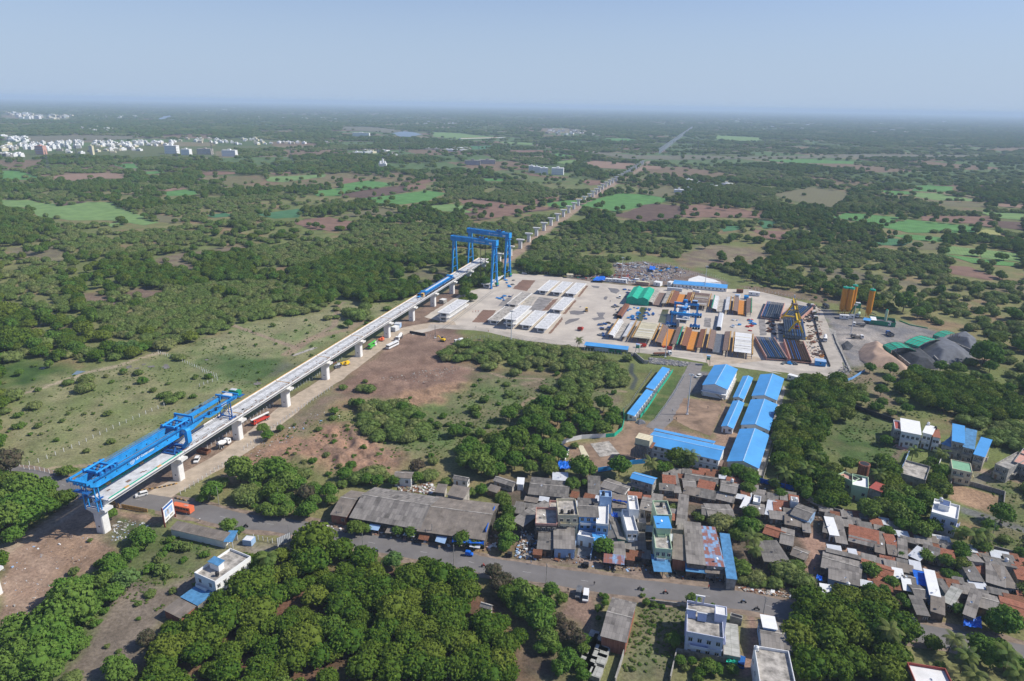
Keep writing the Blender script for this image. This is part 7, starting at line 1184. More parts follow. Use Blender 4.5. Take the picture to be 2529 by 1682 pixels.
moto('J',1105,490,170,'left of the two near the pale tree','deepblue','paleblue');moto('J',1222,494,172,'right of the two near the pale tree','dark','dark');moto('J',2000,620,-12,'passing the orchard corner','red','red');moto('J',25,290,168,'on the road at the garden by the grey billboard','dark','dark');moto('C',1490,1232,-12,'in front of the pale green plot','dark','busorange');moto('C',1280,1200,-12,'just behind the one with the orange rider','dark','dark');moto('C',2138,1308,-10,'beside the lilac villa','dark','paleblue');moto('C',2250,1368,165,'right of the lilac villa gate','dark','dark');moto('A',2045,1350,168,'by the long tin shed','dark','dark')
for i,(fr,x,y,c_)in enumerate((('C',1012,1028,'dark'),('C',1030,1034,'lilac'),('C',1070,1045,'white'),('C',668,942,'white'),('C',685,942,'white'),('B',1430,800,'white'),('B',1455,800,'white'),('B',1925,865,'tin'),('C',1880,1135,'dark'),('C',2000,1150,'paleblue'),('D',715,1095,'white'))):moto(fr,x,y,60+i*7,'parked %s, '%['leftmost of three','middle of three','rightmost of three','left of two','right of two','left of two','right of two','under the blue tarpaulin','left of two','right of two','alone'][i]+('beside the tin porch' if 'C'==fr and x<1100 and x>900 else 'before the garage' if fr=='C' and x<800 else 'before the warehouse' if fr=='B' else 'by the workshop awnings' if fr=='C' else 'at the lane corner')+', %s one'%c_,c_)
for i,(fr,x,y,s_,lb)in enumerate((('B',1332,768,'white','person in white walking on the verge before the warehouse'),('B',1262,745,'lilac','person in a pale purple garment before the warehouse'),('B',1005,705,'ochre','person in yellow near the roadside trees'),('B',1065,715,'ochre','second person in yellow left of the cart'),('B',945,735,'dark','person standing on the road edge at the left warehouse trees'),('C',375,985,'paleblue','person in blue walking past the junk shop'),('C',682,1218,'dark','person in dark clothes left of the parked vans'),('C',900,1162,'dark','person walking on the near road edge'),('L',567,490,'red','person in red walking before the workshops'),('L',1795,285,'deepblue','person in blue on the earth lane'),('S',795,750,'dark','person standing in the camp court near the road'),('S',862,735,'dark','second person standing in the camp court'),('S',985,625,'busorange','worker by the foot of the camp floodlight mast'),('S',828,648,'paleblue','person walking on the camp road'),('S',1168,628,'dark','person crossing the bare camp court'),('E',565,815,'busorange','left worker of three by the brown soil patch'),('E',588,812,'busorange','middle worker of three by the brown soil patch'),('E',610,812,'red','right worker of three by the brown soil patch'),('E',590,942,'dark','worker alone on the near yard road'),('E',693,975,'busorange','worker standing by the near fence mast'),('E',1705,728,'dark','worker beside the pickup at the net tent'),('A',1662,1305,'white','person in white at the road edge beside the bus'))):person(g(fr,x,y),s_,lb,i*.7)
def cart(fr,x,y,a_,label,m_):
 p=g(fr,x,y);t=thing('auto_rickshaw',label,'rickshaw',(p.x,p.y,.03),R(a_));part('body',body(2.8,.65,[(-.5,.4),(.5,.4),(.45,.9),(.3,1.0),(-.5,1.0)],m_),t);part('canopy',body(2.8,.66,[(-.5,1.003),(.2,1.003),(.1,1.75),(-.45,1.8)],m_),t);part('windscreen',MB().box(.62,.66,-.5,.5,1.05,1.6,'glass'),t);wheels(t,(-.9,1.0),.55,.26)
cart('J',1880,525,-10,'blue three wheeler with a green load on the main road','tarp');cart('C',185,925,172,'black three wheeler parked at the village edge','dark');cart('C',820,1010,168,'black three wheeler leaving the blue house drive','dark')
def litter(name,fr,P,n,mats_,label,s0,s1,seed):
 r_=random.Random(seed);W_=[(p.x,p.y)for p in gp(fr,P)];xs,ys=[p[0]for p in W_],[p[1]for p in W_];b=MB()
 for i in range(n*4):
  x,y=r_.uniform(min(xs),max(xs)),r_.uniform(min(ys),max(ys))
  if pin(x,y,W_):s_=r_.uniform(s0,s1)*(2.2 if r_.random()<.08 else 1);b.box(x-s_,x+s_,y-s_*r_.uniform(.3,.9),y+s_*.6,-.1,r_.uniform(.08,.5)*min(1,s_*2.2),r_.choice(mats_),rot=r_.uniform(0,3))
 o=part(name,b);o['kind']='stuff';o['label']=label
WB=['white','grime','paleblue','tin'];litter('litter','I',[(0,560),(560,330),(900,420),(560,700),(330,1050),(0,1100)],55,WB+['brownsteel','grime','grime'],'white litter on the brown ground',.06,.2,1);litter('litter','I',[(940,260),(1060,230),(1260,260),(1100,400),(930,410)],60,WB+['grime'],'white litter behind the front pier',.1,.3,2);litter('litter','c',[(10,860),(300,700),(700,480),(1000,560),(620,640),(160,960)],80,WB+['brownsteel','grime'],'litter along the haul road',.07,.25,3);litter('rubble','c',[(1200,200),(1500,150),(2000,80),(1900,180),(1700,260)],80,['grime','brownsteel','old_concrete','grime'],'broken concrete on the dark earth',.12,.4,4)
litter('rubble','C',[(240,930),(300,700),(420,760),(460,960)],160,['rust','grime','white','dark','wood','paleblue'],'scrap heaps at the village corner',.15,.55,5);litter('rubble','C',[(430,860),(2090,1060),(2080,1140),(1560,1100),(560,960)],240,['dark','rust','wood','grime','steel','paleblue'],'clutter in front of the shops',.12,.4,6);litter('rubble','L',[(900,470),(1700,560),(1680,620),(1000,520)],170,['wood','grime','rust','white'],'rubble bank along the road',.15,.5,7);litter('rubble','D',[(0,560),(400,700),(1500,1100),(2358,1300),(2358,1500),(1500,1250),(300,1000),(0,850)],520,['dark','wood','grime','rust','white','brownsteel'],'yard clutter between the lane houses',.12,.4,8);litter('rubble','G',[(1150,880),(1900,640),(1990,1400),(1700,1480),(1740,900),(1300,1120)],420,['rust','brownsteel','dark','wood','steel'],'loose steel and timber in the rebar yard',.15,.7,9);litter('rubble','F',[(680,180),(1460,200),(1800,300),(1400,440),(900,480),(150,410),(150,360),(700,350)],420,['tin','rust','dark','deepblue','white','steel'],'small scrap in the junk yard',.15,.7,10)
litter('gravel_bank','H',[(330,1120),(560,1080),(700,980),(760,1040),(600,1140),(360,1160)],400,['gravel','old_concrete','grime'],'stone bank below the ring road bend',.2,.6,11);litter('gravel_bank','S',[(600,130),(1000,180),(960,215),(600,190)],420,['earthstone','old_concrete','gravel'],'stone pitched bank above the camp',.25,.7,12);litter('rubble','B',[(650,620),(1400,740),(2000,860),(2080,700),(2200,760),(2050,880),(1400,790),(640,680)],170,['wood','grime','rust','white','salmon'],'goods and scrap before the warehouse',.15,.5,13);litter('rubble','B',[(1290,330),(1580,320),(1600,410),(1300,380)],100,['wood','rust','grime','white'],'timber stacked behind the warehouse',.15,.6,14)
# vegetation
def leafmat(name,c1,c2,c3,trans=.25):
 m=bpy.data.materials.new(name);m.use_nodes=True;N=m.node_tree.nodes;L=m.node_tree.links;b=N['Principled BSDF']
 b.inputs['Roughness'].default_value=.6;b.inputs['Specular IOR Level'].default_value=.05
 a=N.new('ShaderNodeAttribute');a.attribute_name='tint';oi=N.new('ShaderNodeObjectInfo')
 m1=N.new('ShaderNodeMix');m1.data_type='RGBA';m1.inputs[6].default_value=(*c1,1);m1.inputs[7].default_value=(*c2,1);L.new(a.outputs['Fac'],m1.inputs[0])
 m2=N.new('ShaderNodeMix');m2.data_type='RGBA';pw=N.new('ShaderNodeMath');pw.operation='POWER';pw.inputs[1].default_value=2.2;L.new(oi.outputs['Random'],pw.inputs[0])
 ml=N.new('ShaderNodeMath');ml.operation='MULTIPLY';ml.inputs[1].default_value=.65;L.new(pw.outputs[0],ml.inputs[0])
 L.new(ml.outputs[0],m2.inputs[0]);L.new(m1.outputs[2],m2.inputs[6]);m2.inputs[7].default_value=(*c3,1)
 tr=N.new('ShaderNodeBsdfTranslucent');ms=N.new('ShaderNodeMixShader');ms.inputs[0].default_value=trans
 L.new(m2.outputs[2],b.inputs['Base Color']);L.new(m2.outputs[2],tr.inputs[0]);L.new(b.outputs[0],ms.inputs[1]);L.new(tr.outputs[0],ms.inputs[2])
 L.new(ms.outputs[0],N['Material Output'].inputs[0]);MATS[name]=m
leafmat('leaf_mango',(.048,.112,.015),(.150,.230,.028),(.20,.23,.038))
leafmat('leaf_broad',(.085,.185,.028),(.15,.26,.045),(.20,.26,.06))
leafmat('leaf_thorn',(.13,.20,.048),(.19,.26,.068),(.27,.26,.11))
leafmat('leaf_wood',(.078,.15,.024),(.16,.24,.038),(.23,.25,.065))
leafmat('leaf_pale',(.10,.19,.05),(.16,.26,.07),(.16,.24,.08));leafmat('leaf_dry',(.11,.09,.06),(.09,.12,.05),(.14,.1,.07))
leafmat('leaf_palm',(.09,.16,.04),(.22,.23,.06),(.2,.21,.07))
def crown(name,seed,rx_,rz_,nl,nc,nq,qs,clr,m,base=.15,flat=0.0,lobe=.42):
 """leaf clumps on a union of lobes, over a dense inner core"""
 rn=np.random.RandomState(seed);V=[];T=[];lobes=[]
 for i in range(nl):
  th=i*2.4+rn.rand()*.6;u=(i+.5)/nl;zz=1-1.25*u;rr_=math.sqrt(max(.05,1-zz*zz));k=.62+rn.rand()*.12
  lobes.append((rx_*k*rr_*math.cos(th),rx_*k*rr_*math.sin(th),rz_*(1+zz*k*.95)+base,(lobe+rn.rand()*.16)*rx_))
 lobes.append((0,0,rz_*1.05+base,rx_*.62))
 Lb=np.array(lobes);fl=1-flat
 for j,(lx,ly,lz,lr)in enumerate(lobes):
  d=rn.randn(nc,3);d/=np.linalg.norm(d,axis=1)[:,None];d[:,2]=np.where(d[:,2]<-.35,-d[:,2],d[:,2])
  p=np.array([lx,ly,lz])+d*lr*np.array([1,1,.82*fl])
  ins=np.zeros(nc,bool)
  for i2,b_ in enumerate(Lb):
   if i2!=j:ins|=(((p-b_[:3])/np.array([1,1,.82*fl]))**2).sum(1)<(b_[3]*.86)**2
  p,d=p[~ins],d[~ins]
  for c_,dd in zip(p,d):
   tint=rn.rand();e=rn.randn(nq,3)*.75+dd*1.1;e/=np.linalg.norm(e,axis=1)[:,None]
   cc=c_+e*clr*(.55+.45*rn.rand(nq,1));nn=e+rn.randn(nq,3)*.35;nn/=np.linalg.norm(nn,axis=1)[:,None]
   r_=rn.randn(nq,3);t1=np.cross(nn,r_);t1/=np.linalg.norm(t1,axis=1)[:,None];t2=np.cross(nn,t1)
   s1=qs*(.7+.6*rn.rand(nq,1));s2=s1*.62
   V.append(np.stack([cc-t1*s1,cc-t2*s2,cc+t1*s1,cc+t2*s2],1).reshape(-1,3));T+=[min(1,max(0,tint+rn.uniform(-.2,.2)))]*(nq*4)
 V=np.concatenate(V);nqd=len(V)//4;F=[(4*i,4*i+1,4*i+2,4*i+3)for i in range(nqd)]
 vs=V.tolist()
 for lx,ly,lz,lr in lobes:
  n0=len(vs);k=lr*.86
  for a in range(5):
   ph=math.pi*(a+.5)/5
   for b_ in range(8):
    t=2*math.pi*b_/8;vs.append((lx+k*math.sin(ph)*math.cos(t),ly+k*math.sin(ph)*math.sin(t),lz+k*math.cos(ph)*.82*fl))
  F+=[(n0+a*8+b_,n0+(a+1)*8+b_,n0+(a+1)*8+(b_+1)%8,n0+a*8+(b_+1)%8)for a in range(4)for b_ in range(8)]+[tuple(n0+b_ for b_ in range(8)),tuple(n0+32+b_ for b_ in range(8))[::-1]]
  T+=[.1]*40
 me=bpy.data.meshes.new(name);me.from_pydata(vs,[],F);me.materials.append(MATS[m]);me.attributes.new('tint','FLOAT','POINT').data.foreach_set('value',T);me.update();return me
def trunk_mesh(h,r,seed=0,spread=1.6):
 rn=random.Random(seed);mb=MB().tube((0,0,-.1),(0,0,h*.55),r,'trunk',7,r*.75)
 for i in range(4):
  t=i*1.57+rn.uniform(0,.6);mb.tube((0,0,h*.5),(math.cos(t)*spread,math.sin(t)*spread,h+rn.uniform(-.3,.5)),r*.55,'trunk',5,r*.25)
 return mb.mesh('trunk')
def palm_meshes(seed):
 rn=random.Random(seed);tr=MB();L_=8.0;bend=rn.uniform(.4,1.2);prev=Vector((0,0,-.1))
 for i in range(1,7):
  q=Vector((bend*(i/6)**2,0,L_*i/6));tr.tube(prev,q,.22-.015*i,'trunk',6,.205-.015*i);prev=q
 vs=[];fs=[];T=[]
 for k in range(17):
  th=k*2.399;el=1.15-1.7*(k/17)**.9;fl=rn.uniform(3.9,4.8);d=Vector((math.cos(th),math.sin(th),0));sd_=Vector((-d.y,d.x,0));pts=[];p=prev.copy();e=el
  for s_ in range(7):pts.append(p.copy());p=p+(d*math.cos(e)+Vector((0,0,math.sin(e))))*fl/6;e-=.28
  tn=rn.random()*(1 if k>12 else .5)
  for s_ in range(6):
   w0=(.15,.8,1.0,1.0,.85,.6,.15);a,b_=pts[s_],pts[s_+1]
   for sg in(-1,1):
    for h_ in range(3):
     t0=(h_+.05)/3;t1=(h_+.8)/3;wv=w0[s_]*(1-t0)+w0[s_+1]*t0;dn=Vector((0,0,-wv*.45));n0=len(vs)
     p0,p1=a.lerp(b_,t0),a.lerp(b_,t1);o_=sd_*sg*wv+dn+d*.25;vs+=[p0,p1,p1+o_,p0+o_];fs.append((n0,n0+1,n0+2,n0+3));T+=[tn]*4
 me=bpy.data.meshes.new('crown');me.from_pydata(vs,[],fs);me.materials.append(MATS['leaf_palm']);me.attributes.new('tint','FLOAT','POINT').data.foreach_set('value',T);me.update()
 return tr.mesh('trunk'),me
CR=dict(
mango=[crown('crown',10+i,4.4,2.7,13,34,7,.34,.42,'leaf_mango',base=.5)for i in range(4)],
broad=[crown('crown',30+i,3.9,3.1,11,30,8,.34,.5,'leaf_broad',base=1.1,lobe=.40)for i in range(3)],
thorn=[crown('crown',50+i,4.0,1.9,10,32,8,.24,.4,'leaf_thorn',base=-.1,flat=.18,lobe=.46)for i in range(3)],
dark=[crown('crown',60+i,4.2,3.4,12,32,8,.34,.45,'leaf_wood',base=.6)for i in range(3)],
pale=[crown('crown',70,3.4,2.6,9,28,7,.30,.5,'leaf_pale',base=1.0)],dry=[crown('crown',75,3.8,3.0,10,24,7,.28,.6,'leaf_dry',base=1.2)],
bush=[crown('crown',80+i,1.3,.8,5,22,6,.17,.22,'leaf_thorn' if i else 'leaf_broad',base=-.15)for i in range(2)])
TR=dict(mango=trunk_mesh(2.6,.28,1),broad=trunk_mesh(3.4,.24,2),thorn=trunk_mesh(1.6,.16,3),dark=trunk_mesh(3.2,.26,4),pale=trunk_mesh(3.0,.18,5),dry=trunk_mesh(3.2,.2,6))
PALM=[palm_meshes(s_)for s_ in range(3)]
rt=random.Random(7);SRC={};PLACED=[];NT={}
NAMEK=dict(mango='mango_tree',broad='leafy_tree',thorn='thorn_tree',dark='shade_tree',pale='pale_tree',dry='bare_tree',bush='shrub')
def tree(kind,x,y,s=1.0,label='',group=None,sz=None):
 v=rt.randrange(len(CR[kind]))if kind!='palm' else rt.randrange(3);key=(kind,v);PLACED.append((x,y,3.4*s if kind!='bush' else 1.2*s));NT[kind]=NT.get(kind,0)+1
 if kind=='bush':
  o=bpy.data.objects.new('shrub',CR['bush'][v]);C.objects.link(o);o.location=(x,y,0);o.rotation_euler=(0,0,rt.uniform(0,6.28));o.scale=(s,s,s*rt.uniform(.8,1.15));return tag(o,label,'shrub',group)
 if key not in SRC:
  r_=thing(NAMEK.get(kind,'palm_tree'),label,'tree')
  if kind=='palm':part('trunk',PALM[v][0],r_);part('crown',PALM[v][1],r_)
  else:part('trunk',TR[kind],r_);part('crown',CR[kind][v],r_)
  SRC[key]=r_;r_.location=(x,y,0);o=r_
 else:o=dup(SRC[key],(x,y,0))
 o.rotation_euler=(0,0,rt.uniform(0,6.28));o.scale=(s,s,sz or s*rt.uniform(.88,1.1));o['label']=label
 if group:o['group']=group
 return o
def at(kind,fr,x,y,rad_px,label,group=None,h=2.5,sz=None):
 """tree whose crown centre is measured in the photo; rad_px = crown radius there"""
 s_full=rad_px/FR[fr][2];p=g(fr,x,y,h);dist=(p-Vector((0,0,HC))).length;R0=dict(mango=5.0,broad=4.6,thorn=4.8,dark=4.9,pale=4.1,dry=4.4,bush=1.6,palm=3.3)[kind]
 sc_=s_full*dist/FPX/R0;p=g(fr,x,y,h*max(.4,min(1.2,sc_)));return tree(kind,p.x,p.y,sc_,label,group,sz)
 # where the woods stop
CLEAR=[('e',[(0,0),(540,0),(700,60),(1000,70),(1346,190),(1346,896),(0,896)]),('a',[(0,1540),(560,1330),(1060,1270),(1400,1140),(1700,1060),(2000,970),(2356,880),(2356,1568),(2000,1900),(500,2300),(0,2100)]),
('a',[(0,1170),(330,1190),(900,1240),(1060,1270),(560,1330),(0,1560)]),('b',[(0,1040),(370,890),(640,850),(760,800),(1080,770),(1300,650),(1500,720),(1880,650),(2100,540),(2356,440),(2356,1568),(-200,1568)]),
('O',[(0,1030),(540,1000),(1010,745),(1180,629),(1400,642),(1410,606),(1540,592),(1660,622),(1800,672),(1890,705),(1940,690),(2290,790),(2240,850),(1960,880),(1820,885),(1770,1100),(2358,1150),(2358,1568),(0,1568)]),
('b',[(1500,1210),(1830,960),(2050,900),(2356,930),(2356,1568),(1000,1568)]),('c',[(0,0),(2356,0),(2356,1568),(0,1568)]),('d',[(0,0),(2356,0),(2356,1568),(0,1568)]),
('T',[(640,850),(760,800),(1000,560),(1200,430),(1420,260),(1700,80),(1800,0),(1880,0),(1780,100),(1500,300),(1260,480),(1080,600),(900,800),(880,900)]),
('T',[(1340,320),(1620,380),(1450,430),(1280,400)]),('H',[(1900,760),(2348,860),(2348,1568),(600,1568),(700,1000)]),('G',[(780,380),(1300,420),(2200,580),(2200,660),(900,460)]),
('P',[(0,290),(220,300),(560,335),(1230,330),(1700,310),(2180,350),(2200,370),(1620,380),(1620,440),(1140,430),(900,440),(500,420),(180,445),(0,450)]),('P',[(0,140),(300,150),(500,160),(480,185),(150,188),(0,175)]),
('Q',[(70,268),(200,265),(200,305),(80,305)]),('Q',[(1285,490),(1540,505),(1540,575),(1285,560)]),('Q',[(850,455),(1060,455),(1060,500),(860,505)]),('Q',[(1390,245),(1540,240),(1700,280),(1560,300),(1390,292)]),
('Q',[(265,455),(310,455),(315,510),(265,510)]),('Q',[(1960,600),(2080,480),(2240,380),(2358,290),(2358,310),(2150,470),(2040,560),(1780,720),(1700,770)])]
THIN=[('Z',[(1340,560),(2358,540),(2358,640),(1360,640)],.35,.8),('Z',[(1160,680),(1600,690),(1750,760),(1700,840),(1100,820)],.8,.9),('Z',[(800,560),(1340,560),(1350,660),(1160,680),(860,620)],.4,.9),
('Z',[(760,1100),(1200,1040),(1800,1090),(1850,1230),(1700,1300),(1160,1220),(770,1190)],.85,.95),('Z',[(740,1190),(1160,1220),(1700,1330),(2358,1371),(2358,1500),(740,1300)],.22,.9),('Z',[(0,1045),(600,1045),(600,1210),(0,1200)],.05,0),
('a',[(0,200),(480,200),(640,380),(560,520),(700,600),(700,900),(0,780)],.55,.95),('a',[(700,640),(1500,560),(2356,560),(2356,900),(1980,980),(1400,1130),(1000,1010),(880,860)],.88,.95),
('a',[(1350,310),(1600,240),(2200,170),(2356,200),(1800,300),(1900,420),(1700,450),(1380,370)],.15,.6),('a',[(710,600),(1000,610),(1280,560),(1560,580),(1400,670),(1000,740),(760,720)],.12,.8),('a',[(20,190),(480,170),(700,280),(520,330),(100,250)],.12,.5),
('b',[(0,520),(760,520),(1050,620),(640,860),(370,890),(0,1040)],.88,.97),('b',[(1860,400),(1960,370),(2260,400),(2270,540),(2050,560),(1990,480)],.1,.5),('a',[(200,1110),(560,930),(700,900),(720,970),(560,1040),(330,1100)],.05,.5),
('b',[(0,0),(1360,0),(1200,130),(600,190),(300,150),(0,100)],.35,.7),('H',[(680,60),(1700,250),(2348,330),(2348,760),(1900,760),(1200,560),(1050,420),(700,160)],.3,.95),
('H',[(1640,100),(2348,100),(2348,230),(1700,170)],.12,.3),('G',[(780,100),(2300,400),(2250,560),(700,390)],.5,.1),('Q',[(0,235),(640,270),(1130,320),(1700,420),(2358,440),(2358,470),(1500,400),(700,330),(0,290)],.12,.5),
('Z',[(0,420),(2100,428),(2000,445),(0,462)],.06,.5)]
_va,_vb=g('E',655,480),g('A',480,1000)
def VIAX(y):return _vb.x+(y-_vb.y)*(_va.x-_vb.x)/(_va.y-_vb.y)
VIS=[[(p.x,p.y)for p in gp('D',P)]for P in([(800,530),(1190,530),(1230,760),(860,790)],[(1560,760),(1890,850),(1860,1060),(1570,1040)],[(1320,460),(1620,540),(1560,660),(1320,610)],[(1740,450),(1950,500),(1920,670),(1740,640)],[(1260,100),(2060,200),(2010,520),(1300,380)],[(1700,640),(2200,760),(2180,920),(1700,800)])]
KD=dict(m='mango',b='broad',t='thorn',d='dark',p='pale',y='dry',u='bush',l='palm')
AREA={'J':'in the orchard below the main road','I':'round the lower left field','A':'near the launching girder end','B':'round the long warehouse','C':'among the village houses','K':'by the long grey shed','L':'round the lilac villa','N':'at the lower right roadside','D':'along the eastern lane','d':'in the thicket above the village','a':'on the left meadow','c':'beside the haul road','H':'beside the stone heaps','G':'behind the silos','F':'beside the near yard road','b':'on the meadow left of the deck','e':'in the groves right of the camp'}
LBK=dict(m='round dark green mango tree',b='bright green leafy tree',t='grey green thorn shrub',d='dark shade tree',p='pale yellow green tree',y='thin brownish tree',u='low bush',l='coconut palm')
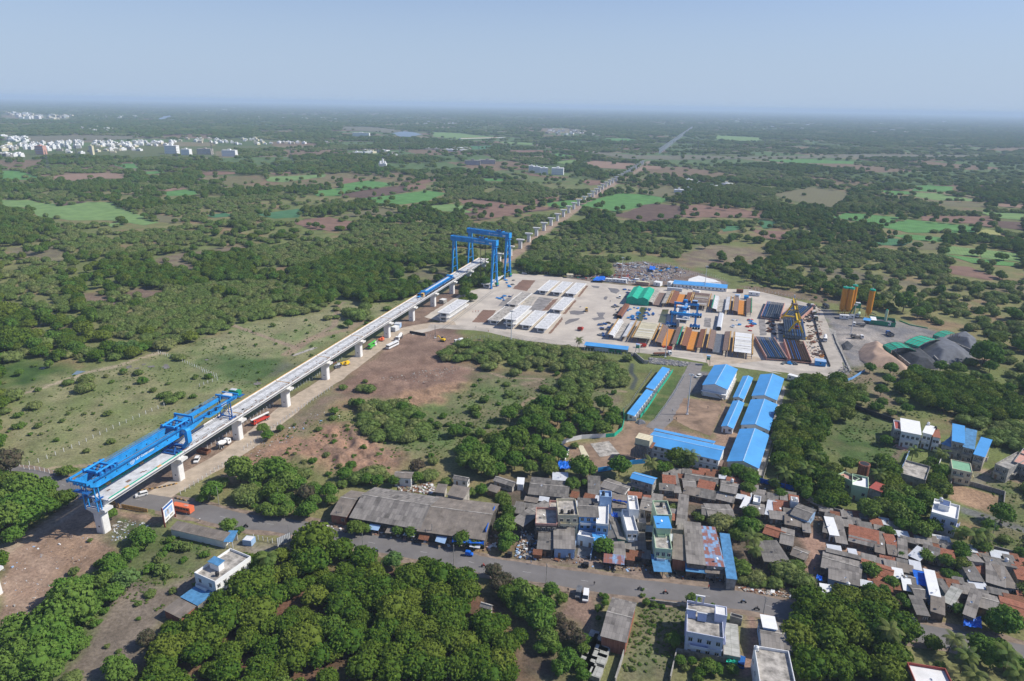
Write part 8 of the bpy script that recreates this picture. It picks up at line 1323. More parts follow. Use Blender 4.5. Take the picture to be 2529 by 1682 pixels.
PL="""J m 590 400 140,565 570 120,810 480 95,1000 540 100,850 650 70,970 690 70,1100 640 60,1400 700 110,1520 620 80,1640 680 110,1830 720 100,1850 830 100,400 660 85,240 700 80,420 790 80,600 860 90,720 740 75,560 740 50,150 600 90,60 780 130,230 880 110,100 1000 130,820 920 110,960 800 90,1130 780 100,1180 890 90,1400 880 85,1620 850 100,1640 960 110,1770 960 100,1250 980 130,1380 1030 100,900 1000 90,1000 1060 70,410 1000 55,370 1110 90,220 1110 80,600 1080 70,860 1220 120,1120 1200 85,1200 1110 90,1380 1230 90,1530 1120 100,1700 1080 100,1550 1330 110,1700 1230 100,1840 1260 110,2060 1170 110,2000 1070 90,2170 1280 100,2130 1410 110,1960 1380 120,2040 1510 110,2200 1510 80,1430 1430 110,1240 1360 100,1060 1330 90,1000 1450 110,1230 1500 100,1800 1450 110,1600 1480 100,60 1240 80,220 1300 90,500 1230 130,630 1350 90,420 1380 110,150 1480 110,300 1480 80,700 1540 70,1900 1520 90,850 820 80,1500 780 80,1300 800 80,1060 920 70
J d 740 1130 100,160 720 100
J p 1250 560 80
J l 210 520 60
I m 1850 1030 130,1650 1110 110,1750 1180 110,1450 1190 100,1400 1290 110,1350 1390 90,1640 1340 90,1580 1220 90,1330 1490 100,1880 1500 100,1900 1340 90,2060 1230 80,1990 950 90,1820 880 75,2080 850 110,1990 740 90,1740 1480 60
I b 1200 400 80,1150 460 50,550 840 110,600 1020 150,480 1090 140,150 1150 110,700 1010 100,400 1210 150,250 1290 130,330 1410 130,130 1440 120,480 1350 110,560 1250 100,30 1510 100,660 1270 60,800 900 70,930 850 80,1000 610 45,950 1450 80,1010 1520 90,1900 280 62,920 190 45,240 1500 90,420 1500 90
I p 1050 735 90,1990 315 40
I t 1250 840 42,600 1540 65,1090 1560 60
I y 1220 1230 60
I u 620 665 38,1150 925 28,875 990 32,800 1090 40,1530 560 32,1340 650 60,1480 450 50,1550 470 45,1350 530 40,1250 640 50,1440 820 32,890 1280 22,990 1320 22,620 1370 26,1150 1050 18,1700 520 40,1400 690 40,820 600 36,540 740 30,1400 460 40,1320 560 35,750 400 20,1420 400 36,700 1240 50,760 1060 50
A y 80 850 95
A d 110 990 90,550 1120 70,2270 1060 90
A b 200 1080 110,280 1130 90,60 1110 80,370 1050 80,150 1230 110,80 1310 110,220 1300 90,330 1200 80,450 1190 50,560 900 45,2185 535 50,2220 595 48,1990 900 110,1760 1060 80,2150 930 90,2290 900 100,1680 1120 40,2200 1210 50,430 1110 50,20 1200 90,120 1420 70
A t 720 120 55,565 150 38,705 195 65,105 260 70,280 345 50,45 390 38,1380 255 45,1490 260 48,1840 990 60,2050 1080 110,1420 300 50,110 760 35
A u 160 425 34,1030 70 28,1155 80 34,1185 145 38,900 410 36,1275 215 28,1340 268 34,1605 268 30,1395 160 20,1730 105 30,1620 110 24,520 470 22,320 515 28,180 510 36,130 520 32,920 645 34,720 720 28,470 630 22,250 580 20,340 580 16,310 215 20,930 145 20,880 100 20,700 410 18,500 900 40,2330 540 26,1070 195 18,570 410 18,610 880 26
B b 30 250 80,160 260 60,300 230 80,380 330 90,440 330 80,230 560 60,350 550 60,600 400 60,540 545 75,590 470 60,140 540 40,730 460 50,1120 300 55,1255 305 48,1450 280 48,1850 130 80,1950 80 80,1980 180 100,2060 230 60,1890 395 45,1980 375 55,2180 690 90,2200 790 80,2170 860 50,1290 712 54,1400 732 56,1030 700 42,470 560 50,290 560 50,2200 620 60
B t 60 430 100,380 450 70,720 330 50,830 320 50,950 280 80,1100 220 90,1550 250 80,1690 300 50,1580 130 50,490 440 70,2150 420 60
B d 300 340 80,1820 790 72,1935 806 60,2160 480 70,2200 560 60,940 690 72
B y 1450 190 65,520 420 70
C d 1600 110 100,1500 190 55,1650 150 70
C b 1450 200 60,790 200 100,860 220 60,1110 190 90,720 330 65,980 850 82,2170 700 85,2080 760 60,2120 1030 75,2190 570 55,2190 290 75,1990 240 50,2100 220 70,820 320 35,2050 980 50
C t 1950 650 105,2060 650 80,1565 530 55,2240 1100 80,1780 600 50,2140 1110 60
C l 1730 80 80,1380 150 80,2230 760 100
C u 1240 385 40,1350 385 35,1170 380 30,1080 385 26,1300 560 28,1740 580 36
K y 100 300 100,230 400 90,950 1000 120,1060 1080 90,860 880 80,140 480 90
K b 400 470 95,500 620 140,650 720 150,760 520 90,880 620 75,650 900 140,550 830 110,720 1080 120,950 1330 120,860 1430 90,1130 1500 80,1390 580 45,1390 650 45,1310 720 45,1870 640 45,1130 1200 70,1150 1090 70,360 540 80,800 1180 80,1100 1380 70,640 1180 80,1310 820 30
K d 250 560 110,330 650 110,420 760 100
K m 380 1060 100
K u 1340 560 30,1830 570 34,1960 680 40,2060 700 30,1830 500 22,1950 610 26
L b 390 640 80,620 690 36,150 1110 85,560 1400 90,660 1430 75,850 1440 65,240 1330 60,380 1340 50,480 1460 60
L p 270 1080 52
L t 1480 300 160,1650 400 130,1350 420 90,1600 230 90,1160 420 70,1100 440 60
L u 1560 530 50,1280 470 30,880 200 30,300 1420 50,440 1540 60
N t 570 300 95,560 520 75,830 430 65,1050 560 60
N b 730 520 55,1000 680 60,930 620 55,1590 740 65,1930 880 55,2130 900 140,2220 850 80,1860 1190 120,1980 1330 110,2300 1400 90,1200 90 55,930 110 48,1450 180 75,1640 120 75,1460 340 65,1740 400 48,2040 430 42,2320 520 45,1170 770 45,600 640 70,480 600 60,1560 360 50,2050 960 90,1380 1400 50
N d 1300 1130 85,1640 230 80,2080 1200 90
N l 850 990 120,1530 1010 120,1690 1210 150,2200 1210 120,1750 1420 110,2340 1480 90
D b 70 600 75,330 745 48,100 900 52,1540 1270 50,1330 1262 34,1075 1390 65,1250 1480 55,2170 920 75,1830 1210 55,1210 300 45,880 500 55,60 700 60,2070 1010 50,540 760 40,1430 960 60,1500 1060 70,1340 1000 60,1600 1020 60,1220 1060 50,2000 1180 60
D t 100 1010 85,220 1120 50,2200 1120 45
D l 570 530 85,390 560 80,1440 360 75,1650 370 90,1840 1000 75,1930 1060 85,2010 1050 85,110 1140 90,425 110 70,610 400 60,1130 560 60
D u 1130 35 50,1250 70 40,950 480 40,1100 500 30,1060 110 24,2330 580 30,1550 520 50,1600 470 40
d t 770 490 50,820 295 60,580 235 80,740 400 40,1080 440 50
d b 760 680 80,820 640 60,1080 600 90,980 690 90,1000 760 80,1100 660 70,1080 830 70,270 830 70,500 850 50,1490 780 55,1590 780 65,1150 960 70,1060 980 60
d d 700 940 110,820 930 130,620 920 90
d u 430 500 26,540 550 45,360 600 20,430 640 40,460 680 40,170 690 34,100 780 40,380 840 40,340 760 30,430 860 26,570 790 26,210 770 34,1200 310 30,1050 270 36,1720 480 30,1360 965 42,860 520 24,1840 360 36,1840 180 50
c t 1080 290 60,1150 300 60,910 285 40,820 560 40
c b 340 660 34,1060 430 50,1600 560 60,1450 470 60,1930 690 60,2030 690 40,830 500 40
c u 690 665 36,945 635 28,1025 675 24,830 730 30,770 730 26,1000 440 50,1820 550 34,2100 500 60,2130 540 40,2200 400 50,1780 640 40,1970 640 40,760 900 36,640 960 40,560 960 34,400 880 20,470 890 22,2060 620 30,2150 720 50,1650 760 30,1230 900 36,880 1000 30,470 625 20,1110 230 26
a t 790 1380 60,620 1420 40,770 1470 65,120 1540 60,1500 1080 90,1600 1030 80,1250 1320 32,1290 1410 34,1640 1190 50,1050 1180 60,1150 1160 60,1320 1040 42,380 1080 90,100 1190 80,1450 1050 60,230 1130 60,900 1130 60,780 1140 60,620 1160 60
a p 1100 1095 60,1200 1090 60
a m 760 930 70,830 990 60,130 1050 110,500 1000 60,60 1080 80,330 1070 50,60 790 90
a u 1125 1320 30,965 1362 18,1020 1408 20,1780 1365 26,1890 1370 26,1530 1425 18,1395 1490 30,350 1480 24,720 1190 30,890 1180 40,1580 1180 30,500 1190 50,560 1170 50
b t 1400 810 90,1330 780 70,1460 790 70,1140 830 40,1215 820 34,1220 750 34,870 760 60,820 780 60,980 730 60,1100 710 40,1480 730 60,1420 830 60,1530 840 36,1680 745 40,930 770 50,1040 750 45,760 780 40
b b 1325 885 42,1230 700 30
b u 1890 1560 20,60 1370 30,200 1100 20,1250 900 20,1490 880 20,1160 670 24,640 900 26,260 895 26
F l 160 1260 55
G b 1110 395 24,925 402 18,1415 430 18,1680 470 26,1850 570 26,1990 600 26,1820 490 40
H b 1240 440 85,1370 500 55,1450 480 45,1120 1020 55,930 1010 45,1980 930 100,2080 900 60,1740 1020 60,1100 1110 50,860 1300 50,1340 1070 60
"""
for ln in PL.strip().split('\n'):
 fr,k,rest=ln.split(' ',2)
 for e_ in rest.split(','):
  x,y,r_=map(float,e_.split());hh=dict(u=.6,t=1.8,l=8.5).get(k,3.4)
  if k=='l':p=g(fr,x,y,8.0);tree('palm',p.x,p.y,.92+rt.uniform(-.08,.12),LBK[k]+' '+AREA[fr],'coconut palms '+AREA[fr])
  else:at(KD[k],fr,x,y,r_*(1.15 if fr in 'JI' and k=='m' else 1.06),LBK[k]+' '+AREA[fr],LBK[k]+'s '+AREA[fr],hh)
def fill(kinds,fr,P,gap,s0,s1,n=400,seed=1):
 r_=random.Random(seed);W_=[(p.x,p.y)for p in gp(fr,P)];xs,ys=[p[0]for p in W_],[p[1]for p in W_];done=0;pts=[]
 for i in range(n*12):
  x,y=r_.uniform(min(xs),max(xs)),r_.uniform(min(ys),max(ys))
  if not pin(x,y,W_)or any((x-a)**2+(y-b)**2<gap**2 for a,b in pts)or any((x-a)**2+(y-b)**2<(rr_*.9+1)**2 for a,b,rr_ in PLACED)or any(pin(x,y,K_)for K_ in KEEPOUT)or any(pin(x*q,y*q,K_)for K_ in VIS for q in(1,1.03,1.055)):continue
  pts.append((x,y));k=r_.choice(kinds)
  if k=='l':tree('palm',x,y,r_.uniform(.7,.95),LBK[k]+' '+AREA[fr],'coconut palms '+AREA[fr])
  elif NT.get(KD[k],0)<292:tree(KD[k],x,y,r_.uniform(s0,s1),LBK[k]+' '+AREA[fr],LBK[k]+'s '+AREA[fr])
  done+=1
  if done>=n:break
fill('m','J',[(0,560),(560,560),(1500,700),(1900,820),(2250,1200),(2300,1540),(0,1540)],6,.5,.8,16,31);fill('m','I',[(1750,900),(2100,800),(2100,1540),(1350,1540),(1300,1350),(1450,1120)],6,.5,.8,8,32);fill('tttt','d',[(160,190),(180,110),(350,30),(700,40),(1300,90),(1700,190),(1800,280),(1790,420),(1480,440),(1460,600),(1180,620),(1120,480),(1240,400),(1380,330),(1050,230),(900,260),(700,230),(480,220)],5.2,.7,1.15,95,2);fill('bbdb','d',[(900,620),(1400,640),(1790,640),(1795,800),(1640,870),(1420,880),(1190,950),(1250,1100),(1160,1230),(620,1230),(300,1110),(330,1020),(560,1000),(900,1020),(900,860)],6.2,.7,1.1,60,3)
fill('tttt','c',[(1090,480),(1430,440),(1640,620),(1640,740),(1560,790),(1160,770),(1090,640)],4.8,.75,1.1,30,4);fill('mmd','e',[(150,120),(330,90),(470,150),(430,290),(300,330),(260,430),(300,560),(420,600),(440,740),(340,760),(140,640),(70,560),(70,340),(130,230)],5.6,.85,1.15,90,5);fill('mdb','e',[(600,530),(700,550),(920,590),(930,640),(860,800),(840,880),(740,890),(640,860),(480,820),(440,740),(450,670),(560,700),(620,650)],5.6,.85,1.15,60,6)
fill('mmm','e',[(700,100),(820,60),(1000,90),(1200,140),(1330,230),(1300,310),(1100,300),(900,240),(750,200),(690,160)],6.2,.85,1.1,75,7);fill('t','e',[(1000,290),(1346,330),(1346,460),(1170,420)],5.5,.8,1.15,30,8);fill('bt','e',[(470,120),(700,180),(760,260),(660,290),(540,230),(450,200)],10,.6,.9,12,9)
fill('mmm','L',[(1750,650),(1950,600),(2150,640),(2560,700),(2800,1000),(2890,1350),(2830,1600),(1700,1600),(1600,1200),(1620,960),(1740,860)],6.0,.95,1.2,60,10);fill('l','G',[(800,330),(1100,160),(1900,300),(2250,420),(2200,560),(1500,430)],9,.8,1,26,11);fill('tb','H',[(1900,780),(2348,800),(2348,1400),(2000,1500),(1500,1150),(1300,1080),(1750,1000),(2000,900)],11,.7,1.1,60,12)
fill('btb','D',[(0,640),(300,760),(560,800),(800,880),(1240,1000),(1500,1080),(2000,1200),(2358,1300),(2358,1180),(1500,980),(600,760),(120,600)],9,.4,.7,20,13);fill('bt','N',[(440,450),(760,420),(1090,560),(1100,800),(700,760),(430,640)],6,.5,.8,22,14);fill('ub','I',[(350,980),(700,720),(1010,560),(1250,350),(1300,380),(1020,660),(860,900),(740,1150),(400,1500),(0,1540),(0,1300)],4.5,.5,.9,45,15)
fill('btbu','B',[(0,300),(100,140),(400,150),(640,380),(780,380),(680,560),(560,600),(100,560),(0,500)],6,.5,.95,30,16);fill('bt','B',[(700,380),(900,200),(1230,260),(1100,340),(880,360)],6,.5,.8,14,17);fill('uu','b',[(100,1000),(900,820),(1500,900),(1000,1200),(300,1500),(0,1500)],11,.3,.9,40,18);fill('uu','A',[(0,100),(1000,60),(1700,150),(1300,350),(250,800),(0,800)],10,.3,.7,40,19);fill('uuu','d',[(0,700),(500,360),(900,330),(1000,480),(860,800),(300,1000),(0,1100)],8,.4,1.1,45,20);fill('uu','c',[(100,1000),(600,950),(1000,600),(1600,850),(1300,1060),(700,1100)],7,.4,1.1,40,21);fill('uuu','K',[(1880,660),(2330,720),(2290,960),(2150,1560),(1540,1560),(1660,1100)],7,.3,.7,16,22);fill('bbt','a',[(0,1180),(500,1160),(1000,1130),(1050,1230),(400,1290),(0,1500)],9,.3,.6,20,23)
# the distance
FM=MB()
def far_houses(fr,P,n,s0,s1,h0,h1,label,group,seed,cols=('white','white','concrete','cream','grime'),stuff=False):
 r_=random.Random(seed);W_=[(p.x,p.y)for p in gp(fr,P)];xs,ys=[p[0]for p in W_],[p[1]for p in W_];k=0;pr=[]
 for i in range(n*30):
  x,y=r_.uniform(min(xs),max(xs)),r_.uniform(min(ys),max(ys))
  if not pin(x,y,W_):continue
  if stuff:w=r_.uniform(s0,s1)/2;h=r_.uniform(h0,h1);FM.box(x-w,x+w,y-w*.7,y+w*.7,0,h,r_.choice(cols),r_.uniform(-.5,.5)).box(x-w*.4,x,y-w*.2,y+w*.3,h,h+2.5,'white')
  elif len(pr)<6:
   w,d_,h=r_.uniform(s0,s1),r_.uniform(s0,s1),r_.uniform(h0,h1);c_=r_.choice(cols);b=MB().box(-w/2,w/2,-d_/2,d_/2,0,h,c_).box(-w/2-.2,w/2+.2,-d_/2-.2,d_/2+.2,h+.003,h+.8,c_).box(-w*.3,w*.1,-d_*.1,d_*.3,h+.8,h+3.2,'white')
   for z in range(int(h/3.2)):b.box(-w*.42,w*.42,-d_/2-.05,-d_/2-.003,z*3.2+1.2,z*3.2+2.3,'steel')
   pr.append(single('house',b,label,'house',group,(x,y,0),r_.uniform(-.5,.5)))
  else:o=r_.choice(pr).copy();C.objects.link(o);o.location=(x,y,0);o.rotation_euler=(0,0,r_.uniform(-.5,.5));o.scale=(r_.uniform(.7,1.2),r_.uniform(.7,1.2),r_.uniform(.7,1.15))
  k+=1
  if k>=n:break
FH=[('P',[(90,355),(560,340),(560,385),(250,395),(100,385)],62,'pale house in the densest white town block at the far left',9,15,5,9),('P',[(0,295),(210,318),(210,338),(0,335)],30,'pale house in the white cluster at the left edge',12,20,5,8),('P',[(0,360),(90,370),(110,400),(0,400)],12,'house in front of the white cluster at the left edge',10,18,6,12),('P',[(0,425),(110,430),(190,438),(60,448),(0,445)],10,'low white house below the left town',10,18,5,8),('P',[(640,340),(1210,338),(1220,372),(650,375)],62,'pale house in the middle white town strip',9,15,4.5,8),
('P',[(250,385),(960,385),(980,415),(700,420),(250,415)],22,'scattered house below the middle town strip',10,16,4,7),('P',[(1230,320),(1780,320),(1900,340),(2080,345),(1900,360),(1500,355),(1240,345)],44,'mixed house in the right part of the town strip',9,14,4,7),('P',[(1900,340),(2180,345),(2350,350),(2350,357),(2000,358)],8,'small house at the end of the town strip',9,14,4,7),('P',[(30,145),(130,143),(500,165),(490,188),(150,185)],46,'distant pale block of the far town',18,36,10,22),
('P',[(530,165),(950,160),(940,180),(540,182)],18,'distant house right of the far town',16,28,6,12),('P',[(470,240),(810,240),(800,270),(700,285),(600,258)],24,'white house of the hamlet above the town',12,22,5,10),('P',[(1680,165),(2230,165),(2350,185),(2200,190),(1700,190)],26,'far white house near the horizon left of centre',14,26,6,12),('Q',[(470,205),(880,200),(880,218),(740,225),(480,220)],22,'far white house in the hamlet above the river',14,24,6,12),('Q',[(1400,262),(1520,250),(1780,270),(1940,275),(1700,300),(1420,290)],44,'white house of the village below the horizon centre',11,20,5,11),
('Q',[(0,130),(2358,100),(2358,190),(0,190)],70,'tiny far building scattered toward the horizon',24,60,8,20),('P',[(1400,90),(2358,80),(2358,150),(1400,140)],22,'tiny far building on the left horizon',24,60,8,20),('Z',[(300,180),(2200,190),(2100,300),(400,290)],40,'tiny far building on the right horizon plain',20,46,6,14),('Q',[(230,380),(370,425),(460,435),(100,445),(100,425)],9,'low white building left of the temple',18,34,4,7),('Q',[(580,385),(900,380),(920,400),(600,405)],9,'long low roof beyond the pylon',16,40,4,6),('Z',[(10,590),(300,600),(350,670),(0,690)],11,'small farm building right of the green field',10,22,3,5)]
for i,(fr,P,n,lb,s0,s1,h0,h1)in enumerate(FH):far_houses(fr,P,n,s0,s1,h0,h1,lb,lb.replace('house','houses').replace('building','buildings').replace('block of','blocks of').replace('roof','roofs'),i+40,stuff=i>7)
o=part('distant_houses',FM);o['kind']='stuff';o['label']='tiny pale houses scattered over the far plain'
def block(fr,x,y,w,d_,h,label,floors,rz=0,m_='white',name='apartment_block',cat='building'):
 p=g(fr,x,y);t=thing(name,label,cat,(p.x,p.y,0),rz);part('wall',MB().box(-w/2,w/2,0,d_,0,h,m_).box(-w/2-.3,w/2+.3,-.3,d_+.3,h+.003,h+1,m_).box(-w*.1,w*.1,d_*.3,d_*.7,h+1,h+4,m_),t)
 for f in range(floors):part('window_row',MB().box(-w*.45,w*.45,-.12,-.003,h*f/floors+h/floors*.4,h*f/floors+h/floors*.68,'lilac'),t)
block('Q',1315,545,14,14,13,'left part of the white school block beside the pier line',4);block('Q',1350,552,16,14,13,'middle part of the white school block',4);block('Q',1400,562,17,16,13.5,'right part of the white school block',4);block('Q',1492,565,27,16,14,'separate white four storey block right of the school',4,-.15);block('Q',135,300,76,22,15,'long white hall beyond the river bend at left of centre',2);block('P',1180,420,34,20,22,'tall white apartment block at the front of the town',5);block('P',1280,428,24,18,15,'second apartment block at the front of the town',4);block('P',1410,425,40,18,15,'brown and white apartment block in front of the town',4,0,'grime');block('P',1580,438,38,18,16,'white block with a red roof part in front of the town',4)
block('P',632,430,9,9,24,'slim cream tower in the town',6,0,'cream');block('P',275,425,22,16,22,'pinkish tower block in the left town',5,0,'salmon');block('Q',905,498,40,16,11,'unfinished grey frame building in the woods, left one',4,0,'old_concrete');block('Q',1008,490,42,14,10,'unfinished grey frame building in the woods, right one',3,0,'grime');block('Z',40,683,15,10,5,'white cube house at the field corner',1);block('Q',2335,690,16,10,5,'white farm house beside the big green field',1)
p=g('Q',288,505);t=thing('temple','white temple with clustered pointed towers in the woods','temple',(p.x,p.y,0));part('hall',MB().box(-9,9,-8,8,0,7,'white'),t)
for x,y,h in((0,0,20),(-6,-3,14),(6,-3,14),(-4,4,13),(4,4,13)):part('spire',MB().cyl(x,y,7,h*.75,3,'white',10,2.2).cyl(x,y,h*.75,h,2.2,'white',10,.2),t)
py=MB()
for s_ in(0,1,2,3):a_=math.pi/4+s_*math.pi/2;x,y=4.2*math.cos(a_),4.2*math.sin(a_);py.beam((x,y,0),(x*.2,y*.2,30),.35,.35,'steel').beam((x*.2,y*.2,30),(x*.05,y*.05,44),.3,.3,'steel')
for z in(6,12,18,24,30,36):
 k=3*(1-z/37)+.7
 for a,b in(((-1,-1),(1,1)),((-1,1),(1,-1))):py.beam((a[0]*k,a[1]*k,z-5),(b[0]*k*.8,b[1]*k*.8,z),.2,.2,'steel')
for z in(29,35,41):py.beam((-8,0,z),(8,0,z+.3),.35,.5,'steel')
pm=py.mesh('pylon');
for i,(fr,x,y,lb)in enumerate((('Q',950,435,'left of centre beyond the river'),('Q',1347,410,'tallest looking, beyond the white school'),('Q',1938,400,'near the far end of the pier line'),('Q',405,465,'beside the temple'),('P',1228,490,'before the town apartment blocks'),('P',537,470,'before the middle of the town'),('P',338,540,'nearest, before the left town'),('P',2012,470,'in the palms right of the town'),('P',1470,455,'just before the red roofed block'),('Z',105,400,'left of the far right plain'),('Z',565,380,'in the far right plain'))):
 p=g(fr,x,y);o=part('power_pylon',pm);o.location=(p.x,p.y,0);o.rotation_euler=(0,0,.3*i);tag(o,'lattice power pylon '+lb,'pylon','lattice power pylons')
a,b=g('Q',820,322),g('Q',1130,314);single('road_bridge',MB().box(0,(b-a).length,-6,6,9,11,'concrete').box(0,(b-a).length*.8,-6,-5.6,11,12.4,'salmon'),'distant low road bridge with pale parapets','bridge',None,(a.x,a.y,-5),ang(a,b))
# the woods beyond: one object, instances of the real trees' crowns
def stuff_points(name,label,pts,srcs):
 """pts: x, y, scale, which; srcs: crown objects standing in the scene"""
 me=bpy.data.meshes.new(name);n=len(pts);me.vertices.add(n);P=np.array(pts,dtype=float)
 me.vertices.foreach_set('co',np.c_[P[:,0],P[:,1],np.zeros(n)].ravel())
 me.attributes.new('sc','FLOAT','POINT').data.foreach_set('value',P[:,2]);me.attributes.new('which','INT','POINT').data.foreach_set('value',P[:,3].astype(np.int32))
 me.attributes.new('sz','FLOAT','POINT').data.foreach_set('value',P[:,4]);me.attributes.new('rot','FLOAT','POINT').data.foreach_set('value',np.random.RandomState(3).rand(n)*6.28)
 o=bpy.data.objects.new(name,me);C.objects.link(o);o['kind']='stuff';o['label']=label
 ng=bpy.data.node_groups.new(name,'GeometryNodeTree');ng.interface.new_socket('Geometry',in_out='INPUT',socket_type='NodeSocketGeometry');ng.interface.new_socket('Geometry',in_out='OUTPUT',socket_type='NodeSocketGeometry')
 N=ng.nodes;L=ng.links;gi=N.new('NodeGroupInput');go=N.new('NodeGroupOutput');jn=N.new('GeometryNodeJoinGeometry')
 def attr(nm,ty):
  a=N.new('GeometryNodeInputNamedAttribute');a.data_type=ty;a.inputs[0].default_value=nm;return a
 aw,asc,asz,ar=attr('which','INT'),attr('sc','FLOAT'),attr('sz','FLOAT'),attr('rot','FLOAT')
 cx=N.new('ShaderNodeCombineXYZ');L.new(asc.outputs[0],cx.inputs[0]);L.new(asc.outputs[0],cx.inputs[1]);L.new(asz.outputs[0],cx.inputs[2])
 cr_=N.new('ShaderNodeCombineXYZ');L.new(ar.outputs[0],cr_.inputs[2])
 for k,s_ in enumerate(srcs):
  oi=N.new('GeometryNodeObjectInfo');oi.inputs[0].default_value=s_;oi.transform_space='ORIGINAL';oi.inputs[1].default_value=True
  cp_=N.new('FunctionNodeCompare');cp_.data_type='INT';cp_.operation='EQUAL';L.new(aw.outputs[0],cp_.inputs[2]);cp_.inputs[3].default_value=k
  ip=N.new('GeometryNodeInstanceOnPoints');L.new(gi.outputs[0],ip.inputs['Points']);L.new(cp_.outputs[0],ip.inputs['Selection']);L.new(oi.outputs['Geometry'],ip.inputs['Instance'])
  L.new(cx.outputs[0],ip.inputs['Scale']);L.new(cr_.outputs[0],ip.inputs['Rotation']);L.new(ip.outputs[0],jn.inputs[0])
 L.new(jn.outputs[0],go.inputs[0]);md=o.modifiers.new('scatter','NODES');md.node_group=ng;return o
rs=np.random.RandomState(11);CX=[];CY=[];CS=[]
lo=60.0
for hi,sp_ in((700,6.6),(1500,8.5),(3000,14),(7000,27),(15000,60),(38000,150)):
 xs=np.arange(-hi*.82,hi*.82,sp_);ys=np.arange(0,hi,sp_);X,Y=np.meshgrid(xs,ys);X=X.ravel()+rs.uniform(-.42,.42,X.size)*sp_;Y=Y.ravel()+rs.uniform(-.42,.42,Y.size)*sp_
 r_=np.hypot(X,Y);k=(r_>lo)&(r_<=hi)&(np.abs(np.arctan2(X,Y))<R(43));CX.append(X[k]);CY.append(Y[k]);CS.append(np.full(k.sum(),sp_));lo=hi
X,Y,S_=np.concatenate(CX),np.concatenate(CY),np.concatenate(CS);r_=np.hypot(X,Y)
dens=np.full(X.shape,.88);thorn=vnoise(X,Y,150,21,3)>.56
n_=vnoise(X,Y,45,33,3);dens=np.where(n_<.40,.2,dens)
cellf=_h(np.floor((X*.92+Y*.39)/190),np.floor((Y*.92-X*.39)/260),5);wxx=(vnoise(X,Y,9,50)-.5)
dens=np.where((r_>1300)&(cellf<.30),.08,dens);dens=np.where((r_>4000),np.where(vnoise(X,Y,900,8,4)<.45,.25,.9),dens)
for fr,P in CLEAR:
 W_=[(p.x,p.y)for p in gp(fr,P)];dens=np.where(poly_in(X,Y,W_)|poly_in(X*1.035,Y*1.035,W_),0,dens)
for fr,P,d_,th_ in THIN:
 W_=[(p.x,p.y)for p in gp(fr,P)];k=poly_in(X,Y,W_)&(dens>0);dens=np.where(k,d_,dens)
 if th_ is not None:thorn=np.where(k,rs.rand(len(X))<th_,thorn)
for W_ in OPEN:
 dens=np.where(poly_in(X,Y,W_)|poly_in(X*1.045,Y*1.045,W_)|poly_in(X*1.02,Y*1.02,W_),np.where(rs.rand(len(X))<.012,.5,0),dens)
for W_ in KEEPOUT:dens=np.where(poly_in(X,Y,W_),0,dens)
k=rs.rand(len(X))<dens;X,Y,S_,r_,thorn=X[k],Y[k],S_[k],r_[k],thorn[k]
hx=[]
for W_ in HEDGE:
 for i in range(len(W_)):
  a,b=Vector(W_[i]),Vector(W_[(i+1)%len(W_)]);d_=a.length;st=max(8,d_/110);n=int((b-a).length/st)
  for k_ in range(n):
   if rs.rand()<.27 and d_>560:q_=a.lerp(b,(k_+rs.rand())/n);hx.append((q_.x,q_.y,8*(1+max(0,d_-1500)/2500)))
hx=np.array(hx);X=np.r_[X,hx[:,0]];Y=np.r_[Y,hx[:,1]];S_=np.r_[S_,hx[:,2]];r_=np.hypot(X,Y);thorn=np.r_[thorn,rs.rand(len(hx))<.4]
if PLACED:
 PA=np.array(PLACED);near=r_<1200;bad=np.zeros(len(X),bool)
 for px_,py_,pr_ in PLACED:bad|=near&((X-px_)**2+(Y-py_)**2<(pr_*1.0)**2)
 X,Y,S_,r_,thorn=X[~bad],Y[~bad],S_[~bad],r_[~bad],thorn[~bad]
kind=np.where(thorn,0,np.where(rs.rand(len(X))<.18,2,np.where(vnoise(X,Y,120,91,2)>.5,1,3)))
kn={0:'thorn',1:'mango',2:'broad',3:'dark'}
zones=lambda y:'beyond the casting yard' if y>560 else 'behind the works'
LBT=dict(thorn='low grey green thorn tree in the scrub',mango='round dark mango tree in the grove',broad='bright leafy tree among darker ones',dark='dark shade tree in the grove')
used=np.zeros(len(X),bool);order=np.argsort(r_)
for kk,nm in kn.items():
 lim=292-NT.get(nm,0);c_=0
 for i in order:
  if c_>=lim or r_[i]>900:break
  if kind[i]==kk:
   p_=px((X[i],Y[i],2))
   if-30<p_[0]<PW+30 and p_[1]<PH+40:
    side='left of the viaduct' if X[i]<VIAX(Y[i])else 'right of the viaduct';dd='near ground' if Y[i]<420 else 'middle distance'
    tree(nm,X[i],Y[i],rs.uniform(.72,1.12)*(1.0 if nm!='thorn' else .95),LBT[nm]+' '+side+', '+dd,nm+' trees '+side+', '+dd);used[i]=True;c_+=1
X,Y,S_,kind,r_=X[~used],Y[~used],S_[~used],kind[~used],r_[~used]
srcs=[]
for nm,v in(('thorn',0),('mango',0),('broad',0),('dark',0),('thorn',1),('mango',1),('broad',1),('dark',1)):
 srcs.append([c for c in SRC[(nm,v)].children if c.name.startswith('crown')][0])
w_=kind+4*(rs.rand(len(X))<.5)
sc_=rs.uniform(.6,1.2,len(X))*np.clip(S_/8.0,1,99)**.9;sz_=rs.uniform(.8,1.25,len(X))*np.clip(S_/8.0,1,99)**.28
stuff_points('woodland','dense green woods and groves reaching to the horizon',np.c_[X,Y,sc_,w_,sz_],srcs)
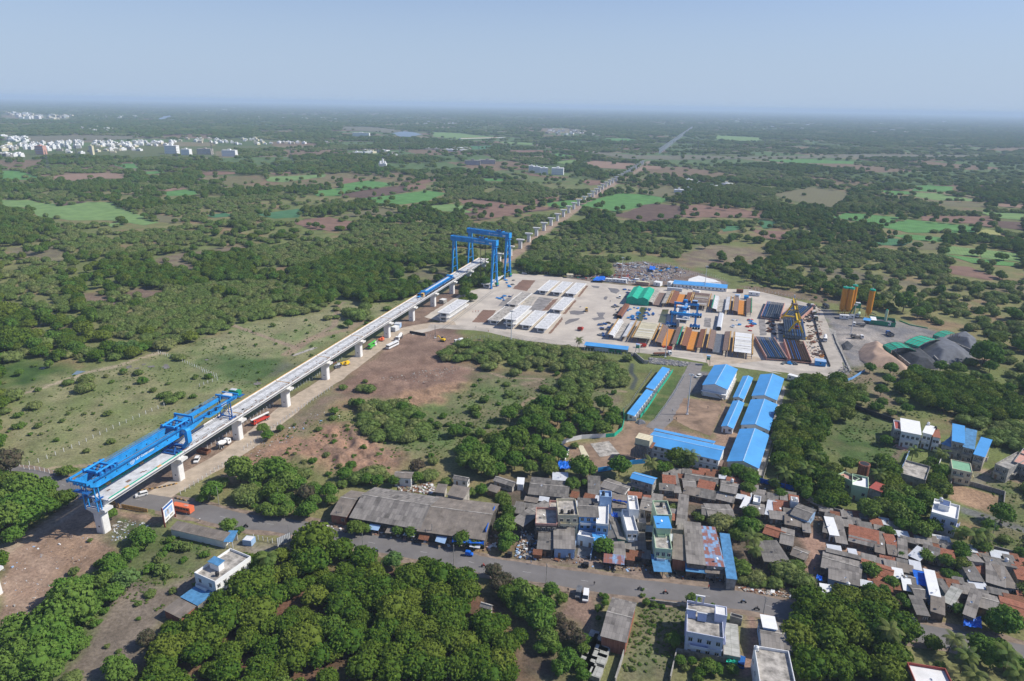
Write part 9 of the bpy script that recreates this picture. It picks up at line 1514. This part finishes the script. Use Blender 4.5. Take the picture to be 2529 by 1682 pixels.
TP=[('a',[(0,1540),(560,1330),(1060,1270),(1400,1140),(1700,1060),(2000,970),(2356,880),(2356,1500),(1000,2000),(0,2200)],1300),('b',[(0,1040),(640,850),(1080,770),(1880,660),(1500,900),(900,1200),(350,1568),(0,1568)],750),('d',[(0,640),(500,350),(900,330),(1800,300),(1800,620),(1100,480),(900,860),(300,1050),(-300,1000)],1500),('c',[(-100,1000),(600,560),(1000,380),(1300,520),(2000,560),(1900,900),(1000,1100),(100,1120)],1100),('I',[(420,1568),(860,900),(1150,520),(1400,350),(1850,440),(1620,620),(1750,760),(1200,1568)],700),('K',[(1860,640),(2340,700),(2300,960),(2150,1568),(1520,1568),(1650,1120)],420),('D',[(880,30),(1290,160),(1310,590),(850,480),(680,330)],500),('D',[(1950,530),(2358,640),(2358,1280),(2060,1180),(1880,920),(2190,900)],420),('H',[(700,1000),(1300,1060),(2348,1000),(2348,1568),(700,1400)],1300)]
tp=[]
for fr,P,n in TP:
 W_=[(p.x,p.y)for p in gp(fr,P)];a_=np.array(W_);x=rs.uniform(a_[:,0].min(),a_[:,0].max(),n*2);y=rs.uniform(a_[:,1].min(),a_[:,1].max(),n*2);k=poly_in(x,y,W_)&(vnoise(x,y,12,61,3)>.46)
 for q_ in zip(x[k],y[k]):s_=rs.uniform(.08,.38)**1.0;tp.append((q_[0],q_[1],s_,rs.randint(2),s_*.7))
bs=[[o for o in bpy.data.objects if o.data==CR['bush'][v]][0]for v in(0,1)]
stuff_points('weeds','low weeds and grass tufts on the open ground',tp,bs)
print('wood instances',len(X),'placed',NT)
# air
mh=bpy.data.materials.new('haze');mh.use_nodes=True;N=mh.node_tree.nodes;L=mh.node_tree.links
N.remove(N['Principled BSDF']);pv=N.new('ShaderNodeVolumePrincipled');pv.inputs['Color'].default_value=(.62,.78,1.0,1)
pv.inputs['Density'].default_value=0.0001;pv.inputs['Anisotropy'].default_value=.0
L.new(pv.outputs[0],N['Material Output'].inputs['Volume'])
hb=MB().box(-45000,45000,-45000,45000,-2,175,None);hm=bpy.data.meshes.new('haze');hm.from_pydata(hb.v,[],hb.f);hm.materials.append(mh)
ho=bpy.data.objects.new('haze',hm);C.objects.link(ho);ho['kind']='stuff'
